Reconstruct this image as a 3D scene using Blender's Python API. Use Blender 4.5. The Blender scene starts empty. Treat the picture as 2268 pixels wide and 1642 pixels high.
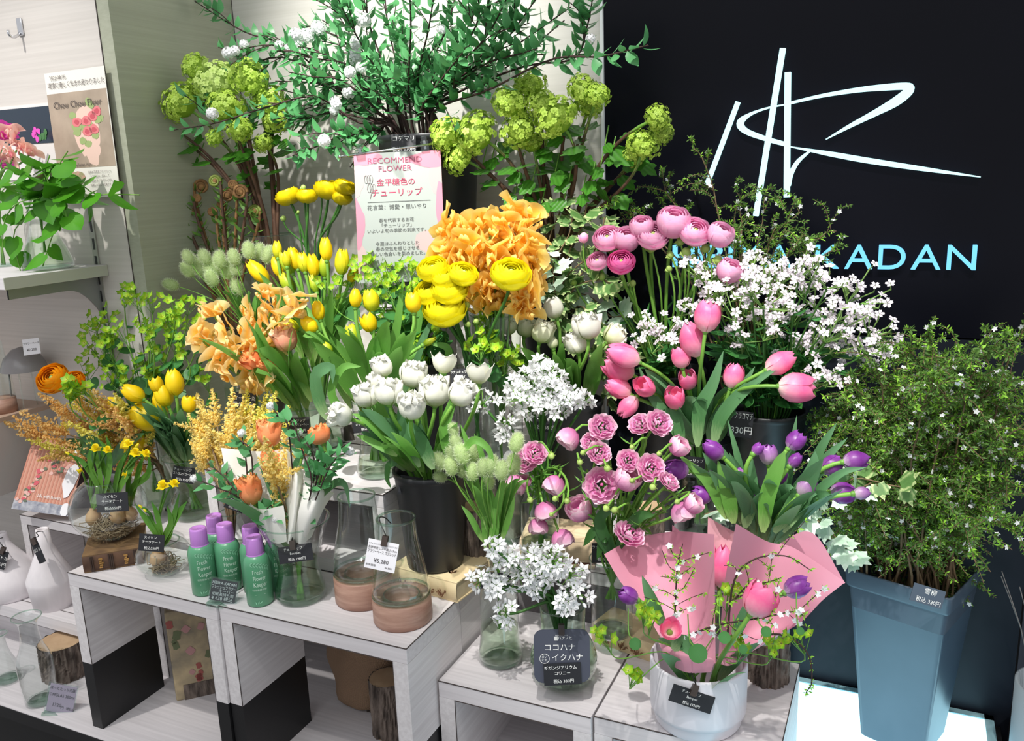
import bpy, bmesh, math, random
import numpy as np
from mathutils import Vector, Matrix

S = bpy.context.scene
COL = S.collection
RND = random.Random(7)

# ---------------------------------------------------------------- camera
F_PX, CX, CY = 1871.86, 1134.0, 821.0
PITCH, ROLL, YAW = math.radians(13.0147), math.radians(-2.1794), math.radians(25.149)
EYE = np.array([0.0, 0.0, 1.5])
_fw = np.array([-math.sin(YAW)*math.cos(PITCH), math.cos(YAW)*math.cos(PITCH), -math.sin(PITCH)])
_r0 = np.array([math.cos(YAW), math.sin(YAW), 0.0])
_u0 = np.cross(_r0, _fw)
C_R = _r0*math.cos(ROLL) + _u0*math.sin(ROLL)
C_U = -_r0*math.sin(ROLL) + _u0*math.cos(ROLL)
C_F = _fw
cam_data = bpy.data.cameras.new('camera')
cam_data.sensor_fit = 'HORIZONTAL'; cam_data.sensor_width = 36.0
cam_data.lens = F_PX*36.0/2268.0; cam_data.clip_start = 0.02; cam_data.clip_end = 60
cam = bpy.data.objects.new('camera', cam_data); COL.objects.link(cam)
mw = Matrix.Identity(4)
for i in range(3):
    mw[i][0] = C_R[i]; mw[i][1] = C_U[i]; mw[i][2] = -C_F[i]; mw[i][3] = EYE[i]
cam.matrix_world = mw
S.camera = cam

# ---------------------------------------------------------------- light, exposure
S.view_settings.view_transform = 'Standard'
S.view_settings.look = 'None'
S.view_settings.gamma = 1.0
S.view_settings.use_curve_mapping = False
S.view_settings.exposure = 0.10
S.cycles.max_bounces = 10
S.cycles.transparent_max_bounces = 24
S.cycles.diffuse_bounces = 4
S.cycles.glossy_bounces = 4
S.cycles.caustics_reflective = False
S.cycles.caustics_refractive = False
S.cycles.use_denoising = True
W = bpy.data.worlds.new('shop_light'); S.world = W; W.use_nodes = True
W.node_tree.nodes['Background'].inputs[0].default_value = (0.95, 0.97, 1.0, 1)
W.node_tree.nodes['Background'].inputs[1].default_value = 0.68

def spot(name, loc, aim, watt, deg, blend=0.5, size=0.03, col=(1, 0.97, 0.92)):
    d = bpy.data.lights.new(name, 'SPOT'); d.energy = watt; d.spot_size = math.radians(deg); d.spot_blend = blend
    d.shadow_soft_size = size; d.color = col
    o = bpy.data.objects.new(name, d); COL.objects.link(o); o.location = loc
    o.rotation_euler = (Vector(aim)-Vector(loc)).to_track_quat('-Z', 'Y').to_euler()
    return o
# track spots on the ceiling of the shop, 2.8 m up, in front of the display
spot('track_spot', (-0.62, 0.50, 2.75), (-0.88, 1.42, 1.74), 165, 34, 0.9, 0.015)
spot('track_spot', (-0.75, 0.25, 2.80), (-0.82, 1.22, 1.22), 190, 31, 0.9, 0.015)
spot('track_spot', (-0.20, 0.25, 2.80), (-0.32, 1.24, 1.20), 165, 33, 0.9, 0.015)
spot('track_spot', (-0.50, -0.10, 2.80), (-0.60, 0.95, 0.95), 26, 40, 0.8, 0.02)
spot('track_spot', (0.35, 0.25, 2.80), (0.05, 1.30, 1.05), 70, 34, 0.9, 0.02)  # extra spot added to brighten the planter twigs
spot('track_spot', (-1.60, 0.10, 2.80), (-1.50, 1.15, 1.20), 100, 42, 0.8, 0.02)
ceil_d = bpy.data.lights.new('ceiling_fill_light', 'AREA'); ceil_d.shape = 'RECTANGLE'  # soft overhead fill, added for ambient light
ceil_d.size = 2.4; ceil_d.size_y = 1.6; ceil_d.energy = 18; ceil_d.color = (0.95, 0.98, 1.0)
ceil_o = bpy.data.objects.new('ceiling_fill_light', ceil_d); COL.objects.link(ceil_o); ceil_o.location = (-0.6, -0.6, 2.85)

# ---------------------------------------------------------------- picking points in the room
def ray(px, py):
    return C_R*((px-CX)/F_PX) - C_U*((py-CY)/F_PX) + C_F
def onY(px, py, y):
    d = ray(px, py); return EYE + d*((y-EYE[1])/d[1])
def onZ(px, py, z):
    d = ray(px, py); return EYE + d*((z-EYE[2])/d[2])
def onX(px, py, x):
    d = ray(px, py); return EYE + d*((x-EYE[0])/d[0])
def onD(px, py, d):
    return EYE + ray(px, py)*d
def dep(p):
    return float(np.dot(np.asarray(p)-EYE, C_F))
def mpp(p):
    return dep(p)/F_PX
def pix(p):
    v = np.asarray(p)-EYE; d = np.dot(v, C_F)
    return (CX+F_PX*np.dot(v, C_R)/d, CY-F_PX*np.dot(v, C_U)/d)
def zat(x, y, py):
    """height at which the vertical through (x, y) meets picture row py"""
    a = np.array([x, y, 0.0])-EYE
    k = (CY-py)/F_PX
    # (a+z e).U = k (a+z e).F
    return (k*np.dot(a, C_F)-np.dot(a, C_U))/(C_U[2]-k*C_F[2])

# ---------------------------------------------------------------- mesh collecting
class MB:
    def __init__(s): s.v = []; s.f = []; s.uv = []; s.n = 0
    def add(s, v, f, uv=None, M=None):
        v = np.asarray(v, float).reshape(-1, 3)
        if M is not None:
            M = np.asarray(M); v = v @ M[:3, :3].T + M[:3, 3]
        s.v.append(v); n = s.n
        s.f.extend([tuple(i+n for i in q) for q in f])
        s.uv.append(np.zeros((len(v), 2)) if uv is None else np.asarray(uv, float)); s.n += len(v)
        return s
    def grid(s, P, uv=None, closed=False, M=None):
        P = np.asarray(P, float); a, b = P.shape[:2]
        f = []
        for i in range(a-1):
            for j in range(b if closed else b-1):
                k = (j+1) % b
                f.append((i*b+j, i*b+k, (i+1)*b+k, (i+1)*b+j))
        if uv is None:
            I, J = np.meshgrid(np.linspace(0, 1, a), np.linspace(0, 1, b), indexing='ij')
            uv = np.stack([J, I], -1)
        return s.add(P.reshape(-1, 3), f, np.asarray(uv).reshape(-1, 2), M)
    def tube(s, pts, r, n=6, caps=False):
        pts = np.asarray(pts, float); k = len(pts)
        r = np.full(k, r) if np.isscalar(r) else np.asarray(r, float)
        T = np.gradient(pts, axis=0); T /= np.linalg.norm(T, axis=1)[:, None]+1e-12
        a = np.array([0, 0, 1.0]) if abs(T[0][2]) < .9 else np.array([1.0, 0, 0])
        u = np.cross(T[0], a); u /= np.linalg.norm(u)
        P = np.zeros((k, n, 3)); th = np.linspace(0, 2*np.pi, n, endpoint=False)
        for i in range(k):
            u = u-T[i]*np.dot(u, T[i]); u /= np.linalg.norm(u)+1e-12
            w = np.cross(T[i], u)
            P[i] = pts[i]+r[i]*(np.cos(th)[:, None]*u+np.sin(th)[:, None]*w)
        n0 = s.n
        s.grid(P, closed=True)
        if caps:
            s.f.append(tuple(range(n0+n-1, n0-1, -1))); s.f.append(tuple(range(n0+(k-1)*n, n0+k*n)))
        return s
    def box(s, lo, hi, M=None, bev=0.0):
        lo = np.asarray(lo, float); hi = np.asarray(hi, float)
        if bev <= 0:
            v = [(x, y, z) for x in (lo[0], hi[0]) for y in (lo[1], hi[1]) for z in (lo[2], hi[2])]
            return s.add(v, [(0, 1, 3, 2), (4, 6, 7, 5), (0, 4, 5, 1), (2, 3, 7, 6), (0, 2, 6, 4), (1, 5, 7, 3)], M=M)
        b = bmesh.new(); bmesh.ops.create_cube(b, size=1)
        for q in b.verts: q.co = Vector((lo+hi)/2+np.array(q.co)*(hi-lo))
        bmesh.ops.bevel(b, geom=b.edges[:], offset=bev, segments=2, affect='EDGES', profile=.5)
        b.verts.index_update()
        s.add([tuple(q.co) for q in b.verts], [tuple(q.index for q in f.verts) for f in b.faces], M=M); b.free()
        return s
    def lathe(s, prof, n=32, c=(0, 0, 0), M=None):
        prof = np.asarray(prof, float); th = np.linspace(0, 2*np.pi, n, endpoint=False)
        P = np.zeros((len(prof), n, 3))
        P[:, :, 0] = prof[:, 0:1]*np.cos(th)+c[0]; P[:, :, 1] = prof[:, 0:1]*np.sin(th)+c[1]; P[:, :, 2] = prof[:, 1:2]+c[2]
        return s.grid(P, closed=True, M=M)
    def ball(s, c, r, n=8, m=6):
        r = np.broadcast_to(np.asarray(r, float), (3,)); t = np.linspace(.02, np.pi-.02, m); th = np.linspace(0, 2*np.pi, n, endpoint=False)
        P = np.zeros((m, n, 3)); P[:, :, 0] = np.sin(t)[:, None]*np.cos(th)*r[0]+c[0]; P[:, :, 1] = np.sin(t)[:, None]*np.sin(th)*r[1]+c[1]
        P[:, :, 2] = np.repeat(-np.cos(t)[:, None], n, 1)*r[2]+c[2]
        return s.grid(P, closed=True)
    def me(s, name, mat, org=(0, 0, 0), smooth=True):
        v = np.concatenate(s.v)-np.asarray(org, float); uv = np.concatenate(s.uv)
        m = bpy.data.meshes.new(name); m.from_pydata(v.tolist(), [], s.f)
        if mat is not None: m.materials.append(mat)
        li = np.empty(len(m.loops), dtype=np.int32); m.loops.foreach_get('vertex_index', li)
        l = m.uv_layers.new(name='UVMap'); l.data.foreach_set('uv', uv[li].astype(np.float32).ravel())
        m.polygons.foreach_set('use_smooth', np.full(len(m.polygons), bool(smooth)))
        return m

ORG = {}
REL = {}
GRP = {}
def tag(o, label=None, cat=None, group=None, kind=None):
    if label: o['label'] = label
    if cat: o['category'] = cat
    if group: o['group'] = group
    if kind: o['kind'] = kind
    return o
def thing(name, label, cat, loc, group=None):
    o = bpy.data.objects.new(name, None); o.empty_display_size = .02; COL.objects.link(o); o.location = loc
    ORG[o.name] = np.asarray(loc, float)
    if group: GRP.setdefault(group, []).append(o)
    return tag(o, label, cat, group)
def part(name, mb, mat, parent, smooth=True, kind=None, label=None):
    org = ORG[parent.name]
    o = bpy.data.objects.new(name, mb.me(name, mat, org, smooth)); COL.objects.link(o); o.parent = parent
    if parent.name in REL: o.matrix_parent_inverse = REL[parent.name].inverted()
    ORG[o.name] = org
    return tag(o, label, kind=kind)
def solo(name, mb, mat, label=None, cat=None, group=None, kind=None, smooth=True, loc=None):
    if loc is None:
        a = np.concatenate(mb.v); loc = (a.min(0)+a.max(0))/2; loc[2] = a[:, 2].min()
    o = bpy.data.objects.new(name, mb.me(name, mat, loc, smooth)); COL.objects.link(o); o.location = loc
    ORG[o.name] = np.asarray(loc, float)
    return tag(o, label, cat, group, kind)
def inst(name, me, parent, M, kind=None):
    """a part that shares the mesh me, M in world space"""
    o = bpy.data.objects.new(name, me); COL.objects.link(o); o.parent = parent
    org = ORG[parent.name]; B = Matrix(M.tolist() if hasattr(M, 'tolist') else M)
    for i in range(3): B[i][3] -= org[i]
    if parent.name in REL: o.matrix_parent_inverse = REL[parent.name].inverted()
    o.matrix_basis = B; ORG[o.name] = org; REL[o.name] = B
    if kind: o['kind'] = kind
    return o
def nrm(a):
    a = np.asarray(a, float); return a/(np.linalg.norm(a)+1e-12)
def frame(pos, z, sx=1.0, sz=None, x=None, spin=0.0):
    """matrix with local +Z along z, scaled"""
    z = nrm(z); x = np.array([0.31, 0.83, -0.2]) if x is None else np.asarray(x, float)
    x = x-z*np.dot(x, z)
    if np.linalg.norm(x) < 1e-6: x = np.cross(z, [0.3, 1, .2])
    x = nrm(x); y = np.cross(z, x)
    c, s_ = math.cos(spin), math.sin(spin)
    x, y = x*c+y*s_, y*c-x*s_
    sz = sx if sz is None else sz
    M = np.eye(4); M[:3, 0] = x*sx; M[:3, 1] = y*sx; M[:3, 2] = z*sz; M[:3, 3] = pos
    return M
def rotZ(a):
    M = np.eye(4); M[0, 0] = M[1, 1] = math.cos(a); M[0, 1] = -math.sin(a); M[1, 0] = math.sin(a); return M
def rotX(a):
    M = np.eye(4); M[1, 1] = M[2, 2] = math.cos(a); M[1, 2] = -math.sin(a); M[2, 1] = math.sin(a); return M
def bez(a, b, c, d, n=10):
    t = np.linspace(0, 1, n)[:, None]; a, b, c, d = [np.asarray(q, float) for q in (a, b, c, d)]
    return (1-t)**3*a+3*(1-t)**2*t*b+3*(1-t)*t*t*c+t**3*d
def spline(pts, n=12):
    """smooth curve through points (Catmull-Rom)"""
    p = np.asarray(pts, float)
    if len(p) == 2: return p[0]+(p[1]-p[0])*np.linspace(0, 1, n)[:, None]
    q = np.vstack([2*p[0]-p[1], p, 2*p[-1]-p[-2]]); out = []
    for t in np.linspace(0, len(p)-1, n):
        i = min(int(t), len(p)-2); u = t-i; a, b, c, d = q[i:i+4]
        out.append(.5*((2*b)+(c-a)*u+(2*a-5*b+4*c-d)*u*u+(3*b-a-3*c+d)*u**3))
    return np.array(out)

# ---------------------------------------------------------------- materials
def srgb(c):
    if isinstance(c, str): c = [int(c[i:i+2], 16)/255 for i in (0, 2, 4)]
    else: c = [q/255 for q in c]
    return tuple(q/12.92 if q <= .04045 else ((q+.055)/1.055)**2.4 for q in c)+(1,)
MATS = {}
def newmat(name):
    m = bpy.data.materials.new(name); m.use_nodes = True; MATS[name] = m
    nt = m.node_tree; return m, nt, nt.nodes, nt.links, nt.nodes['Principled BSDF'], nt.nodes['Material Output']
def noise(N, L, scale, detail=3, map_scale=None, coord='Object', rough=.5):
    tc = N.new('ShaderNodeTexCoord'); src = tc.outputs[coord]
    if map_scale:
        mp = N.new('ShaderNodeMapping'); mp.inputs['Scale'].default_value = map_scale; L.new(src, mp.inputs[0]); src = mp.outputs[0]
    n = N.new('ShaderNodeTexNoise'); n.inputs['Scale'].default_value = scale; n.inputs['Detail'].default_value = detail
    n.inputs['Roughness'].default_value = rough; L.new(src, n.inputs['Vector']); return n.outputs['Fac']
def ramp(N, L, src, stops):
    r = N.new('ShaderNodeValToRGB'); e = r.color_ramp.elements
    while len(e) < len(stops): e.new(.5)
    for q, (p, c) in zip(e, stops): q.position = p; q.color = srgb(c)
    L.new(src, r.inputs[0]); return r.outputs[0]
def bump(N, L, h, b, strength=.3, dist=.002):
    n = N.new('ShaderNodeBump'); n.inputs['Strength'].default_value = strength; n.inputs['Distance'].default_value = dist
    L.new(h, n.inputs['Height']); L.new(n.outputs[0], b.inputs['Normal'])
def plain(name, c, rough=.5, metal=0, c2=None, nscale=30, mscale=None, bmp=0, spec=.5, bdist=.002):
    m, nt, N, L, b, o = newmat(name)
    b.inputs['Base Color'].default_value = srgb(c); b.inputs['Roughness'].default_value = rough; b.inputs['Metallic'].default_value = metal
    b.inputs['Specular IOR Level'].default_value = spec
    if c2 is not None:
        f = noise(N, L, nscale, 4, mscale); L.new(ramp(N, L, f, [(.32, c), (.68, c2)]), b.inputs['Base Color'])
        if bmp: bump(N, L, f, b, bmp, bdist)
    return m
def leafy(name, stops, trans=.3, rough=.45, axis='v', vein=0, hue_var=.0, spec=.4, noise_amt=.12):
    """petal or leaf: colour runs along the UV, a share of the light passes through"""
    m, nt, N, L, b, o = newmat(name)
    tc = N.new('ShaderNodeTexCoord'); sp = N.new('ShaderNodeSeparateXYZ'); L.new(tc.outputs['UV'], sp.inputs[0])
    src = sp.outputs['Y' if axis == 'v' else 'X']
    if noise_amt:
        f = noise(N, L, 9, 2, None, 'UV'); ma = N.new('ShaderNodeMath'); ma.operation = 'MULTIPLY_ADD'; ma.inputs[1].default_value = noise_amt*2
        L.new(f, ma.inputs[0]); s2 = N.new('ShaderNodeMath'); s2.operation = 'ADD'; L.new(src, s2.inputs[0]); ma.inputs[2].default_value = -noise_amt
        L.new(ma.outputs[0], s2.inputs[1]); src = s2.outputs[0]
    col = ramp(N, L, src, stops)
    oi = N.new('ShaderNodeObjectInfo'); hv = N.new('ShaderNodeHueSaturation')
    mr = N.new('ShaderNodeMapRange'); mr.inputs['To Min'].default_value = .88; mr.inputs['To Max'].default_value = 1.1
    L.new(oi.outputs['Random'], mr.inputs[0]); L.new(mr.outputs[0], hv.inputs['Value']); L.new(col, hv.inputs['Color']); col = hv.outputs[0]
    if vein:
        wv = N.new('ShaderNodeTexWave'); wv.wave_type = 'BANDS'; wv.bands_direction = 'X'; wv.inputs['Scale'].default_value = vein; wv.inputs['Distortion'].default_value = .6
        L.new(tc.outputs['UV'], wv.inputs['Vector']); mx = N.new('ShaderNodeMix'); mx.data_type = 'RGBA'; mx.blend_type = 'MULTIPLY'
        mx.inputs['Factor'].default_value = .22; L.new(col, mx.inputs['A']); L.new(wv.outputs['Color'], mx.inputs['B']); col = mx.outputs['Result']
        bump(N, L, wv.outputs['Fac'], b, .25, .001)
    L.new(col, b.inputs['Base Color']); b.inputs['Roughness'].default_value = rough; b.inputs['Specular IOR Level'].default_value = spec
    t = N.new('ShaderNodeBsdfTranslucent'); L.new(col, t.inputs['Color'])
    x = N.new('ShaderNodeMixShader'); x.inputs[0].default_value = trans
    L.new(b.outputs[0], x.inputs[1]); L.new(t.outputs[0], x.inputs[2]); L.new(x.outputs[0], o.inputs['Surface'])
    return m
def glassy(name, tint=(246, 251, 248), ior=1.45, gloss=1.0, rough=.0):
    """thin clear wall: transparent with a Fresnel mirror"""
    m, nt, N, L, b, o = newmat(name); N.remove(b)
    t = N.new('ShaderNodeBsdfTransparent'); t.inputs[0].default_value = srgb(tint)
    g = N.new('ShaderNodeBsdfGlossy'); g.inputs['Roughness'].default_value = rough; g.inputs['Color'].default_value = (1, 1, 1, 1)
    lw = N.new('ShaderNodeLayerWeight'); lw.inputs[0].default_value = .5
    pw = N.new('ShaderNodeMath'); pw.operation = 'POWER'; pw.inputs[1].default_value = 3.0; L.new(lw.outputs['Facing'], pw.inputs[0])
    f0 = ((ior-1)/(ior+1))**2
    mu = N.new('ShaderNodeMath'); mu.operation = 'MULTIPLY_ADD'; mu.inputs[1].default_value = .9*gloss; mu.inputs[2].default_value = f0*1.4*gloss; L.new(pw.outputs[0], mu.inputs[0])
    x = N.new('ShaderNodeMixShader'); L.new(mu.outputs[0], x.inputs[0]); L.new(t.outputs[0], x.inputs[1]); L.new(g.outputs[0], x.inputs[2])
    L.new(x.outputs[0], o.inputs['Surface']); return m
def glow(name, c, strength):
    m, nt, N, L, b, o = newmat(name); N.remove(b); e = N.new('ShaderNodeEmission'); e.inputs[0].default_value = srgb(c); e.inputs[1].default_value = strength
    L.new(e.outputs[0], o.inputs['Surface']); return m
def grain(name, c, c2, scale, rough=.5, bmp=.15):
    m, nt, N, L, b, o = newmat(name); f = noise(N, L, 1.0, 5, scale, 'Object', .6)
    L.new(ramp(N, L, f, [(.35, c), (.62, c2)]), b.inputs['Base Color']); b.inputs['Roughness'].default_value = rough
    bump(N, L, f, b, bmp, .001); return m

# ---------------------------------------------------------------- lettering as flat mesh
_TC = {}
def tmesh(txt, size=1.0, align='CENTER', thick=0.0, bold=0.0):
    k = (txt, align, thick, bold)
    if k not in _TC:
        c = bpy.data.curves.new('letters', 'FONT'); c.body = txt; c.align_x = align; c.align_y = 'CENTER'; c.resolution_u = 6 if thick else 2; c.size = 1.0
        c.extrude = thick; c.offset = bold
        o = bpy.data.objects.new('letters', c); me = bpy.data.meshes.new_from_object(o)
        v = np.array([q.co[:] for q in me.vertices]).reshape(-1, 3); f = [tuple(p.vertices) for p in me.polygons]
        bpy.data.meshes.remove(me); bpy.data.objects.remove(o); bpy.data.curves.remove(c); _TC[k] = (v, f)
    v, f = _TC[k]; return v*np.array([size, size, 1 if not thick else size]), f
def basis(o, ex, ey):
    ex = nrm(ex); ey = nrm(np.asarray(ey)-ex*np.dot(ex, ey)); n = np.cross(ex, ey)
    M = np.eye(4); M[:3, 0] = ex; M[:3, 1] = ey; M[:3, 2] = n; M[:3, 3] = o; return M
# ---------------------------------------------------------------- colours
white_wood = grain('white_wood', (217, 212, 214), (203, 198, 200), (4, 170, 170), .55)
white_wood_y = grain('white_wood_side', (222, 218, 219), (208, 203, 204), (170, 4, 170), .55)
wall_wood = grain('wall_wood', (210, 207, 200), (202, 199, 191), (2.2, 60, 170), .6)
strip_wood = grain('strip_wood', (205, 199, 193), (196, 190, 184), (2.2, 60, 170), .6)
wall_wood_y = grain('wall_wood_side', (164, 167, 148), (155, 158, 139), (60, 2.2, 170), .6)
black_paint = plain('black_paint', (22, 22, 24), .45)
seam_dark = plain('seam_dark', (70, 62, 60), .6)
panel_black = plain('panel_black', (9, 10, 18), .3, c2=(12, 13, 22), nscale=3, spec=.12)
metal_grey = plain('metal_grey', (150, 152, 152), .4, .6)
chrome = plain('chrome', (215, 215, 218), .18, 1.0)
wire_black = plain('wire_black', (30, 28, 27), .45)
clear_glass = glassy('clear_glass', (248, 252, 250))
base_glass = glassy('base_glass', (222, 236, 228))
water_mat = glassy('vase_water', (238, 246, 234), 1.33, .8)
acrylic = glassy('acrylic', (240, 246, 246), 1.4)
white_card = plain('white_card', (238, 236, 240), .6)
black_card = plain('black_card', (24, 25, 31), .55)
chalk = plain('chalk_white', (238, 238, 235), .7)
ink = plain('ink_dark', (60, 54, 56), .7)

XC, YS, YW, ZP, Z1, Z3, Z2, ZL = -1.317, 1.172, 1.490, .587, .880, .790, 1.027, .570
XP = float(onY(1334, 200, YW)[0])

def st(name, lo, hi, mat, label=None, parent=None, bev=0):
    b = MB().box(lo, hi, bev=bev)
    if parent is not None: return part(name, b, mat, parent, smooth=False)
    return solo(name, b, mat, label, kind='structure', smooth=False)

# ---------------------------------------------------------------- room
st('floor', (-3.2, -2.5, -.05), (1.6, 1.75, 0), plain('floor_stone', (120, 116, 112), .4, c2=(104, 100, 98), nscale=6), 'grey stone shop floor in front of the display')
wb = st('wall_back', (XC-.04, YW+.02, 0), (XP, YW+.06, 3.0), wall_wood, 'pale wood grain back wall behind the tall branches')
for x0, x1 in ((XC, -.9), (-.899, XP)):
    st('panel', (x0, YW, 0), (x1, YW+.02, 3.0), wall_wood, parent=wb)
XR = .21
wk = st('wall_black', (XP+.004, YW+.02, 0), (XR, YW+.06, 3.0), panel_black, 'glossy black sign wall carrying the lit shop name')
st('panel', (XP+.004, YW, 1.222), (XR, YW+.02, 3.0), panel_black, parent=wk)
st('panel', (XP+.004, YW+.001, 0), (XR, YW+.02, 1.219), plain('panel_low', (25, 28, 36), .38, c2=(29, 33, 41), nscale=4, spec=.2), parent=wk)  # colour lifted above the upper panel's to carry the light box glow
st('trim_1', (XP-.001, YW-.006, 0), (XP+.004, YW+.02, 3.0), plain('trim_white', (235, 238, 238), .4), 'thin white edge strip between pale wall and black wall')
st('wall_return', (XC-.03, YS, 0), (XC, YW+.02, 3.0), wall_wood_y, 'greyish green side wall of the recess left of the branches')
ws = st('wall_left', (-3.0, YS, 0), (XC-.0305, YS+.03, 3.0), strip_wood, 'pale wood grain wall with hook, poster and bracket shelf')
st('trim_2', (XC-.031, YS-.0015, 0), (XC-.0295, YS, 3.0), seam_dark, 'dark joint line down the corner of the pale left wall')
st('trim_3', (XC-.001, YW-.002, 0), (XC+.0005, YW, 3.0), seam_dark, 'dark joint line in the far corner of the recess')
st('wall_right', (XR+.003, YW-.03, 0), (1.0, YW+.06, .62), plain('plum_paint', (92, 52, 78), .5), 'plum coloured low wall beyond the black sign wall')
st('trim_4', (XR+.003, YW+.0, .62), (1.0, YW+.06, 3.0), plain('dim_wall', (46, 44, 52), .5), 'dim grey wall strip beyond the black sign wall')

# slotted rail on the left wall
rl = thing('slotted_rail', 'dark slotted metal shelving rail running down the pale left wall', 'rail', (-1.44, YS-.001, 1.0))
part('channel', MB().box((-1.447, YS-.003, .62), (-1.433, YS+.001, 1.52)), plain('rail_grey', (160, 158, 152), .4, .5), rl, False)
for i in range(26):
    z = .64+i*.034
    part('slot', MB().box((-1.4425, YS-.0036, z), (-1.4375, YS-.0028, z+.022)), black_paint, rl, False)

# ---------------------------------------------------------------- display base, light box
pl = st('display_base', (-3.0, .842, ZP-.022), (-.16, YW, ZP), white_wood, 'white wood display base under all the white boxes')
st('front_panel', (-3.0, .862, 0), (-.16, .88, ZP-.022), black_paint, parent=pl)
st('front_edge', (-3.0, .8405, ZP-.024), (-.16, .842, ZP-.001), black_paint, parent=pl)
lb = thing('light_box', 'low glowing light box with a white glass top under the square grey planter', 'light', (.02, 1.15, 0))
XL0, XL1 = -.155, .185
part('lit_top', MB().box((XL0+.012, .6, ZL-.012), (XL1-.014, YW-.018, ZL-.002)), glow('lit_glass', (184, 238, 255), 2.6), lb, False)
part('border', MB().box((XL0, .6, ZL-.05), (XL0+.012, YW-.004, ZL)).box((XL1-.014, .6, ZL-.05), (XL1, YW-.004, ZL)).box((XL0, YW-.018, ZL-.05), (XL1, YW-.004, ZL)), plain('glass_edge', (150, 190, 198), .2), lb, False)
part('cabinet', MB().box((XL0, .6, 0), (XL1, YW-.004, ZL-.05)), plain('pebble_side', (150, 150, 140), .6, c2=(90, 92, 88), nscale=120), lb, False)
part('frame', MB().box((XL1+.001, .6, 0), (XL1+.012, YW-.002, ZL-.02)), black_paint, lb, False)

# ---------------------------------------------------------------- white display boxes
def edge_lines(root, x0, x1, y0, y1, z, right=False):
    part('edge_seam', MB().box((x0, y0-.0006, z-.0008), (x1, y0+.0006, z+.0004)), seam_dark, root, False)
    if right: part('edge_seam', MB().box((x1-.0006, y0, z-.0008), (x1+.0006, y1, z+.0004)), seam_dark, root, False)
def u_box(label, x0, x1, y0, y1, z0, z1, t, kick=None, floor=False, grp='white wood display boxes', back=False, right=False):
    r = thing('display_box', label, 'display box', ((x0+x1)/2, (y0+y1)/2, z0), grp)
    part('top_board', MB().box((x0, y0, z1-t), (x1, y1, z1), bev=.0008), white_wood, r, False)
    zk = z0 if kick is None else kick
    for a, b in ((x0, x0+t), (x1-t, x1)):
        part('side_board', MB().box((a, y0, zk), (b, y1, z1-t)), white_wood_y, r, False)
        if kick: part('kick_board', MB().box((a, y0, z0), (b, y1, kick)), black_paint, r, False)
        part('edge_seam', MB().box((a if a > x0 else b-.0005, y0-.0007, zk), (a+.0005 if a > x0 else b+.0005, y0+.0003, z1-t)), seam_dark, r, False)
    part('edge_seam', MB().box((x0+t, y0-.0007, z1-t-.0006), (x1-t, y0+.0003, z1-t+.0004)), seam_dark, r, False)
    if floor: part('bottom_board', MB().box((x0+t, y0, z0), (x1-t, y1, z0+t)), white_wood, r, False)
    if back: part('back_board', MB().box((x0+t, y1-t, z0+(t if floor else 0)), (x1-t, y1, z1-t)), white_wood, r, False)
    edge_lines(r, x0, x1, y0, y1, z1, right)
    return r
u_box('white display box holding the green spray bottles and the fish bowl', -1.241, -.9155, .863, 1.00, ZP, Z1, .024, .713)
u_box('white display box holding the wood based vases, burlap showing inside', -.9135, -.581, .867, 1.019, ZP, Z1, .024, .713, right=True)
u_box('lower white display box holding the ribbed vase with the dark placard', -.577, -.3435, .937, 1.168, ZP, Z3, .026, floor=True)
u_box('lower white display box holding the white pot of pink wrapped flowers', -.3405, -.103, .942, 1.168, ZP, Z3, .026, floor=True, right=True)
# the steps behind
u_box('white step box behind the spray bottles holding the vases of yellow tulips', -1.071, -.708, 1.023, 1.225, Z1, Z2, .022, floor=True, grp='white wood step boxes', right=True)
u_box('white step box at the back under the black branch bucket', -1.10, -.585, 1.228, 1.475, Z1, Z2, .022, floor=True, grp='white wood step boxes')
u_box('long white riser box filling the middle behind the wood based vases', -1.25, -.583, 1.024, 1.48, ZP, Z1-.001, .022, grp='white wood step boxes')
u_box('white riser box behind the glass bottle vase under the two pale wooden books', -.577, -.345, 1.171, 1.48, ZP, Z1-.001, .022, grp='white wood step boxes', back=True)
u_box('white riser box behind the pink wrapped flowers holding the tulip cylinder', -.341, -.150, 1.171, 1.48, ZP, Z1-.001, .022, grp='white wood step boxes', back=True)
u_box('tall white riser hidden behind the flower sign lifting the branch bucket', -.89, -.70, 1.302, 1.47, Z2, 1.271, .02, grp='white wood step boxes', back=True)

# ---------------------------------------------------------------- lit logo and name on the black wall
neon = glow('sign_glow', (196, 250, 255), 1.55)
neon_b = glow('sign_glow_blue', (120, 205, 255), 1.35)
sg = thing('logo_sign', 'glowing pale blue hand drawn line logo on the black wall', 'sign', tuple(onY(1740, 300, YW)), None)
def stroke(pts, ws_, n=26):
    """ribbon of changing width lying on the wall: points and widths in picture terms, laid out in metres on the wall plane"""
    p = np.array([onY(a, b, YW-.002) for a, b in pts]); q = spline(np.c_[p, np.array(ws_)], n) if len(pts) > 2 else spline(np.c_[p, np.array(ws_)], 3)
    w = q[:, 3]*mpp(p[len(p)//2])*.5; q = q[:, :3]; t = np.gradient(q, axis=0); t /= np.linalg.norm(t, axis=1)[:, None]
    s_ = np.cross(t, [0, 1, 0]); P = []
    for yo in (0, -.010):
        for sg_ in (-1, 1): P.append(q+s_*(w*sg_)[:, None]+np.array([0, yo, 0]))
    G = np.stack([P[0], P[1], P[3], P[2]], 1)
    b = MB(); b.grid(G, closed=True); b.f.append((0, 1, 2, 3)); k = (len(q)-1)*4; b.f.append((k+3, k+2, k+1, k))
    part('stroke', b, neon, sg, False)
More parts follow.
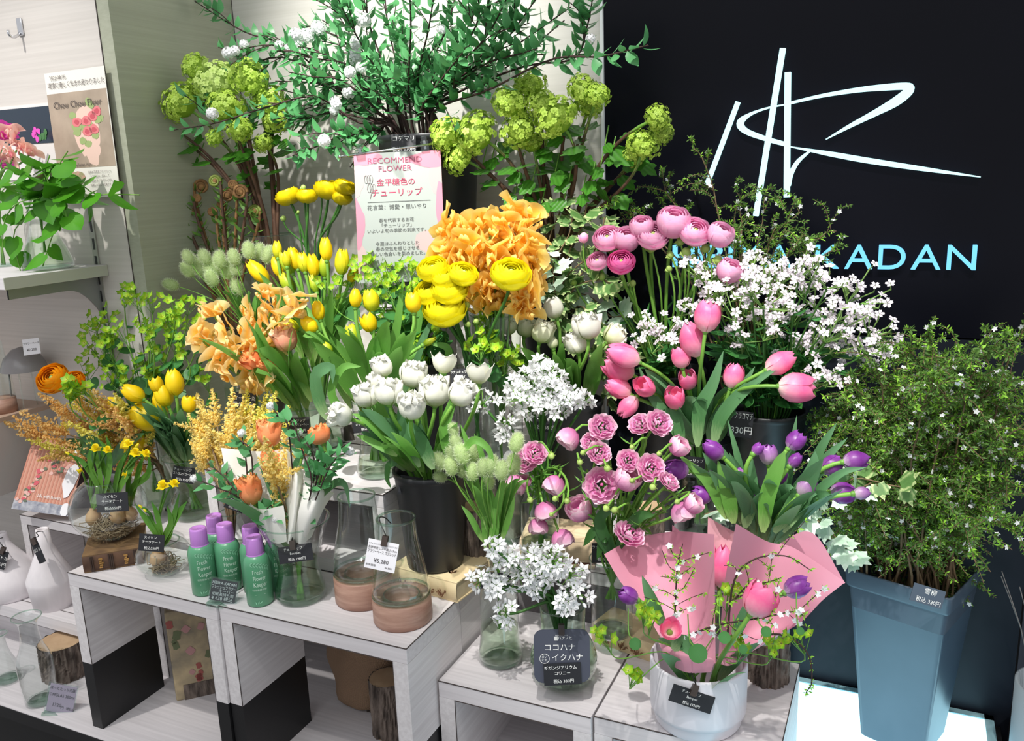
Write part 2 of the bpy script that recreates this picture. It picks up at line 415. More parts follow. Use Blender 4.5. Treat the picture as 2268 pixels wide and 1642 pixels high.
stroke([(1636, 226), (1567, 409)], [9, 9]); stroke([(1735, 108), (1675, 478)], [11, 11]); stroke([(1746, 161), (1743.5, 437)], [12, 12])
stroke([(1741, 232), (1700, 240), (1662, 254), (1641, 272), (1652, 290), (1695, 307), (1745, 321)], [2, 3, 6, 14, 12, 10, 9], 30)
stroke([(1750, 325), (1800, 334), (1850, 343), (1930, 357), (2050, 375), (2171, 392)], [2, 7, 11, 12, 9, 2])
stroke([(1750, 229), (1820, 213), (1900, 200), (1960, 194), (2008, 192), (2014, 201), (1985, 225), (1940, 250), (1880, 281), (1830, 309)], [5, 7, 10, 13, 15, 19, 20, 14, 8, 1.5], 40)
stroke([(1794, 335), (1768, 358), (1753, 385), (1748, 412)], [4, 8, 9, 7])
nm = thing('name_sign', 'glowing blue capital lettering of the shop name under the line logo', 'sign', tuple(onY(1980, 600, YW)))
x1 = onY(2160, 592, YW); x0 = onY(1806, 598, YW); zb = float((x0[2]+x1[2])/2); ht = float(onY(1985, 541, YW)[2]-onY(1985, 594, YW)[2])
xs = 0.0
adv = []
for ch in 'HIBIYA KADAN':
    if ch == ' ': adv.append((ch, .34, 0)); continue
    v, f = tmesh(ch, 1, 'LEFT'); adv.append((ch, float(v[:, 0].max()-v[:, 0].min()), float(v[:, 0].min())))
gap = .13; wk_ = sum(a[1] for a in adv[7:])+gap*4; sx = float(x1[0]-x0[0])/wk_
hh = [tmesh('H', 1, 'LEFT')[0][:, 1]]; cap = hh[0].max()-hh[0].min(); cb = hh[0].min(); sz = ht/cap
wall_x = float(x0[0])-(sum(a[1] for a in adv[:7])+gap*7)*sx
for ch, a, m0 in adv:
    if ch != ' ':
        v, f = tmesh(ch, 1, 'LEFT', .12)
        q = np.stack([wall_x+(v[:, 0]-m0)*sx, YW-.006+v[:, 2]*-.05, zb+(v[:, 1]-cb)*sz], 1)
        part('letter', MB().add(q, f), neon_b, nm, False)
    wall_x += (a+gap)*sx

# ---------------------------------------------------------------- left wall: hook, shelf, poster, screen
hk = thing('wall_hook', 'small chrome hook high on the pale left wall', 'hook', tuple(onY(42, 58, YS)))
c = onY(42, 58, YS-.004)
part('plate', MB().box((c[0]-.007, YS-.004, c[2]-.017), (c[0]+.007, YS, c[2]+.015), bev=.0015), chrome, hk)
part('prong', MB().tube(bez(c+[0, 0, -.012], c+[0, -.012, -.026], c+[0, -.026, -.024], c+[0, -.024, -.010], 8), .0025, 8, True), chrome, hk)
XE = -1.415
sh = thing('wall_shelf', 'white bracket shelf on the left wall carrying the leafy vine vase', 'shelf', (-1.8, YS, 1.33))
part('board', MB().box((-2.4, .957, 1.338), (XE, YS-.001, 1.359), bev=.0008), white_wood, sh, False)
part('edge_band', MB().box((XE, .957, 1.338), (XE+.0015, YS-.001, 1.3585)), plain('edge_sage', (178, 180, 166), .5), sh, False)
# bracket: curved steel plate under the shelf end
t = np.linspace(0, 1, 14); lo_ = []
for k in t:
    y = YS-.002-k*.19; lo_.append((y, 1.337-.020-.062*(1-min(1, k*2.6))**2.2))
b = MB(); G = []
for y, z in lo_: G.append([(XE-.030, y, 1.337), (XE-.026, y, 1.337), (XE-.026, y, z), (XE-.030, y, z)])
b.grid(np.array(G), closed=True); part('bracket', b, metal_grey, sh, False)
# grey side cabinet left, its end face lit
sc = thing('side_cabinet', 'pale grey wall cabinet cut off by the picture edge left of the postcards', 'cabinet', (-2.0, 1.1, .89))
part('carcass', MB().box((-2.6, .93, .905), (-1.634, YS-.001, 1.052)), plain('cab_grey', (176, 170, 166), .5), sc, False)
part('top_board', MB().box((-2.6, .925, 1.052), (-1.634, YS-.001, 1.062)), plain('cab_wood', (176, 150, 132), .5), sc, False)
ld = thing('low_shelf', 'low white shelf board under the two matte white vases', 'shelf', (-1.8, 1.05, ZP))
part('board', MB().box((-2.6, .972, .668), (-1.262, YS-.001, .692)), white_wood, ld, False)
part('seam', MB().box((-2.6, 1.0, .6921), (-1.262, 1.0012, .6925)), seam_dark, ld, False)
part('upright', MB().box((-2.6, 1.10, ZP), (-1.262, YS-.002, .668)), white_wood, ld, False)
part('rear_step', MB().box((-2.6, 1.03, ZP), (-1.262, 1.0995, ZP+.03)), white_wood, ld, False)
mb_x0 = float(onY(43, 1139.6, 1.05)[0])
u_box('small white display box behind the matte vases carrying the postcards', mb_x0, -1.25, 1.05, YS-.003, .692, .855, .02, grp='white wood step boxes')
# ---------------------------------------------------------------- vessels
def pprof(x, y, L):
    out = []
    for py, hw in L:
        z = zat(x, y, py); out.append((max(hw*mpp((x, y, z)), .0005), z))
    return out
def smoothprof(p, n=24):
    return spline(np.array(p), n) if len(p) > 2 else np.array(p)
def glass_vase(label, x, y, prof, group=None, mat=None, water=None, name='glass_vase', ribs=0, n=40, base=.004, straight=False, th=.0022):
    """prof: bottom to top (radius, z) in metres"""
    p = np.array(prof) if straight else smoothprof(prof, 22)
    r = thing(name, label, 'vase', (x, y, p[0][1]), group)
    b = MB(); b.lathe(np.vstack([[.0006, p[0][1]], p]), n, (x, y, 0))
    if ribs:
        v = b.v[0].reshape(-1, n, 3); k = 1+.018*np.cos(np.arange(n)*np.pi)
        v[:, :, 0] = (v[:, :, 0]-x)*k+x; v[:, :, 1] = (v[:, :, 1]-y)*k+y; b.v[0] = v.reshape(-1, 3)
    part('body', b, mat or clear_glass, r)
    q = p[-1]; t = np.linspace(0, 2*np.pi, 40)
    part('rim', MB().tube(np.c_[x+q[0]*np.cos(t), y+q[0]*np.sin(t), np.full(40, q[1])], .0013, 6), base_glass, r)
    i = p[0]
    part('thick_base', MB().lathe([(.0005, i[1]+.0008), (max(i[0]*.9, .004), i[1]+.0008), (max(i[0]*.98, .004), i[1]+base), (i[0]*.6, i[1]+base*1.7), (.0005, i[1]+base*1.8)], 32, (x, y, 0)), base_glass, r)
    if water:
        w = [(a*.955, c) for a, c in p if i[1]+base*1.9 < c < water]; ra = float(np.interp(water, p[:, 1], p[:, 0]))*.955
        if w:
            part('water', MB().lathe([(.0005, i[1]+base*1.9)]+w+[(ra, water), (ra*.6, water-.0006), (.0005, water-.0006)], 32, (x, y, 0)), water_mat, r)
    return r
bucket_black = plain('bucket_black', (37, 38, 41), .42, c2=(30, 31, 34), nscale=12)
def bucket(label, x, y, z0, z1, r0, r1, mat=None, name='flower_bucket', group=None, lip=.003):
    r = thing(name, label, 'bucket', (x, y, z0), group)
    part('shell', MB().lathe([(.0005, z0), (r0*.94, z0), (r0, z0+.004), (r1, z1-.012), (r1+lip*.4, z1-.010), (r1+lip, z1-.006), (r1+lip, z1-.001), (r1+lip*.5, z1), (r1-.002, z1-.001), (r1-.004, z1-.012), (r0-.004, z0+.006), (.0005, z0+.006)], 44, (x, y, 0)), mat or bucket_black, r)
    return r
# ---------------------------------------------------------------- cards and lettering
def put_text(mb, lines, M, w, h):
    """lines: (text, height share, centre x share, centre y share); fitted into w if too long"""
    for ln in lines:
        txt, hs, fx, fy = ln[:4]; sx = ln[4] if len(ln) > 4 else None
        v, f = tmesh(txt, hs*h)
        if len(v) == 0: continue
        wd = v[:, 0].max()-v[:, 0].min(); mx = (sx or .94)*w
        k = mx/wd if (wd > mx or sx) else 1.0
        q = v.copy(); q[:, 0] = (q[:, 0]-(v[:, 0].max()+v[:, 0].min())/2)*k+(fx-.5)*w; q[:, 1] += (fy-.5)*h
        mb.add(q, f, M=M)
def pxframe(TL, TR, BL, d, dR=None, dB=None):
    a, b, c = onD(*TL, d), onD(*TR, d if dR is None else dR), onD(*BL, d if dB is None else dB)
    o = (b+c)/2; return basis(o, b-a, a-c), float(np.linalg.norm(b-a)), float(np.linalg.norm(a-c))
def card(label, TL, TR, BL, d, lines, name='price_card', mat=None, tmat=None, group='handwritten price cards', clip=None, dR=None, dB=None, cat='price card', thick=.0012, hook=None):
    M, w, h = pxframe(TL, TR, BL, d, dR, dB)
    r = thing(name, label, cat, tuple(M[:3, 3]), group)
    part('board', MB().box((-w/2, -h/2, -thick), (w/2, h/2, 0), M), mat or black_card, r, False)
    if lines:
        M2 = M.copy(); M2[:3, 3] += M[:3, 2]*.0005
        b = MB(); put_text(b, lines, M2, w, h)
        part('lettering', b, tmat or chalk, r, False)
    if clip:
        c = np.array([clip[0]*w, h/2, 0]); part('clip', MB().box(c+[-.004, -.006, -.003], c+[.004, .008, .004], M, ), plain('clip_brown', (64, 52, 46), .4) if 'clip_brown' not in MATS else MATS['clip_brown'], r, False)
        if hook:
            p = M[:3, 3]+M[:3, 0]*c[0]+M[:3, 1]*(h/2+.008); q = [p]+[onD(a, b_, d+e) for a, b_, e in hook]
            part('hook_wire', MB().tube(spline(q, 16), .0009, 5, True), wire_black, r)
    return r
JP3 = lambda a, b, p: [(a, .19, .45, .80), (b, .19, .5, .54), (p, .20, .52, .18)]

# ---------------------------------------------------------------- black and grey buckets
KB = onY(948, 300, 1.375)
bucket('tall black bucket of flowering branches behind the sign', KB[0], 1.375, 1.272, KB[2], .068, .090)
card('black card on the rim of the branch bucket above the sign', (866, 298), (920, 296), (868, 336), dep(KB)-.10, [('コデマリ', .34, .5, .72), ('税込 330円', .3, .5, .1)])
WR = onY(1262, 885, 1.30)
bucket('black bucket of white tulips behind the starry white umbels', WR[0], 1.30, Z1, WR[2], .045, .054)
SB = onY(1700, 905, 1.39)
bucket('wide black bucket of tiny pale pink flowers against the black wall', SB[0], 1.39, Z1, SB[2], .047, .060)
card('black card on the bucket of tiny pale pink flowers', (1615, 908), (1668, 914), (1613, 966), dep(SB)-.064, [('サクラコマチ', .3, .5, .8), ('330円', .34, .55, .25)])
B18 = onZ(965, 1245, .914)
z18 = zat(B18[0], B18[1], 1035)
bucket('black bucket of white double tulips standing on the parchment book', B18[0], B18[1], .914, z18, .044, .0545)
card('black card on the bucket of white double tulips', (882, 1052), (946, 1062), (886, 1094), dep(B18)-.062, JP3('チューリップ', 'ノースキャップ', '税込 550円'))
# square grey planter on the light box
zr = .870; a = onY(1868, 1258, 1.335); zr = float(a[2]); b_ = onZ(2108, 1330, zr); e = (b_-a); wd = float(np.linalg.norm(e)); e = e/wd; nback = np.array([-e[1], e[0], 0])
def sq(z, w, inset_c):
    c = inset_c; return [c-e*w/2-nback*w/2, c+e*w/2-nback*w/2, c+e*w/2+nback*w/2, c-e*w/2+nback*w/2], z
cen = (a+b_)/2+nback*wd/2; cen[2] = 0
planter_mat = plain('planter_grey', (72, 86, 100), .38, c2=(66, 80, 94), nscale=14)
pb = thing('square_planter', 'tall square grey planter of spirea twigs standing on the light box', 'planter', (cen[0], cen[1], ZL))
def rings(L):
    G = []
    for w, z in L:
        c4, z_ = sq(z, w, cen); k = []
        for i in range(4):      # rounded corners
            p0, p1, p2 = c4[i-1], c4[i], c4[(i+1) % 4]; r_ = .008
            A = p1+nrm(p0-p1)*r_; B = p1+nrm(p2-p1)*r_
            for t in (0, .5, 1): q = (1-t)**2*A+2*(1-t)*t*p1+t*t*B; k.append((q[0], q[1], z_))
        G.append(k)
    return np.array(G)
b = MB(); b.grid(rings([(.10, ZL), (.102, ZL+.003), (wd-.014, zr-.032), (wd-.008, zr-.030), (wd-.004, zr-.026), (wd, zr-.002), (wd, zr), (wd-.006, zr), (wd-.012, zr-.03), (.092, ZL+.006)]), closed=True)
part('shell', b, planter_mat, pb)
part('soil', MB().grid(rings([(wd-.03, zr-.06), (.01, zr-.058)]), closed=True), black_paint, pb)
card('grey card stuck on the rim of the square planter', (2022, 1290), (2092, 1311), (2018, 1330), dep(b_)-.012, [('雪柳', .36, .55, .72), ('税込 330円', .3, .55, .2)], mat=plain('card_slate', (72, 84, 98), .5))

# ---------------------------------------------------------------- front glass
def gv(label, px, py, z, L, water=None, **k):
    c = onZ(px, py, z); P = pprof(c[0], c[1], L); P[0] = (P[0][0], z)
    w = zat(c[0], c[1], water) if water else None
    return glass_vase(label, c[0], c[1], P, water=w, **k), c
_, VBOT = gv('clear bottle vase with flared lip holding bunny tail grass', 1110, 1462, Z3, [(1462, 46), (1447, 50), (1425, 46), (1400, 43), (1330, 42), (1305, 36), (1288, 22), (1268, 17), (1245, 19), (1230, 22)], 1385)
_, VRIB = gv('ribbed pale green glass vase with round foot behind the dark placard', 1250, 1506, Z3, [(1506, 38), (1495, 60), (1462, 73), (1430, 66), (1405, 52), (1390, 48), (1340, 50)], 1420, ribs=1, n=72, mat=glassy('ribbed_glass', (228, 240, 232), 1.5))
_, VTRU = gv('large flared glass vase holding the bouquet wrapped in white paper', 668, 1322, Z1, [(1322, 52), (1305, 56), (1280, 50), (1255, 44), (1230, 47), (1190, 62), (1150, 78)], 1240)
_, VMAR = gv('waisted glass vase of yellow tulips on the white step', 838, 1050, Z2, [(1050, 44), (1035, 47), (1010, 40), (985, 34), (950, 37), (915, 45), (885, 48)], 1015)
_, VPEA = gv('glass vase of peach double tulips on the white step', 690, 1000, Z2, [(1000, 34), (985, 46), (960, 42), (930, 46), (895, 60)], 960)
_, VTUL = gv('round waisted glass vase of yellow tulips behind the spray bottles', 430, 1142, Z1, [(1142, 40), (1125, 48), (1105, 46), (1080, 34), (1050, 38), (1010, 52)], 1100)
_, VAST = gv('ribbed round glass vase of yellow astilbe plumes behind the spray bottles', 525, 1268, Z1, [(1268, 22), (1250, 34), (1215, 40), (1180, 34), (1155, 24), (1135, 24)], 1210, ribs=1, n=36)
_, VSMA = gv('small clear glass bottle behind the bowl of narcissus bulbs', 350, 1120, Z1, [(1120, 30), (1110, 32), (1050, 30), (1010, 24), (985, 20), (960, 22)], 1060)
# cylinders further back
def cyl(label, px, py_top, y, z0, hw, water=None, **k):
    c = onY(px, py_top, y); r = hw*mpp(c); zt = float(c[2])
    glass_vase(label, c[0], y, [(r*.96, z0), (r*.98, z0+.004), (r*.985, (z0+zt)/2), (r, zt)], water=water, straight=True, **k); return c
VCYL = cyl('glass cylinder of pink tulips with striped water in front of the black bucket', 1556, 968, 1.36, Z1, 66, 1.0)
VRAN = cyl('glass cylinder of yellow ranunculus with a black card', 1051, 815, 1.19, Z1, 50, 1.0)
VPEB = cyl('glass cylinder of peach sweet peas left of the tulips', 562, 855, 1.14, Z2, 38, 1.07)
VTOP = cyl('square topped clear vase behind the yellow tulips holding fern curls', 600, 520, 1.37, Z2, 52, 1.12)
VLIL = onZ(1357, 1398, .822)
glass_vase('clear tumbler of lilac ranunculus on the floral parchment box', VLIL[0], VLIL[1], [(.030, .822), (.0315, .826), (.0325, .88), (.033, zat(VLIL[0], VLIL[1], 1236))], water=.868, straight=True)
VJAR = onZ(1200, 1268, Z1)
glass_vase('shouldered glass jar of lilac ranunculus behind the umbels', VJAR[0], VJAR[1], pprof(VJAR[0], VJAR[1], [(1262, 40), (1250, 42), (1130, 42), (1105, 36), (1090, 28), (1078, 28)]), water=.935)
VLOG = onZ(1700, 1502, Z3)
z_log = zat(VLOG[0], VLOG[1], 1412)
c = onY(1690, 1192, VLOG[1]); VPUR = c
glass_vase('glass vase of purple tulips behind the pink wrapping paper', c[0], c[1], [(.030, z_log+.001), (.032, z_log+.006), (.030, z_log+.04), (.034, float(c[2]))], water=z_log+.05)

# fish bowl and small bowl of bulbs
BW = onZ(250, 1188, .912)
zb0 = .912; zb1 = zat(BW[0], BW[1], 1062)
rB = 80*mpp(BW); hB = zb1-zb0
bowlp = [(rB*math.sin(t)*1.0, zb0+hB*.52-hB*.54*math.cos(t)) for t in np.linspace(.42, 2.62, 14)]; bowlp[0] = (bowlp[0][0], zb0)
glass_vase('round fish bowl vase of narcissus bulbs on the old brown book', BW[0], BW[1], bowlp, straight=True, name='bowl_vase', water=None)
SV = onZ(368, 1268, Z1)
zs1 = zat(SV[0], SV[1], 1188); rS = 60*mpp(SV); hS = zs1-Z1
sp = [(rS*math.sin(t), Z1+hS*.47-hS*.5*math.cos(t)) for t in np.linspace(.5, 2.5, 13)]; sp[0] = (sp[0][0], Z1)
glass_vase('small round bubble vase with one narcissus bulb beside the spray bottles', SV[0], SV[1], sp, straight=True, name='bowl_vase')

# vases with wooden bases
wood_vase = grain('wood_base', (178, 142, 124), (148, 110, 94), (14, 14, 90), .5)
for lab, px, py, ptop, hwb, hwt, pwood in (('clear tapered vase on a wood base, the rear one of two', 808, 1325, 1098, 64, 40, 1268), ('clear tapered vase on a wood base with a white price tag', 893, 1370, 1148, 65, 42, 1318)):
    c = onZ(px, py, Z1); s_ = mpp(c); zw = zat(c[0], c[1], pwood); zt = zat(c[0], c[1], ptop); rb = hwb*s_
    r = thing('wood_base_vase', lab, 'vase', (c[0], c[1], Z1), 'wood based glass vases')
    part('wooden_base', MB().lathe([(.0005, Z1), (rb-.002, Z1), (rb, Z1+.003), (rb, zw-.002), (rb-.002, zw), (rb*.62, zw), (rb*.60, zw-.004), (rb*.58, Z1+.018), (.0005, Z1+.018)], 48, (c[0], c[1], 0)), wood_vase, r)
    part('glass_body', MB().lathe([(rb*.56, Z1+.02), (rb*.6, zw+.002), (rb*.96, zw+.004), (rb*.985, zw+.012), (rb*.93, zw+(zt-zw)*.25), (hwt*s_*1.05, zt-(zt-zw)*.25), (hwt*s_*.98, zt)], 48, (c[0], c[1], 0)), clear_glass, r)
    t = np.linspace(0, 2*np.pi, 40); part('rim', MB().tube(np.c_[c[0]+hwt*s_*.98*np.cos(t), c[1]+hwt*s_*.98*np.sin(t), np.full(40, zt)], .0018, 6), base_glass, r)
    part('glass_foot_ring', MB().tube(np.c_[c[0]+rb*.97*np.cos(t), c[1]+rb*.97*np.sin(t), np.full(40, zw+.004)], .0016, 6), base_glass, r)
    part('cup_ring', MB().tube(np.c_[c[0]+rb*.6*np.cos(t), c[1]+rb*.6*np.sin(t), np.full(40, zw+.002)], .0012, 6), base_glass, r)
WV2 = c
card('white printed price tag hooked on the front tapered vase', (813, 1192), (880, 1206), (810, 1257), dep(c)-.052,
     [('フラワーベース スプレッド', .13, .5, .60), ('長野県産ヒノキ高さ23cm', .10, .5, .73), ('ナチュラルなデザインで花を引き立てます', .06, .5, .86), ('¥5,280', .19, .52, .30), ('本体価格', .09, .2, .13), ('¥4,800', .09, .78, .12)],
     name='price_tag', mat=white_card, tmat=ink, clip=(.03,), hook=[(840, 1150, .012), (852, 1147, .03), (866, 1160, .045)], group=None, dR=dep(c)-.058)

# ---------------------------------------------------------------- spray bottles
bottle_green = plain('bottle_green', (86, 150, 112), .3)
cap_lilac = plain('cap_lilac', (186, 128, 204), .3)
print_pale = plain('print_pale', (196, 224, 204), .5)
def wrap(mb, v, f, x, y, r, a0):
    """bend flat lettering (x, z) round a bottle"""
    th = a0+v[:, 0]/r; mb.add(np.c_[x+r*np.cos(th), y+r*np.sin(th), v[:, 1]], f)
ZCAP = .108
bot_labels = ['green spray bottle with lilac cap, front left one beside the bulb bubble vase', 'green spray bottle half hidden at the back of the left pair', 'green spray bottle just behind the black price stand', 'green spray bottle with only its cap showing behind the front right one', 'green spray bottle with lilac cap, closest to the flared bouquet vase', 'green spray bottle hidden behind the flared bouquet vase']
for i, (px, py) in enumerate([(437.5, 1169), (473, 1141), (496, 1160), (553, 1164), (561, 1188), (609, 1160)]):
    c = onZ(px, py, Z1+ZCAP); x, y = c[0], c[1]; R_ = .0198
    r = thing('spray_bottle', bot_labels[i], 'bottle', (x, y, Z1), 'green spray bottles')
    part('body', MB().lathe([(.0005, Z1), (R_*.86, Z1), (R_, Z1+.003), (R_, Z1+.066), (R_*.97, Z1+.071), (R_*.86, Z1+.077), (R_*.70, Z1+.0805), (.0005, Z1+.081)], 36, (x, y, 0)), bottle_green, r)
    part('cap', MB().lathe([(.0129, Z1+.080), (.0132, Z1+.081), (.0126, Z1+.105), (.0118, Z1+.1075), (.0095, Z1+.108), (.009, Z1+.1074), (.0005, Z1+.1074)], 32, (x, y, 0)), cap_lilac, r)
    part('cap_ring', MB().lathe([(.0138, Z1+.0795), (.0141, Z1+.0805), (.0134, Z1+.082)], 32, (x, y, 0)), cap_lilac, r)
    a0 = math.atan2(-y, -x)+.12; L = MB()
    for txt, sz, zz in (('Fresh', .0098, .0575), ('Flower', .0098, .0475), ('Keeper', .0098, .0375)):
        v, f = tmesh(txt, sz, 'LEFT'); v = v*np.array([.72, 1, 1])+np.array([-.0105, Z1+zz, 0]); wrap(L, v, f, x, y, R_+.0004, a0)
    v, f = tmesh('切花長持ち剤', .0036); v = v+np.array([-.002, Z1+.029, 0]); wrap(L, v, f, x, y, R_+.0004, a0)
    v = np.array([(-.009, Z1+.0212, 0), (.006, Z1+.0212, 0), (.006, Z1+.0217, 0), (-.009, Z1+.0217, 0)]); wrap(L, v, [(0, 1, 2, 3)], x, y, R_+.0004, a0)
    part('lettering', L, print_pale, r, False)
    T = MB()                                        # printed olive twig
    def leaf2(cx, cz, an, ln):
        k = [(0, 0), (.35, .16), (.7, .12), (1, 0), (.7, -.12), (.35, -.16)]; v = np.array([(cx+ln*(p*math.cos(an)-q*math.sin(an)), cz+ln*(p*math.sin(an)+q*math.cos(an)), 0) for p, q in k]); wrap(T, v, [(0, 1, 2, 3, 4, 5)], x, y, R_+.0004, a0)
    for k in range(7):
        u = k/6; cx = -.013+.026*u; cz = Z1+.071-.006*u*u*1.4; leaf2(cx, cz, .55-u*.5, .0062); leaf2(cx, cz, -.9-u*.5, .0066)
        if k < 6: v = np.array([(cx, cz, 0), (cx+.0045, cz-.0008, 0), (cx+.0045, cz-.0002, 0), (cx, cz+.0005, 0)]); wrap(T, v, [(0, 1, 2, 3)], x, y, R_+.0004, a0)
    for k in range(3): leaf2(-.008+.002*k, Z1+.005+.001*k, 1.9-.6*k, .006)
    part('printed_twig', T, plain('print_leaf', (128, 186, 150), .5) if 'print_leaf' not in MATS else MATS['print_leaf'], r, False)
# acrylic stand with black card
c = onZ(498, 1338, Z1); d = dep(c)
card('black price card in a clear stand before the green spray bottles', (464, 1281), (520, 1291), (470, 1328), d, [('HIBIYA-KADAN', .2, .5, .84), ('フレッシュフラワー', .19, .5, .64), ('キーパー', .19, .62, .47), ('切花長持ち剤', .17, .5, .31), ('¥ 638 税込', .22, .5, .12)])
M, w, h = pxframe((462, 1276), (525, 1287), (468, 1338), d)
r = thing('card_stand', 'clear acrylic stand holding the black price card by the bottles', 'card stand', tuple(M[:3, 3]))
part('pane', MB().box((-w/2, -h/2, .0008), (w/2, h/2, .0022), M), acrylic, r, False)
part('foot', MB().box((-w/2, -h/2-.001, -.016), (w/2, -h/2+.004, .008), M), base_glass, r, False)
# lilac price card in acrylic stand lower left
c = onZ(137, 1578, ZP); d = dep(c)
card('lilac price card in a clear stand by the glass flask', (108, 1513), (166, 1524), (106, 1575), d, [('ほっとたっち花器', .13, .5, .86), ('OMGLAS 300ml', .15, .5, .62), ('1320', .17, .38, .27), ('円（税込）', .12, .8, .2)], mat=plain('card_lilac', (196, 168, 190), .6), tmat=plain('ink_black', (40, 30, 44), .7))
M, w, h = pxframe((105, 1509), (170, 1520), (103, 1580), d)
r = thing('card_stand', 'clear acrylic stand holding the lilac price card', 'card stand', tuple(M[:3, 3]))
part('pane', MB().box((-w/2, -h/2, .0008), (w/2, h/2, .0024), M), acrylic, r, False)
part('foot', MB().box((-w/2, -h/2-.002, -.02), (w/2, -h/2+.004, .01), M), base_glass, r, False)

# ---------------------------------------------------------------- matte white vases and flasks
matte_white = plain('matte_white', (232, 226, 228), .75, c2=(222, 216, 219), nscale=60, mscale=(1, 1, .15), bmp=.1)
for lab, px, py, L in (('matte white onion shaped bottle vase cut by the picture edge', 27, 1312, [(1322, 44), (1312, 60), (1285, 66), (1262, 58), (1225, 30), (1200, 14), (1180, 11)]), ('matte white shouldered bottle vase with a hanging card', 122, 1338, [(1350, 40), (1342, 42), (1285, 49), (1278, 49), (1230, 26), (1205, 15), (1172, 13.5)])):
    c = onZ(px, py, .692); P = pprof(c[0], c[1], L); P[0] = (P[0][0], .692); P = [(max(a_, .002), max(z_, .692)) for a_, z_ in P]
    r = thing('white_vase', lab, 'vase', (c[0], c[1], .692), 'matte white vases')
    Q = smoothprof(P, 26) if 'onion' in lab else np.array(P); Q[:, 1] = np.maximum(Q[:, 1], .692)
    q = Q[-1]; part('body', MB().lathe(np.vstack([[.0005, .692], Q, [q[0]*.75, q[1]+.001], [q[0]*.65, q[1]-.004], [q[0]*.6, q[1]-.03]]), 48, (c[0], c[1], 0)), matte_white, r)
    part('dark_mouth', MB().lathe([(q[0]*.6, q[1]-.012), (.0005, q[1]-.013)], 24, (c[0], c[1], 0)), black_paint, r)
    t = q[0]*1.1; px0, py0 = pix((c[0], c[1], q[1]-.01))
    dd = dep((c[0], c[1], q[1]))-.03
    if 'onion' in lab: card('black card hanging from the onion shaped white vase', (-12, 1216), (15, 1224), (-14, 1256), dd, [('ボトル', .24, .6, .62), ('770円', .26, .6, .25)], clip=(.0,), hook=[(2, 1205, 0), (-2, 1195, .01), (10, 1190, .03)])
    else: card('black card hanging edge-on from the shouldered white vase', (78, 1202), (92, 1196), (78, 1252), dd-.01, [('ボトル', .2, .5, .6)], clip=(.1,), hook=[(85, 1188, 0), (80, 1180, .01), (94, 1177, .03)])
flask_glass = glassy('flask_glass', (244, 247, 246), 1.5, 1.1)
for lab, px, py, L in (('large clear glass flask with wide lip by the bark stump', 92, 1552, [(1562, 30), (1552, 32), (1500, 36), (1460, 36), (1430, 24), (1400, 19), (1380, 20), (1366, 30)]), ('small clear conical glass flask at the picture edge', 17, 1505, [(1512, 26), (1503, 32), (1470, 24), (1445, 14), (1415, 10), (1404, 16)])):
    c = onZ(px, py, ZP); P = pprof(c[0], c[1], L); P = [(a_, max(z_, ZP)) for a_, z_ in P]; P[0] = (P[0][0], ZP)
    glass_vase(lab, c[0], c[1], P, mat=flask_glass, name='glass_flask')

# ---------------------------------------------------------------- logs, books, sack
def bark(label, px, py, z, L, name='log_stump', hw=None, seed=1, top=None):
    c = onZ(px, py, z); x, y = c[0], c[1]; z1 = zat(x, y, L); r_ = hw*mpp(c); rg = np.random.RandomState(seed)
    n, m_ = 72, 22; th = np.linspace(0, 2*np.pi, n, endpoint=False); rid = 1+.045*rg.randn(n); F = rg.randn(7, n)
    P = np.zeros((m_, n, 3))
    for i in range(m_):
        u_ = i/(m_-1)*5.99; j_ = int(u_); rr = r_*np.clip(rid+.05*(F[j_]*(1-u_+j_)+F[j_+1]*(u_-j_))+.012*rg.randn(n), .86, 1.08); P[i] = np.c_[x+rr*np.cos(th), y+rr*np.sin(th), np.full(n, z+(z1-z)*i/(m_-1))]
    r = thing(name, label, 'log', (x, y, z), 'bark covered logs')
    part('bark', MB().grid(P, closed=True), bark_mat, r, False)
    b = MB(); b.lathe([(r_*1.0, z1-.0005), (r_*.5, z1), (.0005, z1)], 40, (x, y, 0)); part('cut_face', b, top or cut_wood, r)
    part('cut_face', MB().lathe([(.0005, z+.0002), (r_*.96, z+.0004)], 40, (x, y, 0)), cut_wood, r)
    return c, z1
bark_mat = plain('bark', (58, 49, 44), .9, c2=(128, 114, 104), nscale=85, mscale=(1, 1, .3), bmp=1.0, bdist=.006)
cut_wood = plain('cut_wood', (188, 160, 128), .8, c2=(166, 136, 104), nscale=25)
bark('bark covered log beside the white pot under the purple tulips', 1700, 1502, Z3, 1412, hw=43, seed=3)
bark('short bark stump with pale top behind the glass flasks', 148, 1492, ZP, 1418, hw=46, seed=4)
bark('upright bark log inside the second box in front of the sack', 866, 1620, ZP, 1500, hw=38, seed=5)
bark('dark bark log inside the second box leaning by the sack top', 842, 1560, ZP, 1452, hw=36, seed=6)
bark('dark bark log between the black tulip bucket and the bottle vase', 1062, 1262, Z1, 1120, hw=34, seed=7)
bark('bark log behind the tumbler of lilac flowers', 1440, 1262, Z1, 1120, hw=30, seed=8)
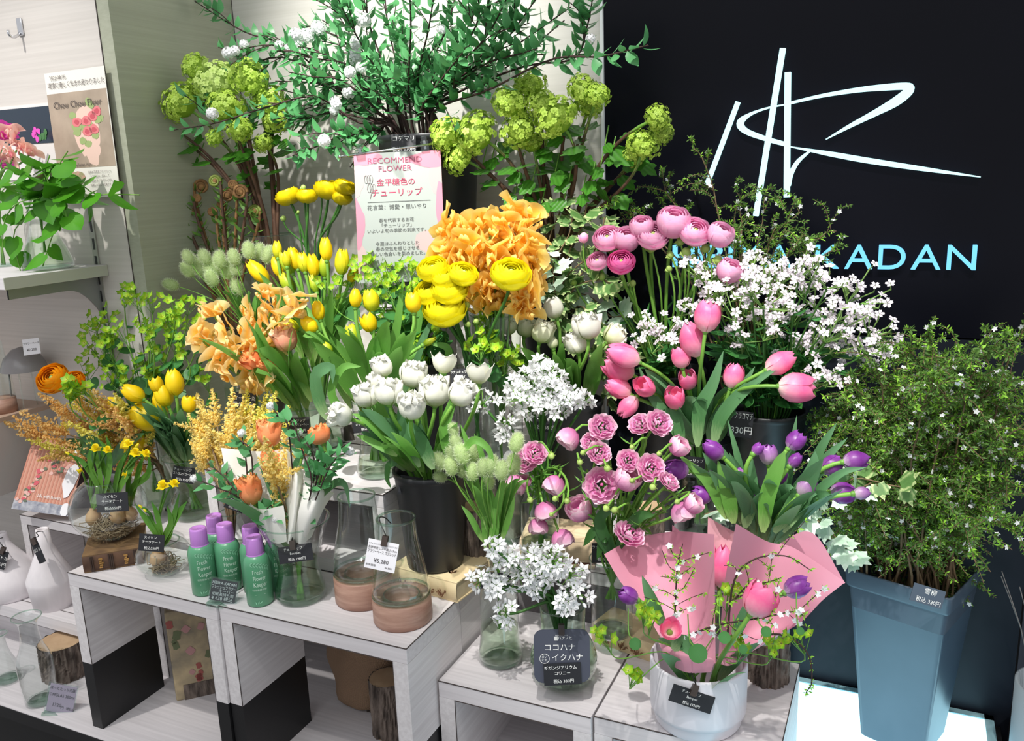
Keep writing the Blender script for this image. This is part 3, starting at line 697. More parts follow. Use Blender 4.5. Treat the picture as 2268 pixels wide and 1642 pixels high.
def book(label, p0, p1, depth, z0, z1, mats, name='book', cat='book', group=None):
    """p0-p1: front foot of the spine, world"""
    p0 = np.array([p0[0], p0[1], z0]); p1 = np.array([p1[0], p1[1], z0]); ex = nrm(p1-p0); M = basis(p0, ex, np.cross([0, 0, 1.0], ex)); w = float(np.linalg.norm(p1-p0)); h = z1-z0
    r = thing(name, label, cat, tuple(p0), group)
    part('cover', MB().box((0, 0, h-.003), (w, depth, h), M, .0008).box((0, 0, 0), (w, depth, .003), M, .0008), mats[0], r, False)
    b = MB(); G = []
    for t in np.linspace(-1, 1, 9): G.append([(0, -.004*(1-t*t)+.001, h/2+t*h/2), (w, -.004*(1-t*t)+.001, h/2+t*h/2)])
    n0 = MB(); n0.grid(np.array(G), M=M); part('spine', n0, mats[1], r)
    part('page_block', MB().box((.002, .002, .003), (w-.002, depth-.003, h-.003), M), mats[2], r, False)
    return r, M, w, h
leather = plain('old_leather', (96, 66, 44), .6, c2=(64, 42, 30), nscale=40, bmp=.3)
leather2 = plain('old_leather_top', (124, 96, 62), .8, c2=(94, 70, 48), nscale=50, bmp=.3)
pages = plain('old_pages', (206, 188, 154), .8, c2=(190, 170, 136), nscale=60)
gold = plain('gilt', (176, 134, 74), .4, .4)
q0, q1 = onZ(187, 1271, Z1), onZ(312, 1250, Z1)
q1 = q0+(q1-q0)*1.06; r, M, w, h = book('old brown leather book under the fish bowl', q0, q1, .115, Z1, .911, (leather2, leather, pages))
for u in (.3, .72):
    b = MB()
    for k in range(5): b.box((w*u-.003+.001*(k % 2), -.0052, .007+.0036*k), (w*u+.002+.001*(k % 3), -.0036, .0095+.0036*k), M)
    part('gilt_mark', b, gold, r, False)
for u in (.14, .17, .44, .47, .5, .86, .89): part('spine_band', MB().box((w*u-.001, -.0048, .002), (w*u+.001, -.0030, h-.002), M), plain('leather_dark', (52, 34, 24), .6) if 'leather_dark' not in MATS else MATS['leather_dark'], r, False)
parch = plain('parchment', (226, 208, 168), .6, c2=(206, 184, 142), nscale=30)
ink_brown = plain('print_brown', (140, 100, 72), .8)
def sprig(mb, M, cx, cz, sc, rg, yy):
    for k in range(9):
        a_ = rg.uniform(.5, 2.6); l_ = sc*rg.uniform(.5, 1); e_ = np.array([cx+l_*math.cos(a_), cz+l_*math.sin(a_)])
        v = [(cx-.0003, yy, cz), (cx+.0003, yy, cz), (e_[0]+.0003, yy, e_[1]), (e_[0]-.0003, yy, e_[1])]; mb.add(v, [(0, 1, 2, 3)], M=M)
        for j in range(4):
            t_ = rg.uniform(.3, 1); p_ = np.array([cx, cz])*(1-t_)+e_*t_; s2 = sc*.13
            an = rg.uniform(0, 6.28); k4 = [(p_[0]+s2*math.cos(an+q*1.57)*(1 if q % 2 else .5), yy, p_[1]+s2*math.sin(an+q*1.57)*(1 if q % 2 else .5)) for q in range(4)]; mb.add(k4, [(0, 1, 2, 3)], M=M)
rg = np.random.RandomState(5)
q0, q1 = onZ(868, 1296, Z1), onZ(1014, 1337, Z1)
r, M, w, h = book('floral parchment book under the black bucket of white tulips', q0, q1, .115, Z1, .9135, (parch, parch, pages))
b = MB()
for k in range(4): sprig(b, M, w*(.2+.2*k), .006, .016, rg, -.0056)
for k in range(3):
    b2 = MB(); sprig(b2, np.eye(4), w*(.3+.25*k), .02, .016, rg, 0); M2 = M.copy(); v = b2.v
    for vv, in zip(v): b.add(np.c_[vv[:, 0], vv[:, 2], np.full(len(vv), h+.0004)], [tuple(range(i, i+4)) for i in range(0, len(vv), 4)], M=M)
part('printed_sprigs', b, ink_brown, r, False)
q0, q1 = onZ(1312, 1420, Z3), onZ(1448, 1470, Z3)
r, M, w, h = book('floral parchment box under the tumbler of lilac flowers', q0, q1, .062, Z3, .821, (parch, parch, pages), 'parchment_box', 'box')
b = MB()
for k in range(3): sprig(b, M, w*(.25+.25*k), .006, .018, rg, -.0056)
part('printed_sprigs', b, ink_brown, r, False)
pale_box = grain('pale_box_wood', (226, 204, 170), (204, 180, 146), (4, 60, 60), .6)
red_edge = plain('red_edge', (96, 52, 44), .6)
q0, q1 = onZ(1146, 1252, Z1), onZ(1318, 1262, Z1)
r, M, w, h = book('lower pale wooden book box with dark edge behind the umbels', q0, q1, .10, Z1, .888, (red_edge, pale_box, pages), 'book_box', 'box')
r, M, w, h = book('upper pale wooden book box with lettering behind the umbels', q0+[.004, .004, 0], q1+[-.004, .004, 0], .09, .8885, .925, (pale_box, pale_box, pages), 'book_box', 'box')
b = MB(); put_text(b, [('BAR', .25, .55, .5)], M@np.array([[1, 0, 0, w/2], [0, 1, 0, .03], [0, 0, 1, h+.0006], [0, 0, 0, 1]]), w, .06); part('lettering', b, ink_brown, r, False)
# floral paper covered block in the first box
q0, q1 = onZ(436, 1545, ZP), onZ(480, 1535, ZP)
M = basis(q0, nrm(q1-q0), np.cross([0, 0, 1.0], nrm(q1-q0))); bw = .052; bh = zat(q0[0], q0[1], 1350)-ZP
r = thing('floral_block', 'tall floral paper covered block standing inside the first white box', 'ornament', tuple(q0))
part('body', MB().box((-.035, 0, 0), (bw, .07, bh), M, .003), plain('floral_paper', (186, 166, 130), .7, c2=(120, 112, 96), nscale=26), r, False)
part('bark_foot', MB().box((-.02, -.0012, 0), (bw+.001, .01, .030), M), bark_mat, r, False)
b = MB(); b2 = MB(); b3 = MB()
for k in range(14):
    cx, cz = rg.uniform(-.03, bw-.006), rg.uniform(.03, bh-.01); t_ = (b, b2, b3)[k % 3]; s2 = rg.uniform(.005, .011); an = rg.uniform(0, 6)
    t_.add([(cx+s2*math.cos(an+q*.785)*(1 if q % 2 else .6), -.0008, cz+s2*math.sin(an+q*.785)) for q in range(8)], [tuple(range(8))], M=M)
part('printed_flowers', b, plain('print_red', (150, 78, 72), .7), r, False); part('printed_leaves', b2, plain('print_green', (96, 104, 72), .7), r, False); part('printed_petals', b3, plain('print_mauve', (176, 130, 128), .7), r, False)
# burlap sack in the second box
c = onZ(790, 1590, ZP); burlap = None
m, nt, N, L, bs, o = newmat('burlap'); bs.inputs['Roughness'].default_value = .95
tc = N.new('ShaderNodeTexCoord'); hs = []
for ax in ('X', 'Z'):
    wv = N.new('ShaderNodeTexWave'); wv.bands_direction = ax; wv.inputs['Scale'].default_value = 190; wv.inputs['Distortion'].default_value = 1.5; L.new(tc.outputs['Object'], wv.inputs[0]); hs.append(wv.outputs['Fac'])
ad = N.new('ShaderNodeMath'); ad.operation = 'ADD'; L.new(hs[0], ad.inputs[0]); L.new(hs[1], ad.inputs[1])
L.new(ramp(N, L, ad.outputs[0], [(.2, (96, 76, 60)), (1, (158, 128, 102))]), bs.inputs['Base Color']); bump(N, L, ad.outputs[0], bs, .5, .002); burlap = m
n, m_ = 40, 22; P = np.zeros((m_, n, 3)); th = np.linspace(0, 2*np.pi, n, endpoint=False); ztop = zat(c[0], c[1], 1415)
pr = spline(np.array([(.03, 0), (.058, .012), (.060, .05), (.072, .10), (.070, .14), (.05, .175), (.012, .19)]), m_)
for i in range(m_):
    f_ = 1+.05*np.sin(3*th+i*.35)+.035*np.sin(7*th-i*.5)
    P[i] = np.c_[c[0]-.012*np.sin(i*.25)+pr[i, 0]*f_*np.cos(th), c[1]+.055+pr[i, 0]*f_*np.sin(th)*.8, np.full(n, ZP+pr[i, 1]/.19*(ztop-ZP+.03))]
b = MB().grid(P, closed=True); b.f.append(tuple(range((m_-1)*n, m_*n))); b.f.append(tuple(range(n-1, -1, -1)))
sk = solo('burlap_sack', b, burlap, 'bulging brown burlap sack inside the second white box', 'sack')

# ---------------------------------------------------------------- white pot with card
pot_white = plain('pot_white', (224, 222, 228), .5, c2=(214, 212, 219), nscale=9)
c = onZ(1545, 1588, Z3); POT = c; s_ = mpp(c)
zp1 = zat(c[0], c[1], 1452); zps = zat(c[0], c[1], 1560); ro = 106*mpp((c[0], c[1], zp1)); ri = 96*s_*.98
r = thing('white_pot', 'round white plant pot with stepped foot holding the pink wrapped bouquet', 'pot', tuple(c))
part('foot_step', MB().lathe([(.0005, Z3), (ri-.003, Z3), (ri, Z3+.004), (ri+.001, zps-.001)], 56, (c[0], c[1], 0)), pot_white, r)
part('wall', MB().lathe([(ri*.97, zps-.002), (ro*.985, zps), (ro, zps+.006), (ro*1.0, zp1-.003), (ro-.0015, zp1), (ro-.004, zp1-.001), (ro-.005, zps+.02), (.0005, zps+.015)], 56, (c[0], c[1], 0)), pot_white, r)
card('tilted black bouquet card hanging on the white pot', (1492, 1515), (1584, 1546), (1481, 1552), dep(c)-.078, JP3('チューリップ', 'Bouquet', '税込 1320円'), clip=(-.02,), hook=[(1531, 1490, 0), (1527, 1472, .004), (1534, 1462, .014)])

# dark placard on the ribbed vase
d = dep((VRIB[0], VRIB[1], .85))-.055
M, w, h = pxframe((1181, 1396), (1305, 1394), (1184, 1514), d)
slate = plain('placard_slate', (66, 70, 84), .5)
r = thing('placard', 'slate blue rounded placard with white lettering on the ribbed vase', 'placard', tuple(M[:3, 3]))
rc = .012; pts = []
for cx, cy, a_ in ((1, 1, 0), (-1, 1, 90), (-1, -1, 180), (1, -1, 270)):
    for k in range(5): t_ = math.radians(a_+k*22.5); pts.append((cx*(w/2-rc)+rc*math.cos(t_), cy*(h/2-rc)+rc*math.sin(t_)))
b = MB(); k = len(pts); b.add([(p[0], p[1], 0) for p in pts]+[(p[0], p[1], -.0018) for p in pts], [tuple(range(k)), tuple(range(2*k-1, k-1, -1))]+[(i, i+k, (i+1) % k+k, (i+1) % k) for i in range(k)], M=M)
part('board', b, slate, r, False)
b = MB(); M2 = M.copy(); M2[:3, 3] += M[:3, 2]*.0006
put_text(b, [('ココハナ', .15, .47, .66), ('イクハナ', .15, .60, .47), ('ハナノヒ', .07, .56, .84), ('毎日の花をもっと', .03, .5, .89), ('まい', .055, .19, .49), ('にち', .055, .19, .43)], M2, w, h)
t = np.linspace(0, 2*np.pi, 28); rr = .085*w
b.tube(np.array([(M2@np.array([(.19-.5)*w+rr*math.cos(a_), (.46-.5)*h+rr*math.sin(a_), 0, 1]))[:3] for a_ in t]), .0004, 4)
for k in range(4): b.box((-.12*w+.0012*k-.0003-.0, .335*h-.0028, 0), (-.12*w+.0012*k+.0004, .335*h+.0028, .0002), M2); b.box((-.12*w-.0012, .335*h-.002+.0012*k, 0), (-.12*w+.0048, .335*h-.0014+.0012*k, .0002), M2)
part('lettering', b, chalk, r, False)
part('clip', MB().box((-.004, h/2-.007, -.004), (.004, h/2+.007, .004), M), plain('clip_dark', (44, 36, 34), .4), r, False)
card('black card on the placard of the ribbed vase', (1203, 1472), (1286, 1468), (1206, 1520), d-.003, JP3('ギガンジアリウム', 'コワニー', '税込 330円'))

# ---------------------------------------------------------------- other price cards
card('black card on the fish bowl of narcissus bulbs', (213, 1094), (283, 1090), (214, 1136), dep(BW)-.062, JP3('スイセン', 'テータテート', '税込550円'))
card('black card on the small bubble vase of narcissus', (308, 1182), (364, 1186), (307, 1220), dep(SV)-.048, JP3('スイセン', 'テータテート', '税込550円'))
card('black bouquet card hanging on the flared vase', (617, 1214), (692, 1203), (617, 1251), dep(VTRU)-.058, JP3('チューリップ', 'Bouquet', '税込 1980円'), clip=(-.04,), hook=[(647, 1185, .0), (648, 1165, .004), (652, 1160, .02)])
card('black card on the vase of yellow tulips behind the bottles', (380, 1031), (428, 1038), (384, 1066), dep(VTUL)-.058, JP3('チューリップ', 'ストロングゴールド', '税込 550円'))
card('black tilted card on the vase of astilbe plumes', (499, 1097), (540, 1112), (500, 1124), dep(VAST)-.05, JP3('アスチルベ', 'アプリコット', '税込 550円'))
card('black card on the waisted vase of yellow tulips on the step', (777, 928), (842, 918), (784, 961), dep(VMAR)-.05, JP3('チューリップ', 'レディマーゴット', '税込 550円'))
card('black card on the vase of peach tulips', (633, 926), (685, 924), (634, 962), dep(VPEA)-.055, JP3('チューリップ', 'チャーミングビューティー', '税込 550円'))
card('black card on the cylinder of yellow ranunculus', (998, 818), (1042, 816), (1000, 856), dep(VRAN)-.04, JP3('ラナンキュラス', 'ギフィ', '税込 440円'))
card('black card behind the orange sweet peas', (1092, 742), (1130, 745), (1094, 790), dep(onY(1110, 760, 1.24)), JP3('スイートピー', 'オレンジ', '税込 220円'))
card('black card on the cylinder of peach sweet peas', (512, 868), (566, 872), (512, 900), dep(VPEB)-.04, [('スイートピー染', .34, .5, .6), ('税込 220円', .3, .5, .2)])
card('black card behind the peach tulips', (664, 746), (708, 750), (666, 784), dep(onY(680, 760, 1.24)), JP3('チューリップ', 'ストロングゴールド', '税込 330円'))
card('black card behind the left bunny tail grass', (448, 718), (480, 716), (450, 752), dep(onY(460, 730, 1.26)), JP3('ラグラス', 'バニーテール', '税込 330円'))
card('black card on the bucket of white tulips behind the umbels', (1180, 905), (1232, 908), (1182, 955), dep(WR)-.06, JP3('チューリップ', 'ノースキャップ', '税込 550円'))
card('black card on the bottle vase of bunny tail grass', (1064, 1266), (1132, 1272), (1062, 1304), dep(VBOT)-.05, JP3('ラグラス', 'バニーテール', '税込 330円'))
card('black card on the tumbler of lilac ranunculus', (1310, 1204), (1372, 1204), (1312, 1247), dep(VLIL)-.04, JP3('ラナンキュラス', 'ラックス', '税込 550円'))
card('black card on the pink tulip cylinder behind the lilac flowers', (1508, 1010), (1560, 1014), (1510, 1056), dep(VCYL)-.06, JP3('チューリップ', 'ピンク', '税込 440円'))
card('dark rounded board standing behind the astilbe plumes', (600, 880), (640, 884), (602, 950), dep(onY(620, 910, 1.12)), [], group=None)
card('dark wooden board end beside the white tulip head', (755, 944), (782, 940), (757, 984), dep(onY(765, 960, 1.24)), [], mat=plain('dark_wood', (74, 66, 60), .6), group=None)

# ---------------------------------------------------------------- recommend flower sign
d = dep(onY(885, 480, 1.235))
M, w, h = pxframe((777, 341), (970, 333), (801, 628), d)
r = thing('flower_sign', 'white laminated flower sign with pink watercolour corners on a chrome rod', 'sign', tuple(M[:3, 3]))
part('sheet', MB().box((-w/2, -h/2, -.0012), (w/2, h/2, 0), M), plain('sign_paper_shaded', (150, 158, 152), .4), r, False)  # white sheet greyed: the branches' shade is put into its colour
def blob(mb, cx, cy, rx, ry, M, z, w, h, sd):
    g = np.random.RandomState(sd); k = 22; a_ = np.linspace(0, 2*np.pi, k, endpoint=False); q = 1+.18*g.randn(k); q = (q+np.roll(q, 1)+np.roll(q, -1))/3
    v = np.c_[np.clip(cx+rx*q*np.cos(a_), -w/2, w/2), np.clip(cy+ry*q*np.sin(a_), -h/2, h/2), np.full(k, z)]; mb.add(v, [tuple(range(k))], M=M)
wash1, wash2 = plain('wash_pink', (196, 120, 138), .4), plain('wash_peach', (172, 152, 150), .4)
for k, (bx_, by_, brx, bry, hi) in enumerate([(-.42, .47, .22, .07, 1), (.40, .44, .26, .07, 1), (-.5, -.05, .09, .22, 1), (.49, .06, .07, .22, 1), (-.5, .3, .12, .13, 0), (.47, .28, .1, .13, 0), (.36, -.2, .2, .1, 0), (-.45, -.35, .12, .12, 0)]):
    b = MB(); blob(b, bx_*w, by_*h, brx*w, bry*h, M, .0003 if hi else .0002, w, h, k+1); part('watercolour_patch', b, wash1 if hi else wash2, r, False)
M2 = M.copy(); M2[:3, 3] += M[:3, 2]*.0008
b = MB(); put_text(b, [('RECOMMEND', .062, .47, .935, .62), ('FLOWER', .062, .47, .872, .38)], M2, w, h); part('heading', b, plain('ink_rose', (150, 58, 90), .5), r, False)
b = MB(); put_text(b, [('金平糖色の', .060, .47, .765), ('チューリップ', .066, .48, .685)], M2, w, h); part('title_lettering', b, plain('ink_pink', (186, 30, 78), .5), r, False)
b = MB(); put_text(b, [('花言葉：博愛・思いやり', .042, .47, .575), ('春を代表するお花', .034, .46, .475), ('「チューリップ」', .034, .46, .435), ('いよいよ旬の季節の到来です。', .034, .46, .395), ('今週はふんわりとした', .034, .46, .295), ('春の空気を感じさせる', .034, .46, .255), ('優しい色合いを集めました。', .034, .46, .215), ('一緒に春を楽しみましょう', .034, .46, .11)], M2, w, h)
b.box((-.36*w, .118*h, 0), (.36*w, .121*h, .0001), M2); part('text_lines', b, plain('ink_grey', (62, 66, 64), .6), r, False)
b = MB()
for cx, cy, s2 in ((-.36, .27, .030), (-.33, .20, .022), (.42, -.28, .022)):
    p = [np.array([cx*w, cy*h-.05*h, 0]), np.array([cx*w+.003, cy*h, 0])]; b.tube(np.array([(M2@np.append(q, 1))[:3] for q in p]), .0005, 4)
    for k in range(3): t = np.linspace(0, 2*np.pi, 12); b.tube(np.array([(M2@np.array([cx*w+.003+(k-1)*.004+.003*math.cos(a_), cy*h+.006+.007*math.sin(a_), 0, 1]))[:3] for a_ in t]), .0004, 4)
part('line_drawing', b, plain('ink_line', (140, 130, 130), .6), r, False)
p0, p1 = onD(753, 347, d), onD(972, 317, d); part('rod', MB().tube([p0, p1], .0022, 8, True).ball(p0, .0035), chrome, r)
for cx, cy in ((797, 336), (940, 318)):
    q = onD(cx, cy, d-.004); Mq = basis(q, p1-p0, [0, 0, 1]); part('clip', MB().box((-.007, -.013, -.004), (.007, .004, .003), Mq, .001).box((-.005, .004, -.003), (.005, .012, .002), Mq, .001), glassy('clip_clear', (225, 230, 228), 1.5, 1.2) if 'clip_clear' not in MATS else MATS['clip_clear'], r, False)
    part('clip_spring', MB().box((-.002, -.009, -.006), (.002, .006, -.0035), Mq), chrome, r, False)
pm = onD(890, 329, d+.003); part('post', MB().tube([pm, [pm[0], pm[1]+.004, Z2+.003]], .003, 8, True), chrome, r); part('foot', MB().box((pm[0]-.05, pm[1]-.035, Z2), (pm[0]+.05, pm[1]+.02, Z2+.004)), chrome, r, False)

# ---------------------------------------------------------------- poster, framed print, postcards on the left
YP = YS-.012
A, B_, C_ = onY(107, 163, YP), onY(240, 145, YP), onY(128, 440, YP-.004)
M = basis((B_+C_)/2, B_-A, A-C_); w, h = float(np.linalg.norm(B_-A)), float(np.linalg.norm(A-C_))
r = thing('poster', 'dated paper poster with a printed rose bouquet on the pale left wall', 'poster', tuple(M[:3, 3]))
part('sheet', MB().box((-w/2, -h/2, -.001), (w/2, h/2, 0), M), plain('poster_paper', (226, 222, 214), .5), r, False)
part('photo', MB().box((-w/2, -h*.26, .0001), (w*.49, h*.335, .0004), M), plain('poster_photo', (176, 158, 140), .5, c2=(150, 134, 118), nscale=18), r, False)
g = np.random.RandomState(3); bl = [MB() for _ in range(4)]
blob(bl[3], .10*w, .05*h, .20*w, .20*h, M, .0005, w, h, 9); blob(bl[3], .16*w, -.14*h, .12*w, .11*h, M, .0006, w, h, 10)
for k in range(16): blob(bl[1], (.08+.24*g.randn()*.6)*w, (.08+.14*g.randn()*.6)*h, .06*w, .028*h, M, .0007+.00003*k, w, h, 20+k)
for cx, cy in ((.10, .10), (.22, .13), (.22, .03), (.10, .02), (-.05, .10), (.3, .17)): blob(bl[0], cx*w, cy*h, .075*w, .038*h, M, .0014, w, h, int(99+cx*100)); blob(bl[2], cx*w, cy*h, .04*w, .02*h, M, .0016, w, h, int(9+cx*100))
for b, n_, c_ in zip(bl, ('printed_rose', 'printed_leaf', 'printed_rose_heart', 'printed_wrap'), ((214, 120, 124), (150, 168, 110), (190, 80, 92), (222, 190, 176))): part(n_, b, plain('poster_'+n_, c_, .5), r, False)
M2 = M.copy(); M2[:3, 3] += M[:3, 2]*.0022
b = MB(); put_text(b, [('2023.08.16', .042, .23, .955), ('環境に優しく生まれ変わりました', .048, .52, .895, .94), ('Chou Chou Fleur', .072, .5, .74, .8), ('Hibiya-Kadan Style', .034, .42, .265)], M2, w, h)
put_text(b, [('従来の花束をプラスチック', .022, .72, .20), ('を下部分の一部として', .022, .72, .165), ('に使用するプラスチックを', .022, .72, .13), ('削減した新しい花束です', .022, .72, .095)], M2, w, h)
part('lettering', b, plain('poster_ink', (84, 74, 70), .6), r, False)
b = MB(); blob(b, -.18*w, -.34*h, .14*w, .06*h, M, .0006, w, h, 77); part('printed_posy', b, plain('poster_posy', (128, 150, 96), .5, c2=(206, 150, 140), nscale=120), r, False)
A, B_, C_ = onY(-60, 246, YS-.003), onY(126, 229, YS-.003), onY(-60, 400, YS-.003)
M = basis((B_+C_)/2, B_-A, A-C_); w, h = float(np.linalg.norm(B_-A)), float(np.linalg.norm(A-C_))
r = thing('framed_print', 'dark glossy framed print with pink flowers behind the poster', 'picture', tuple(M[:3, 3]))
part('frame', MB().box((-w/2, -h/2, -.003), (w/2, h/2, 0), M), plain('frame_white', (222, 218, 216), .5), r, False)
part('print', MB().box((-w/2, -h*.02, .0002), (w*.48, h*.46, .001), M), plain('print_night', (40, 52, 66), .15), r, False)
b = MB(); b2 = MB()
for k in range(12): blob(b if k % 2 else b2, (.30+.16*g.rand()-.08*(k % 2))*w, (.02+.16*g.rand())*h, .02*w, .04*h, M, .0013+.0001*k, w, h, 40+k)
part('printed_blossom', b, plain('print_magenta', (226, 84, 190), .3), r, False); part('printed_foliage', b2, plain('print_dkgreen', (70, 120, 70), .3), r, False)
# postcards leaning on the small box
c0 = onZ(60, 1142, .856); d = dep(c0)
M, w, h = pxframe((66, 968), (188, 985), (34, 1128), d, dB=d-.045)
def postcard(nm_, lab, M, w, h, body, extra):
    r = thing(nm_, lab, 'postcard', tuple(M[:3, 3]-M[:3, 1]*h/2)); part('sheet', MB().box((-w/2, -h/2, -.0012), (w/2, h/2, 0), M), body, r, False)
    if extra: extra(r, M, w, h)
    return r
def ex1(r, M, w, h):
    b = MB()
    for k in range(16): b.box((-w/2+w*k/16, -h*.36, .0001), (-w/2+w*(k+.45)/16, h*.5, .0004), M)
    part('printed_curtain', b, plain('pc_curtain', (198, 130, 108), .5), r, False)
    part('printed_floor', MB().box((-w/2, -h/2, .0001), (w*.5, -h*.36, .0003), M), plain('pc_floor', (120, 124, 140), .5, c2=(190, 190, 196), nscale=90), r, False)
    bs_ = [MB(), MB(), MB()]
    for k in range(60):
        u = g.rand(); cx = -.38+.7*u+.05*g.randn(); cy = -.36+.55*math.sin(u*2.2)+.06*g.randn(); blob(bs_[k % 3], cx*w, cy*h, .035*w, .022*h, M, .0006+.00002*k, w, h, 200+k)
    for b, n_, c_ in zip(bs_, ('printed_flower', 'printed_leaf', 'printed_bud'), ((206, 84, 96), (96, 110, 84), (224, 176, 166))): part(n_, b, plain('pc_'+n_, c_, .5), r, False)
    b = MB(); blob(b, .36*w, -.02*h, .12*w, .22*h, M, .002, w, h, 5); blob(b, .40*w, .40*h, .16*w, .07*h, M, .002, w, h, 6); blob(b, .42*w, -.42*h, .07*w, .1*h, M, .002, w, h, 7); part('white_cutout', b, white_card, r, False)
    b = MB(); M2 = M.copy(); M2[:3, 3] += M[:3, 2]*.0024; put_text(b, [('Life with flowers', .07, .60, .22, .42)], M2, w, h); part('lettering', b, chalk, r, False)
postcard('postcard', 'leaning postcard of a flower arrangement reading Life with flowers', M, w, h, plain('pc_back', (206, 150, 128), .5), ex1)
M, w, h = pxframe((150, 985), (250, 1000), (160, 1140), d+.03)
postcard('postcard', 'dark postcard standing behind the fish bowl edge', M, w, h, plain('pc_dark', (60, 48, 58), .5, c2=(96, 84, 90), nscale=30), None)
M, w, h = pxframe((238, 958), (330, 962), (240, 1080), d+.07)
postcard('white_gift_box', 'plain white card box behind the narcissus leaves', M, w, h, white_card, None)
# grey lamp-like funnel and pale vase on the cabinet
c = onZ(72, 905, 1.062)
M0 = (c[0], min(c[1], 1.12)); z0 = 1.062
r = thing('funnel_vase', 'grey glass funnel vase on thin legs with a white price tag', 'vase', (M0[0], M0[1], z0))
zt = zat(M0[0], M0[1], 768); s_ = mpp((M0[0], M0[1], zt))
part('funnel', MB().lathe([(48*s_, zt-52*s_), (46*s_, zt-44*s_), (38*s_, zt-24*s_), (20*s_, zt-6*s_), (.001, zt)], 32, (M0[0], M0[1], 0)), plain('smoke_grey', (138, 134, 134), .25), r)
for k in range(4):
    a_ = .6+k*1.57; part('leg', MB().tube([(M0[0]+.03*math.cos(a_), M0[1]+.03*math.sin(a_), zt-50*s_), (M0[0]+.036*math.cos(a_), M0[1]+.036*math.sin(a_), z0)], .0018, 6, True), clear_glass if k % 2 else metal_grey, r)
card('white printed price tag standing on the grey funnel vase', (49, 753), (86, 748), (53, 788), dep((M0[0], M0[1], zt))-.05, [('フラワーベース', .16, .5, .7), ('¥2,200', .22, .5, .3)], name='price_tag', mat=white_card, tmat=ink, group=None)
c = onZ(8, 912, 1.062); y_ = min(c[1], 1.10); c = onY(8, 905, y_)
r = thing('wood_base_vase', 'tapered glass vase on a wood base at the left picture edge', 'vase', (c[0], y_, 1.062), 'wood based glass vases')
part('wooden_base', MB().lathe([(.0005, 1.062), (.026, 1.062), (.026, 1.092), (.016, 1.092), (.0005, 1.09)], 32, (c[0], y_, 0)), wood_vase, r)
part('glass_body', MB().lathe([(.026, 1.093), (.025, 1.12), (.02, 1.18), (.017, 1.21)], 32, (c[0], y_, 0)), clear_glass, r)
# grey pot sliver at the far right
c = onY(2268, 1445, 1.36)
r = thing('grey_pot', 'pale grey plant pot cut off by the right picture edge', 'pot', (c[0]+.05, 1.36, .53))
part('wall', MB().lathe([(.0005, .53), (.05, .53), (.056, .56), (.058, .72), (.054, .72), (.052, .6), (.0005, .6)], 40, (c[0]+.05, 1.36, 0)), plain('pot_grey', (150, 160, 166), .5), r)
b = MB()
for k in range(14): a_ = g.rand()*6.28; b.tube(spline([(c[0]+.05+.02*math.cos(a_), 1.36+.02*math.sin(a_), .62), (c[0]+.05+.05*math.cos(a_), 1.36+.05*math.sin(a_), .78), (c[0]+.05+.09*math.cos(a_), 1.36+.06*math.sin(a_), .86+.06*g.rand())], 6), .0007, 4)
part('dry_twigs', b, plain('dry_twig', (120, 112, 108), .8), r, kind='stuff')
st('pot_plinth', (XL1+.02, 1.25, 0), (.6, 1.45, .53), black_paint, 'dark plinth under the grey pot at the far right')
# ---------------------------------------------------------------- plant materials
G1, G2, G3 = (70, 128, 44), (96, 158, 62), (130, 190, 92)
stem_green = leafy('stem_green', [(0, (98, 150, 60)), (1, (120, 170, 70))], .1, .45, noise_amt=0)
stem_dark = leafy('stem_dark', [(0, (52, 98, 44)), (1, (72, 122, 52))], .1, .45, noise_amt=0)
stem_brown = plain('stem_brown', (74, 50, 38), .7, c2=(96, 68, 50), nscale=60)
twig_dark = plain('twig_dark', (58, 36, 34), .7)
twig_tan = plain('twig_tan', (112, 92, 66), .8)
leaf_tulip = leafy('leaf_tulip', [(0, (186, 218, 136)), (.2, (116, 180, 76)), (1, (138, 198, 100))], .42, .42, vein=7)
leaf_tulip_blue = leafy('leaf_tulip_blue', [(0, (174, 206, 146)), (.25, (92, 146, 88)), (1, (118, 170, 122))], .3, .4, vein=7)
leaf_kode = leafy('leaf_kode', [(0, (70, 136, 78)), (1, (98, 168, 108))], .32, .34)
leaf_vine = leafy('leaf_vine', [(0, (96, 168, 44)), (1, (74, 148, 36))], .35, .3)
leaf_bup = leafy('leaf_bup', [(0, (76, 138, 76)), (1, (62, 124, 54))], .3, .45)
bup_yel = leafy('bup_yellow', [(0, (206, 214, 50)), (.5, (150, 194, 44)), (1, (92, 160, 40))], .3, .5)
leaf_vib = leafy('leaf_vib', [(0, (80, 146, 44)), (1, (70, 136, 40))], .35, .35, vein=3)
vib_flor = leafy('viburnum_floret', [(0, (150, 190, 50)), (1, (192, 218, 96))], .3, .5)
vib_pale = leafy('viburnum_floret_pale', [(0, (176, 206, 90)), (1, (206, 226, 140))], .3, .5)
fuzz = leafy('bunny_fuzz', [(0, (150, 184, 100)), (.4, (202, 220, 162)), (1, (246, 250, 232))], .5, .7, noise_amt=.1)
white_pet = leafy('white_petal', [(0, (200, 216, 146)), (.25, (234, 234, 218)), (1, (238, 238, 230))], .25, .45)
cream_pet = leafy('cream_petal', [(0, (200, 220, 130)), (.35, (236, 240, 200)), (1, (248, 248, 228))], .25, .45)
star_white = leafy('star_white', [(0, (214, 224, 200)), (.2, (236, 237, 238)), (1, (240, 240, 242))], .25, .5, noise_amt=0)
silene_pet = leafy('silene_petal', [(0, (232, 218, 228)), (1, (240, 231, 239))], .25, .5, noise_amt=0)
calyx = leafy('calyx', [(0, (120, 170, 80)), (1, (178, 206, 130))], .2, .5, noise_amt=0)
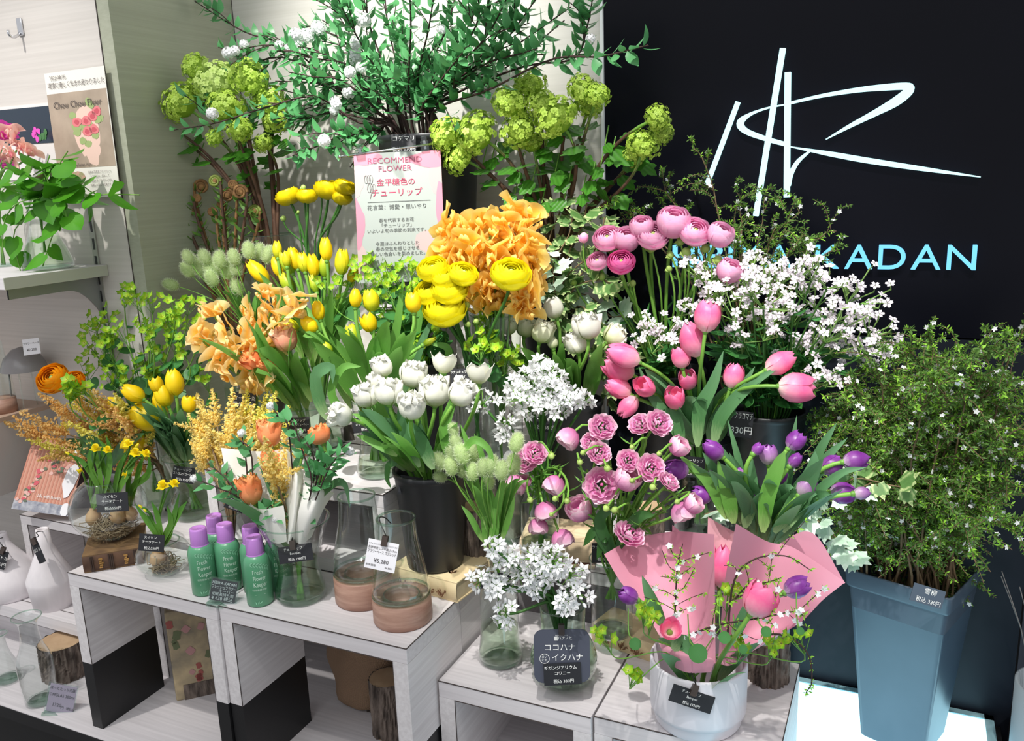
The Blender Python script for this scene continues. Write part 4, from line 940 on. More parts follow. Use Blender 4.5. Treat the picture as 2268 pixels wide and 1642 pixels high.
yel_pet = leafy('yellow_petal', [(0, (196, 200, 30)), (.18, (244, 216, 16)), (1, (255, 220, 24))], .3, .4)
yel_pet2 = leafy('yellow_green_petal', [(0, (168, 196, 40)), (.4, (226, 218, 34)), (1, (252, 226, 36))], .3, .4)
yel_bud = leafy('yellow_bud_petal', [(0, (140, 184, 40)), (.6, (190, 206, 44)), (1, (226, 220, 50))], .3, .4)
pink_pet = leafy('pink_petal', [(0, (252, 232, 222)), (.18, (250, 172, 196)), (.6, (247, 112, 166)), (1, (250, 146, 188))], .3, .38)
purp_pet = leafy('purple_petal', [(0, (214, 190, 214)), (.2, (150, 84, 164)), (.6, (122, 44, 142)), (1, (150, 80, 172))], .22, .35)
purp_pale = leafy('purple_pale_petal', [(0, (214, 200, 206)), (.4, (176, 134, 180)), (1, (140, 70, 160))], .22, .35)
oran_pet = leafy('orange_petal', [(0, (246, 190, 110)), (.3, (252, 172, 120)), (.7, (248, 146, 92)), (1, (252, 176, 110))], .3, .42)
peach_pet = leafy('peach_petal', [(0, (250, 206, 150)), (.4, (248, 168, 144)), (1, (250, 190, 150))], .28, .42)
ran_yel = leafy('ranunculus_yellow', [(0, (196, 206, 20)), (.5, (240, 230, 20)), (1, (252, 244, 40))], .35, .45)
ran_yel_dk = leafy('ranunculus_golden', [(0, (190, 186, 10)), (.5, (232, 212, 8)), (1, (246, 226, 20))], .3, .45)
ran_pink = leafy('ranunculus_pink', [(0, (253, 226, 236)), (.5, (248, 166, 212)), (1, (253, 206, 232))], .3, .42)
ran_deep = leafy('ranunculus_deep_pink', [(0, (250, 196, 214)), (.5, (222, 84, 164)), (1, (240, 130, 190))], .25, .42)
ran_lil = leafy('ranunculus_lilac', [(0, (206, 110, 166)), (.5, (230, 150, 198)), (.85, (244, 192, 218)), (1, (250, 226, 234))], .35, .4)
ran_ora = leafy('ranunculus_orange', [(0, (220, 130, 10)), (1, (250, 176, 24))], .3, .45)
pea_ora = leafy('sweetpea_orange', [(0, (252, 200, 72)), (.6, (254, 213, 96)), (1, (255, 230, 146))], .45, .5)
pea_pea = leafy('sweetpea_peach', [(0, (253, 200, 84)), (.5, (254, 216, 118)), (1, (255, 234, 178))], .45, .5)
pea_pnk = leafy('sweetpea_blush', [(0, (236, 130, 180)), (.5, (250, 196, 186)), (1, (252, 214, 200))], .4, .5)
pea_mag = leafy('sweetpea_magenta', [(0, (220, 60, 180)), (1, (240, 90, 200))], .4, .5)
ast_yel = leafy('astilbe_yellow', [(0, (252, 222, 120)), (1, (255, 246, 180))], .6, .7)
ast_dull = leafy('astilbe_tan', [(0, (236, 190, 112)), (1, (254, 228, 160))], .6, .7)
ast_lime = leafy('astilbe_lime', [(0, (230, 222, 90)), (1, (252, 242, 140))], .5, .7)
spir_leaf = leafy('spirea_leaf', [(0, (74, 112, 46)), (1, (106, 146, 60))], .25, .5)
spir_lime = leafy('spirea_leaf_lime', [(0, (130, 190, 50)), (1, (160, 214, 70))], .25, .5)
ivy_mat = leafy('ivy_leaf', [(0, (74, 112, 58)), (.52, (98, 138, 76)), (.72, (186, 202, 140)), (1, (226, 232, 186))], .2, .4, noise_amt=.45)
ivy_pale = leafy('ivy_leaf_pale', [(0, (150, 190, 150)), (.5, (196, 224, 200)), (1, (236, 244, 230))], .2, .4, noise_amt=.4)
fern_brown = plain('fern_brown', (112, 78, 46), .8, c2=(150, 112, 66), nscale=120)
fern_curl = leafy('fern_curl', [(0, (116, 132, 50)), (1, (150, 160, 80))], .1, .5)
fern_leaf = leafy('fern_leaf', [(0, (70, 120, 52)), (1, (120, 160, 70))], .25, .5)
bud_green = leafy('bud_green', [(0, (140, 176, 80)), (1, (176, 200, 110))], .15, .45)
narc_leaf = leafy('narcissus_leaf', [(0, (120, 170, 60)), (1, (72, 136, 44))], .25, .4, vein=4)
narc_yel = leafy('narcissus_yellow', [(0, (230, 200, 10)), (1, (252, 232, 30))], .3, .45)
bulb_mat = plain('bulb_skin', (150, 108, 72), .6, c2=(196, 160, 118), nscale=26, mscale=(1, 1, .2))
root_mat = plain('root_fibre', (176, 158, 130), .9, c2=(120, 104, 84), nscale=60)
dark_leaf = leafy('dark_leaf', [(0, (40, 76, 36)), (1, (56, 98, 44))], .15, .35)
stamen = plain('stamen_red', (190, 50, 40), .6)

# ---------------------------------------------------------------- prototype shapes (unit size, base at the origin, along +Z)
def pat(fn, nu, nv, name, mat, mb=None, M=None):
    U = np.linspace(-1, 1, nu); Vv = np.linspace(0, 1, nv); P = np.array([[fn(u, v) for u in U] for v in Vv])
    uv = np.array([[((u+1)/2, v) for u in U] for v in Vv])
    b = mb or MB(); b.grid(P, uv, M=M)
    return b if mb is not None else b.me(name, mat)
TP = {'bud': [.07, .20, .27, .21, .10, .03], 'closed': [.08, .26, .35, .33, .21, .08], 'egg': [.09, .29, .40, .39, .30, .18], 'half': [.09, .32, .42, .43, .38, .31], 'open': [.09, .34, .50, .58, .62, .66]}
TV = [0, .14, .38, .62, .86, 1.0]
def tulip_petal(kind, k=1.0, ruf=0.0, wide=1.0, seed=0):
    R_ = np.array(TP[kind])*k; g = np.random.RandomState(seed)
    a1, a2, p1, p2 = g.uniform(-.03, .03), g.uniform(-.03, .03), g.uniform(0, 6), g.uniform(0, 6)
    def fn(u, v):
        r = float(np.interp(v, TV, R_)); w = float(np.interp(v, [0, .18, .45, .7, .86, .95, 1], [.12, .30, .43, .39, .26, .14, .02]))*wide*(R_[2]/.36)
        a = max(-1.5, min(1.5, u*w/max(r, .16)))
        r2 = r*(1+.05*u*u*(1-v)-.05*math.exp(-(u*4)**2)*v)+ruf*.085*math.sin(5*u+p1)*v*v+a1*v+.02*v*v
        z = v-.07*u*u*v+ruf*.06*math.sin(7*u+p2)*v
        return (r2*math.sin(a)+a2*v*v, -r2*math.cos(a), z)
    return fn
PROTO = {}
def tulip_meshes(kind, mat, ruf=0.0):
    k = (kind, mat.name, ruf)
    if k not in PROTO:
        PROTO[k] = [[pat(tulip_petal(kind, 1.0, ruf, 1.0, s), 7, 9, 'petal', mat) for s in range(3)], [pat(tulip_petal(kind, .86, ruf, .95, 9+s), 7, 9, 'petal', mat) for s in range(2)]]
        if ruf: PROTO[k] += [[pat(tulip_petal('half', .70, ruf*2.0, 1.2, 30+s), 9, 8, 'petal', mat) for s in range(3)], [pat(tulip_petal('egg', .46, ruf*2.2, 1.5, 40+s), 9, 7, 'petal', mat) for s in range(2)]]
    return PROTO[k]
def ball_me(name, mat, r=1.0, n=8, m=6):
    k = (name, mat.name, r if np.isscalar(r) else tuple(r))
    if k not in PROTO: PROTO[k] = MB().ball((0, 0, 0), r, n, m).me(name, mat)
    return PROTO[k]
def ran_petal(rho, tt, tb, aw, flare, wav, flat, seed):
    g = np.random.RandomState(seed); ph = g.uniform(0, 6); j = g.uniform(-.06, .06)
    def fn(u, v):
        th = tb+(tt+j+.30*u*u*aw/.7-tb)*v; r = rho*(1+flare*v*v+wav*v*math.sin(6*u+ph)*.5); fi = u*aw*(.35+.65*min(1, v*2.2))
        return (r*math.sin(th)*math.sin(fi), -r*math.sin(th)*math.cos(fi), r*math.cos(th)*flat+.78*flat)
    return fn
RSPEC = {
 'full': [(1.0, 1.42, 5, .80, .03, .03), (.92, 1.15, 6, .72, .02, .03), (.83, .95, 6, .74, .01, .03), (.70, .78, 6, .76, 0, .03), (.56, .64, 5, .84, 0, .03), (.42, .55, 5, .9, 0, .02), (.28, .45, 4, 1.0, 0, 0)],
 'ball': [(1.0, 1.05, 5, .80, .09, .05), (.95, .85, 6, .74, .07, .05), (.86, .68, 6, .78, .05, .06), (.72, .55, 6, .8, .04, .06), (.56, .48, 5, .9, 0, .02), (.38, .42, 4, 1.0, 0, .02)],
 'wavy': [(1.0, 1.85, 5, .70, .14, .12), (.86, 1.5, 5, .62, .14, .16), (.68, 1.2, 5, .58, .14, .20), (.50, .92, 5, .54, .10, .24), (.32, .66, 4, .55, .08, .24)],
 'cup': [(1.0, .95, 5, .80, .12, .06), (.86, .80, 5, .80, .10, .06), (.68, .65, 5, .8, .06, .07)],
}
def ran_meshes(kind, mat, mat_in=None):
    k = ('ran', kind, mat.name)
    if k not in PROTO:
        flat = {'full': .86, 'ball': 1.08, 'wavy': .60, 'cup': 1.05}[kind]; L = RSPEC[kind]; outer = []; whorl = MB()
        for i, (rho, tt, n, aw, fl, wv) in enumerate(L):
            if i < 3: outer.append((n, [pat(ran_petal(rho, tt, 2.75, aw, fl, wv, flat, 7*i+s), 7, 6, 'petal', mat) for s in range(2)]))
            else:
                for q in range(n): pat(ran_petal(rho, tt, 2.2, aw, fl, wv, flat, 50+i*9+q), 6, 5, '', mat, whorl, rotZ(6.283*q/n+i*.7))
        PROTO[k] = (outer, whorl.me('petal_whorl', mat_in or mat) if whorl.n else None, flat)
    return PROTO[k]
def pea_meshes(mat):
    k = ('pea', mat.name)
    if k not in PROTO:
        out = []
        for s in range(4):
            g = np.random.RandomState(s+3); p1, p2, am = g.uniform(0, 6), g.uniform(0, 6), g.uniform(.08, .15)
            def std(u, v, p1=p1, am=am):
                a = u*1.35; r = v*(1-.22*math.exp(-(u*4)**2)); return (r*math.sin(a)*1.05, -.30*math.cos(u*1.5)*v*v+am*v*v*math.sin(5*a+p1)+.10, r*math.cos(a)*.95)
            def wing(u, v, p2=p2):
                return (u*.28*math.sin(math.pi*min(1, v*.9+.08))+.10*v*math.sin(3*u+p2)*.5+.12*v, -.16-.32*math.sin(v*2.2)+.12*u*u, .62*v-.10*u*u)
            def wing2(u, v, p2=p2):
                x, y, z = wing(u, v, p2+1); return (-x, y, z*.95)
            out.append((pat(std, 13, 7, 'standard_petal', mat), pat(wing, 5, 6, 'wing_petal', mat), pat(wing2, 5, 6, 'wing_petal', mat)))
        PROTO[k] = out
    return PROTO[k]
def flat_leaf(name, mat, wl=.36, fold=.18, arch=.2, tipk=1.0, n=6, stalk=.0):
    k = ('leaf', name, mat.name, wl, arch)
    if k not in PROTO:
        def fn(u, v):
            w = wl*math.sin(math.pi*min(.999, v**.8*.96+.03))**tipk; return (u*w, -arch*v*v+fold*abs(u)*w, v+stalk)
        PROTO[k] = pat(fn, 3, n, name, mat)
    return PROTO[k]
def lobed_leaf(name, mat, pts, arch=.15):
    """outline given as (angle, radius) from the stalk end centre"""
    k = ('lobed', name, mat.name)
    if k not in PROTO:
        v = [(0, 0, .42)]; uv = [(.5, .3)]
        for a, r in pts: v.append((r*math.sin(a), -arch*r*r+.04*abs(math.sin(a)), .42+r*math.cos(a))); uv.append((.5+.5*math.sin(a)*r, min(1, r*1.5)))
        n = len(pts); f = [(0, i, i+1) for i in range(1, n)]+[(0, n, 1)]
        PROTO[k] = MB().add(v, f, uv).me(name, mat)
    return PROTO[k]
IVY = [(-3.14, .30), (-2.5, .46), (-2.2, .40), (-1.55, .50), (-1.15, .36), (-.72, .48), (-.45, .34), (0, .62), (.45, .34), (.72, .48), (1.15, .36), (1.55, .50), (2.2, .40), (2.5, .46)]
VIB = [(-3.14, .36), (-2.6, .44), (-1.9, .42), (-1.5, .36), (-1.2, .50), (-.95, .56), (-.7, .40), (-.35, .50), (-.15, .56), (0, .66), (.15, .56), (.35, .50), (.7, .40), (.95, .56), (1.2, .50), (1.5, .36), (1.9, .42), (2.6, .44)]
HEART = [(-3.14, .28), (-2.8, .42), (-2.2, .46), (-1.6, .44), (-1.0, .42), (-.5, .46), (-.2, .54), (0, .66), (.2, .54), (.5, .46), (1.0, .42), (1.6, .44), (2.2, .46), (2.8, .42)]
ROUND = [(a, .46) for a in np.linspace(-3.14, 3.14, 13)[:-1]]
def star(name, mat, n, wl, cup, rim=1.0, notch=0, tube=None, tmat=None):
    """small flower, petals joined round a centre, radius 1"""
    k = ('star', name, mat.name, n, wl)
    if k not in PROTO:
        b = MB()
        for i in range(n):
            a = 6.283*i/n; c, s_ = math.cos(a), math.sin(a)
            L = [(.06, 0, 0)] + [(.55, -wl, .55*cup), (.62, 0, .50*cup), (.55, wl, .55*cup)] + ([(1.0, -wl*.55, cup*.8), (.86, 0, cup*.8), (1.0, wl*.55, cup*.8)] if notch else [(1.0, 0, cup*.85)])
            v = [(x*c-y*s_, x*s_+y*c, z) for x, y, z in L]; uv = [(.5, x) for x, y, z in L]
            b.add(v, [(0, 2, 1), (0, 3, 2), (1, 2, 5, 4), (2, 3, 6, 5)] if notch else [(0, 2, 1), (0, 3, 2), (1, 2, 4), (2, 3, 4)], uv)
        PROTO[k] = b.me(name, mat)
    return PROTO[k]
allium_star = star('floret', star_white, 6, .27, .42)
silene_star = star('floret', silene_pet, 5, .34, .10, notch=1)
allium_bud = MB().ball((0, 0, .5), (.28, .28, .5), 8, 6).me('flower_bud', star_white)
def head_mesh(seed, mat):
    k = ('vib', seed, mat.name)
    if k not in PROTO:
        g = np.random.RandomState(seed); b = MB(); n = 170; b.ball((0, 0, -.05), .70, 10, 7)
        for i in range(n):
            z = 1-1.55*(i+.5)/n; a = i*2.39996; s_ = math.sqrt(max(0, 1-z*z)); p = nrm(np.array([s_*math.cos(a), s_*math.sin(a), z])+.12*g.randn(3)); r = 1+.07*g.randn()
            M = frame(p*r*.92, p+.25*g.randn(3), .145*g.uniform(.8, 1.2)); 
            for q in range(5):
                t = 6.283*q/5; c, s2 = math.cos(t), math.sin(t)
                L = [(.05, 0, 0), (.6, -.42, .12), (1.0, -.2, .0), (1.0, .2, .0), (.6, .42, .12)]
                b.add([(x*c-y*s2, x*s2+y*c, z2) for x, y, z2 in L], [(0, 1, 2, 3, 4)], [(.5, .2+.8*x) for x, y, z2 in L], M)
        PROTO[k] = b.me('floret_head', mat)
    return PROTO[k]
def pom_mesh(seed):
    k = ('pom', seed)
    if k not in PROTO:
        g = np.random.RandomState(seed); b = MB(); b.ball((0, 0, 0), .6, 8, 6); n = 46
        for i in range(n):
            z = 1-1.7*(i+.5)/n; a = i*2.4; s_ = math.sqrt(max(0, 1-z*z)); p = np.array([s_*math.cos(a), s_*math.sin(a), z]); M = frame(p*.85, p+.2*g.randn(3), .26)
            for q in range(5):
                t = 6.283*q/5; c, s2 = math.cos(t), math.sin(t); L = [(.05, 0, 0), (.6, -.4, .1), (1, 0, 0), (.6, .4, .1)]
                b.add([(x*c-y*s2, x*s2+y*c, z2) for x, y, z2 in L], [(0, 1, 2, 3)], [(.5, .3+.7*x) for x, y, z2 in L], M)
        PROTO[k] = b.me('flower_cluster', star_white)
    return PROTO[k]
def fuzz_mesh(seed):
    k = ('fuzz', seed)
    if k not in PROTO:
        g = np.random.RandomState(seed); b = MB(); b.ball((0, 0, .5), (.30, .30, .48), 10, 8); n = 700
        b.uv = [np.full((b.n, 2), .38)]
        for i in range(n):
            z = 1-2*(i+.5)/n; a = i*2.39996; s_ = math.sqrt(1-z*z); p = np.array([s_*math.cos(a)*.30, s_*math.sin(a)*.30, .5+z*.48]); d = nrm(np.array([s_*math.cos(a), s_*math.sin(a), z*.6+.55])+.25*g.randn(3)); w = np.cross(d, g.randn(3)); w = nrm(w)*.012
            l_ = g.uniform(.09, .22); b.add([p-w, p+w, p+d*l_], [(0, 1, 2)], [(.5, .4), (.5, .4), (.5, 1)])
        PROTO[k] = b.me('fluffy_head', fuzz)
    return PROTO[k]
def plume_mesh(seed, mat):
    """astilbe spike: side branchlets covered in tiny blobs"""
    k = ('plume', seed, mat.name)
    if k not in PROTO:
        g = np.random.RandomState(seed); b = MB(); b.tube([(0, 0, 0), (0, 0, 1)], .010, 4)
        for i in range(34):
            v = .05+.95*i/34; l_ = .30*(1-v)**.8*g.uniform(.7, 1.15)+.025; a = i*2.4; d = np.array([math.cos(a), math.sin(a), .75]); d = d/np.linalg.norm(d)
            for j in range(max(2, int(l_*40))):
                p = np.array([0, 0, v])+d*l_*(j+.5)/max(2, int(l_*40))+.014*g.randn(3); s_ = g.uniform(.018, .034)
                o_ = nrm(d*.5+np.array([0, 0, .45])+.55*g.randn(3)); e1 = nrm(np.cross(o_, g.randn(3)))*s_*1.25; e2 = np.cross(o_, e1); b.add([p-e1-o_*s_*.5, p+e2, p+e1-o_*s_*.5, p-e2, p+o_*s_*.5], [(0, 3, 4), (3, 2, 4), (2, 1, 4), (1, 0, 4)], np.full((5, 2), g.uniform(.1, 1)))
        PROTO[k] = b.me('plume', mat)
    return PROTO[k]
def tri_leaf_mesh(mat, seed):
    k = ('tri', mat.name, seed)
    if k not in PROTO:
        g = np.random.RandomState(seed); b = MB()
        for q in range(4):
            d = nrm([math.cos(q*1.7+seed), math.sin(q*1.7+seed), g.uniform(.3, 1)]); M = frame((0, 0, 0), d, g.uniform(.6, 1.05))
            b.add([(0, 0, 0), (-.17, .02, .5), (0, -.04, 1), (.17, .02, .5)], [(0, 3, 2, 1)], [(.5, 0), (.3, .5), (.5, 1), (.7, .5)], M)
        PROTO[k] = (np.concatenate(b.v), b.f, np.concatenate(b.uv))
    return PROTO[k]

# ---------------------------------------------------------------- building helpers
REG = {}                # bunches: things to be told apart by their order in the picture
ORD = 'first second third fourth fifth sixth seventh eighth ninth tenth eleventh twelfth thirteenth fourteenth fifteenth sixteenth seventeenth eighteenth nineteenth twentieth twenty-first twenty-second twenty-third twenty-fourth twenty-fifth twenty-sixth twenty-seventh twenty-eighth twenty-ninth thirtieth'.split()
ORD += [f'{t}-{u}' for t in ('thirty', 'forty') for u in 'first second third fourth fifth sixth seventh eighth ninth'.split()]
def reg(key, o, p):
    REG.setdefault(key, []).append((pix(p)[0], o))
def name_in_order():
    for (desc, where, what), L in REG.items():
        L.sort(key=lambda t: t[0])
        where = (' '+where) if where else ''
        for i, (_, o) in enumerate(L):
            if len(L) == 1: o['label'] = f'{desc}{where}'
            elif i == 0: o['label'] = f'{desc}{where}, leftmost {what}'
            elif i == len(L)-1: o['label'] = f'{desc}{where}, rightmost {what}'
            else: o['label'] = f'{desc}{where}, {ORD[i]} {what} from left'
def ribbon(mb, path, wid, hint, fold=.25, nu=5, prof=None):
    path = np.asarray(path, float); n = len(path); T = np.gradient(path, axis=0); T /= np.linalg.norm(T, axis=1)[:, None]+1e-9
    hint = np.broadcast_to(np.asarray(hint, float), (n, 3)); S_ = np.cross(T, hint); S_ /= np.linalg.norm(S_, axis=1)[:, None]+1e-9; Nn = np.cross(S_, T)
    v = np.linspace(0, 1, n); w = wid*(np.sin(np.pi*np.clip(v**.75*.95+.05, 0, 1))**.75 if prof is None else np.interp(v, *prof)); w[-1] = wid*.02
    U = np.linspace(-1, 1, nu); P = path[:, None]+S_[:, None]*(U[None, :, None]*w[:, None, None])+Nn[:, None]*(fold*np.abs(U)[None, :, None]**1.6*w[:, None, None])
    uv = np.stack([np.broadcast_to((U+1)/2, (n, nu)), np.broadcast_to(v[:, None], (n, nu))], -1)
    return mb.grid(P, uv)
class Pot:
    """where a bunch stands: mouth centre, mouth radius, depth of the stems below it"""
    def __init__(s, x, y, zm, r, deep): s.c = np.array([x, y, zm]); s.r = r; s.deep = deep
    def feet(s, head, k=.6, g=RND):
        d = (np.asarray(head)-s.c)[:2]; l_ = np.linalg.norm(d)+1e-6; d = d/l_*min(1, l_/.10)
        j = np.array([g.uniform(-.3, .3), g.uniform(-.3, .3)])
        m = s.c+np.append((d*k+j*.7)*s.r, 0); b = s.c+np.append(-(d*.55+j*.5)*s.r*.72, -s.deep)
        return b, m
def stem_path(pot, base, axis, k=.6, bend=.4, n=12, g=RND):
    b, m = pot.feet(base, k, g); L = np.linalg.norm(base-m)
    up = nrm(m-b)*.6+np.array([0, 0, .6]); q = bez(m, m+nrm(up)*L*.38, base-nrm(axis)*L*bend, base, n)
    return np.vstack([b, (b+m)/2, q]), q
def tulip(key, group, cat_name, pot, base, tip, kind, mat, smat, lmat, fw=0.0, leaves=2, ruf=0, fat=1.0, lw=.015, ll=.16, bend=.35, y=None, g=None, leaf_dir=None, deep_n=0):
    g = g or RND
    B_ = onY(*base, y); d = dep(B_); T_ = onD(*tip, d); Lp = np.linalg.norm(T_-B_); ax = nrm(T_-B_)
    if fw: ax = nrm(ax*math.sqrt(1-fw*fw)-C_F*fw); Lp = Lp/max(.45, math.sqrt(1-fw*fw))
    o = thing(cat_name, None, 'flower', tuple(B_), group); reg(key, o, B_+ax*Lp*.5)
    path, up = stem_path(pot, B_, ax, bend=bend, g=g)
    part('stem', MB().tube(path, np.linspace(.0034, .0028, len(path)), 7), smat, o)
    h = inst('flower_head', ball_me('flower_head', stem_green, (.0042, .0042, .005)), o, frame(B_, ax, 1.0))
    ms = tulip_meshes(kind, mat, ruf); spin = g.uniform(0, 6.28); sr = Lp*fat
    for i in range(3):
        inst('petal', ms[1][i % 2], h, frame(B_, ax, sr, Lp*.98, spin=spin+2.094*i+1.047)@rotX(g.uniform(-.03, .05)))
        inst('petal', ms[0][i % 3], h, frame(B_, ax, sr, Lp, spin=spin+2.094*i)@rotX(g.uniform(.05, .25) if ruf > .6 else g.uniform(0, .10)))
    if ruf:
        for i in range(6): inst('petal', ms[2][i % 3], h, frame(B_, ax, sr*1.05, Lp*1.02, spin=spin+1.047*i+.4)@rotX(g.uniform(-.08, .22)))
        for i in range(4): inst('petal', ms[3][i % 2], h, frame(B_, ax, sr, Lp*1.0, spin=spin+2.1*i)@rotX(g.uniform(-.25, .1)))
    for i in range(leaves):
        m = up[1+i % 2]; out = np.append(nrm((B_-pot.c)[:2]+1e-4), 0); a = g.uniform(-1.3, 1.3)*(1 if i else .7)
        out = np.array([out[0]*math.cos(a)-out[1]*math.sin(a), out[0]*math.sin(a)+out[1]*math.cos(a), 0]); l_ = ll*g.uniform(.75, 1.15); sp = g.uniform(.25, .75)
        s0 = m+np.array([0, 0, -.015]); axis_up = nrm(up[4]-up[0])
        p1 = s0+axis_up*l_*.45+out*l_*.10*sp; p2 = s0+axis_up*l_*.75+out*l_*.30*sp; p3 = s0+axis_up*l_*g.uniform(.70, 1.02)+out*l_*(.45*sp+.1)
        hint = nrm(np.array([0, -1, .35])*.8+out*.6+.35*g.randn(3)) if hasattr(g, 'randn') else nrm(np.array([0, -1, .35])*.8+out*.6+.35*np.array([g.gauss(0, 1) for _ in range(3)]))
        part('leaf', ribbon(MB(), bez(s0, p1, p2, p3, 11), lw*g.uniform(.75, 1.15), hint, .22), lmat, o)
    return o
def ranunculus(key, group, pot, px, py, r_px, y, kind, mat, smat, tilt=(0, 0), mat_in=None, centre=None, fw=.35, bend=.3, stem_r=.0026, nm='ranunculus', leaves=0, ax=None):
    c = onY(px, py, y); s_ = mpp(c); R_ = r_px*s_
    a = nrm(C_U*.8-C_F*fw+C_R*tilt[0]+C_U*tilt[1]) if ax is None else nrm(ax)
    outer, whorl, flat = ran_meshes(kind, mat, mat_in)
    Bs = c-a*R_*.75*flat
    o = thing(nm, None, 'flower', tuple(Bs), group); reg(key, o, c)
    path, up = stem_path(pot, Bs, a, bend=bend)
    part('stem', MB().tube(path, stem_r, 7), smat, o)
    h = inst('flower_head', ball_me('flower_head', bud_green if centre is None else centre, 1.0), o, frame(c, a, R_*(.2 if kind != 'wavy' else .1))); sp = RND.uniform(0, 6)
    for i, (n, ms) in enumerate(outer):
        for q in range(n): inst('petal', ms[q % 2], h, frame(Bs, a, R_, spin=sp+6.283*q/n+i*.5))
    if whorl: inst('petal_whorl', whorl, h, frame(Bs, a, R_, spin=sp), 'stuff')
    for q in range(4):
        inst('sepal', flat_leaf('sepal', stem_dark, .3, .1, .35), h, frame(Bs, a*.25+nrm(np.cross(a, [math.cos(q*1.57+.3), .2, math.sin(q*1.57+.3)])), R_*.55))
    return o, up
def leaves_along(o, path, me_list, t0, t1, n, size, spread=1.0, name='leaf', g=RND, droop=.2, face=.5):
    """leaves set along a stem, alternating round it"""
    path = np.asarray(path); k = len(path); T = np.gradient(path, axis=0)
    for i in range(n):
        t = (t0+(t1-t0)*(i+g.random()*.6)/n)*(k-1); j = min(int(t), k-2); p = path[j]+(path[j+1]-path[j])*(t-j); tt = nrm(T[j])
        a = i*2.4+g.uniform(-.4, .4); e = nrm(np.cross(tt, [.3, .5, .8])); f_ = np.cross(tt, e); out = e*math.cos(a)+f_*math.sin(a)
        d = nrm(out*spread+tt*.55+np.array([0, 0, -droop])); xh = np.cross(d, np.array([0, -.7, .7])*face+out*.3+np.array([0, 0, .4]))
        inst(name, me_list[i % len(me_list)], o, frame(p, d, size*g.uniform(.7, 1.2), x=xh))
# ---------------------------------------------------------------- tulips
NG = np.random.RandomState(11)
def pots(c, y, rpx=None, r=None, deep=.12): return Pot(c[0], y, c[2], r, deep)
def zoomed(L, ox, oy, k): return [((a[0]/k+ox, a[1]/k+oy), (a[2]/k+ox, a[3]/k+oy))+tuple(a[4:]) for a in L]
def tulips(desc, where, group, pot, y0, rows, mats, smat, lmat, kinds, dy=.02, **k):
    for i, rw in enumerate(rows):
        b, t = rw[0], rw[1]; kd = rw[2] if len(rw) > 2 and rw[2] else kinds[i % len(kinds)]; fw = rw[3] if len(rw) > 3 else 0; mt = mats[i % len(mats)]
        if kd == 'bud' and len(mats) > 1: mt = mats[-1]
        kk = dict(k)
        tulip((desc, where, 'bloom'), group, 'tulip', pot, b, t, kd, mt, smat, lmat, fw=fw, y=y0+RND.uniform(-dy, dy), **kk)

zt_ = zat(VTUL[0], VTUL[1], 1010)
PT = Pot(VTUL[0], VTUL[1], zt_, .040, .11)
tulips('yellow tulip', 'in the round vase behind the spray bottles', 'yellow tulips at the left', PT, 1.06, zoomed([(838, 1100, 685, 1050), (950, 1030, 810, 940), (1050, 985, 1020, 880, 'half'), (1165, 1005, 1140, 822), (1115, 1075, 1055, 935), (1090, 1130, 1025, 990), (1080, 1185, 855, 1100), (1250, 1118, 1250, 998, 'half')], 0, 540, 2.984)+[((318, 962), (275, 1002))], [yel_pet], stem_green, leaf_tulip_blue, ['egg', 'closed'], leaves=3, lw=.015, ll=.14, fat=.88)
# upper bunch of slim yellow tulips
PU = Pot(float(onY(700, 760, 1.21)[0]), 1.21, float(onY(700, 800, 1.21)[2]), .045, float(onY(700, 800, 1.21)[2])-Z2-.01)
glass_vase('clear glass vase of slim yellow tulips hidden behind the peach tulips', PU.c[0], 1.21, [(.036, Z2), (.038, Z2+.02), (.040, PU.c[2]*.5+Z2*.5), (.046, PU.c[2])], water=Z2+.07)
tulips('slim yellow tulip', 'in the bunch under the sign', 'slim yellow tulips', PU, 1.18, zoomed([(780, 640, 612, 465), (860, 450, 845, 300), (890, 600, 820, 430), (980, 575, 885, 390), (1020, 540, 960, 352), (1080, 563, 1035, 392), (1160, 600, 1130, 402), (1240, 605, 1235, 420), (1255, 470, 1235, 270), (1375, 585, 1385, 360), (1440, 645, 1500, 495), (990, 735, 885, 560), (1175, 730, 1125, 570, 'bud'), (935, 520, 925, 385)], 380, 450, 3.648), [yel_pet, yel_pet2, yel_pet, yel_bud], stem_green, leaf_tulip, ['closed'], leaves=2, lw=.012, ll=.14, bend=.3, fat=.70)
# waisted vase
PM = Pot(VMAR[0], VMAR[1], zat(VMAR[0], VMAR[1], 890), .036, .10)
tulips('yellow tulip', 'in the waisted vase on the step', 'yellow tulips in the waisted vase', PM, 1.09, zoomed([(1205, 948, 1165, 785), (1035, 1025, 892, 955), (1175, 1040, 1055, 930), (1290, 1228, 1225, 1130, 'egg'), (1485, 848, 1485, 685), (1620, 880, 1600, 693), (1620, 1043, 1565, 885, 'half'), (1490, 1145, 1440, 973)], 380, 450, 3.648)+[((917, 694), (912, 645)), ((937, 765), (967, 747), 'bud')], [yel_pet, yel_pet2, yel_pet, yel_bud], stem_green, leaf_tulip, ['closed', 'closed', 'egg'], leaves=2, lw=.015, ll=.15, bend=.35, fat=.86)
# peach double tulips
PP = Pot(VPEA[0], VPEA[1], zat(VPEA[0], VPEA[1], 895), .046, .09)
tulip(('peach pink double tulip', 'leaning over the sweet peas', 'bloom'), 'peach tulips', 'tulip', PP, (640, 778), (620, 728), 'half', peach_pet, stem_green, leaf_tulip, leaves=3, ruf=1, fat=1.0, lw=.017, ll=.2, y=1.07, bend=.3)
tulips('small orange double tulip', 'in front of the sweet peas', 'peach tulips', PP, 1.05, [((568, 812), (547, 786), 'half', .5), ((606, 822), (590, 794), 'half', .5)], [oran_pet], stem_green, leaf_tulip, ['half'], leaves=3, ruf=1, fat=1.1, lw=.016, ll=.2)
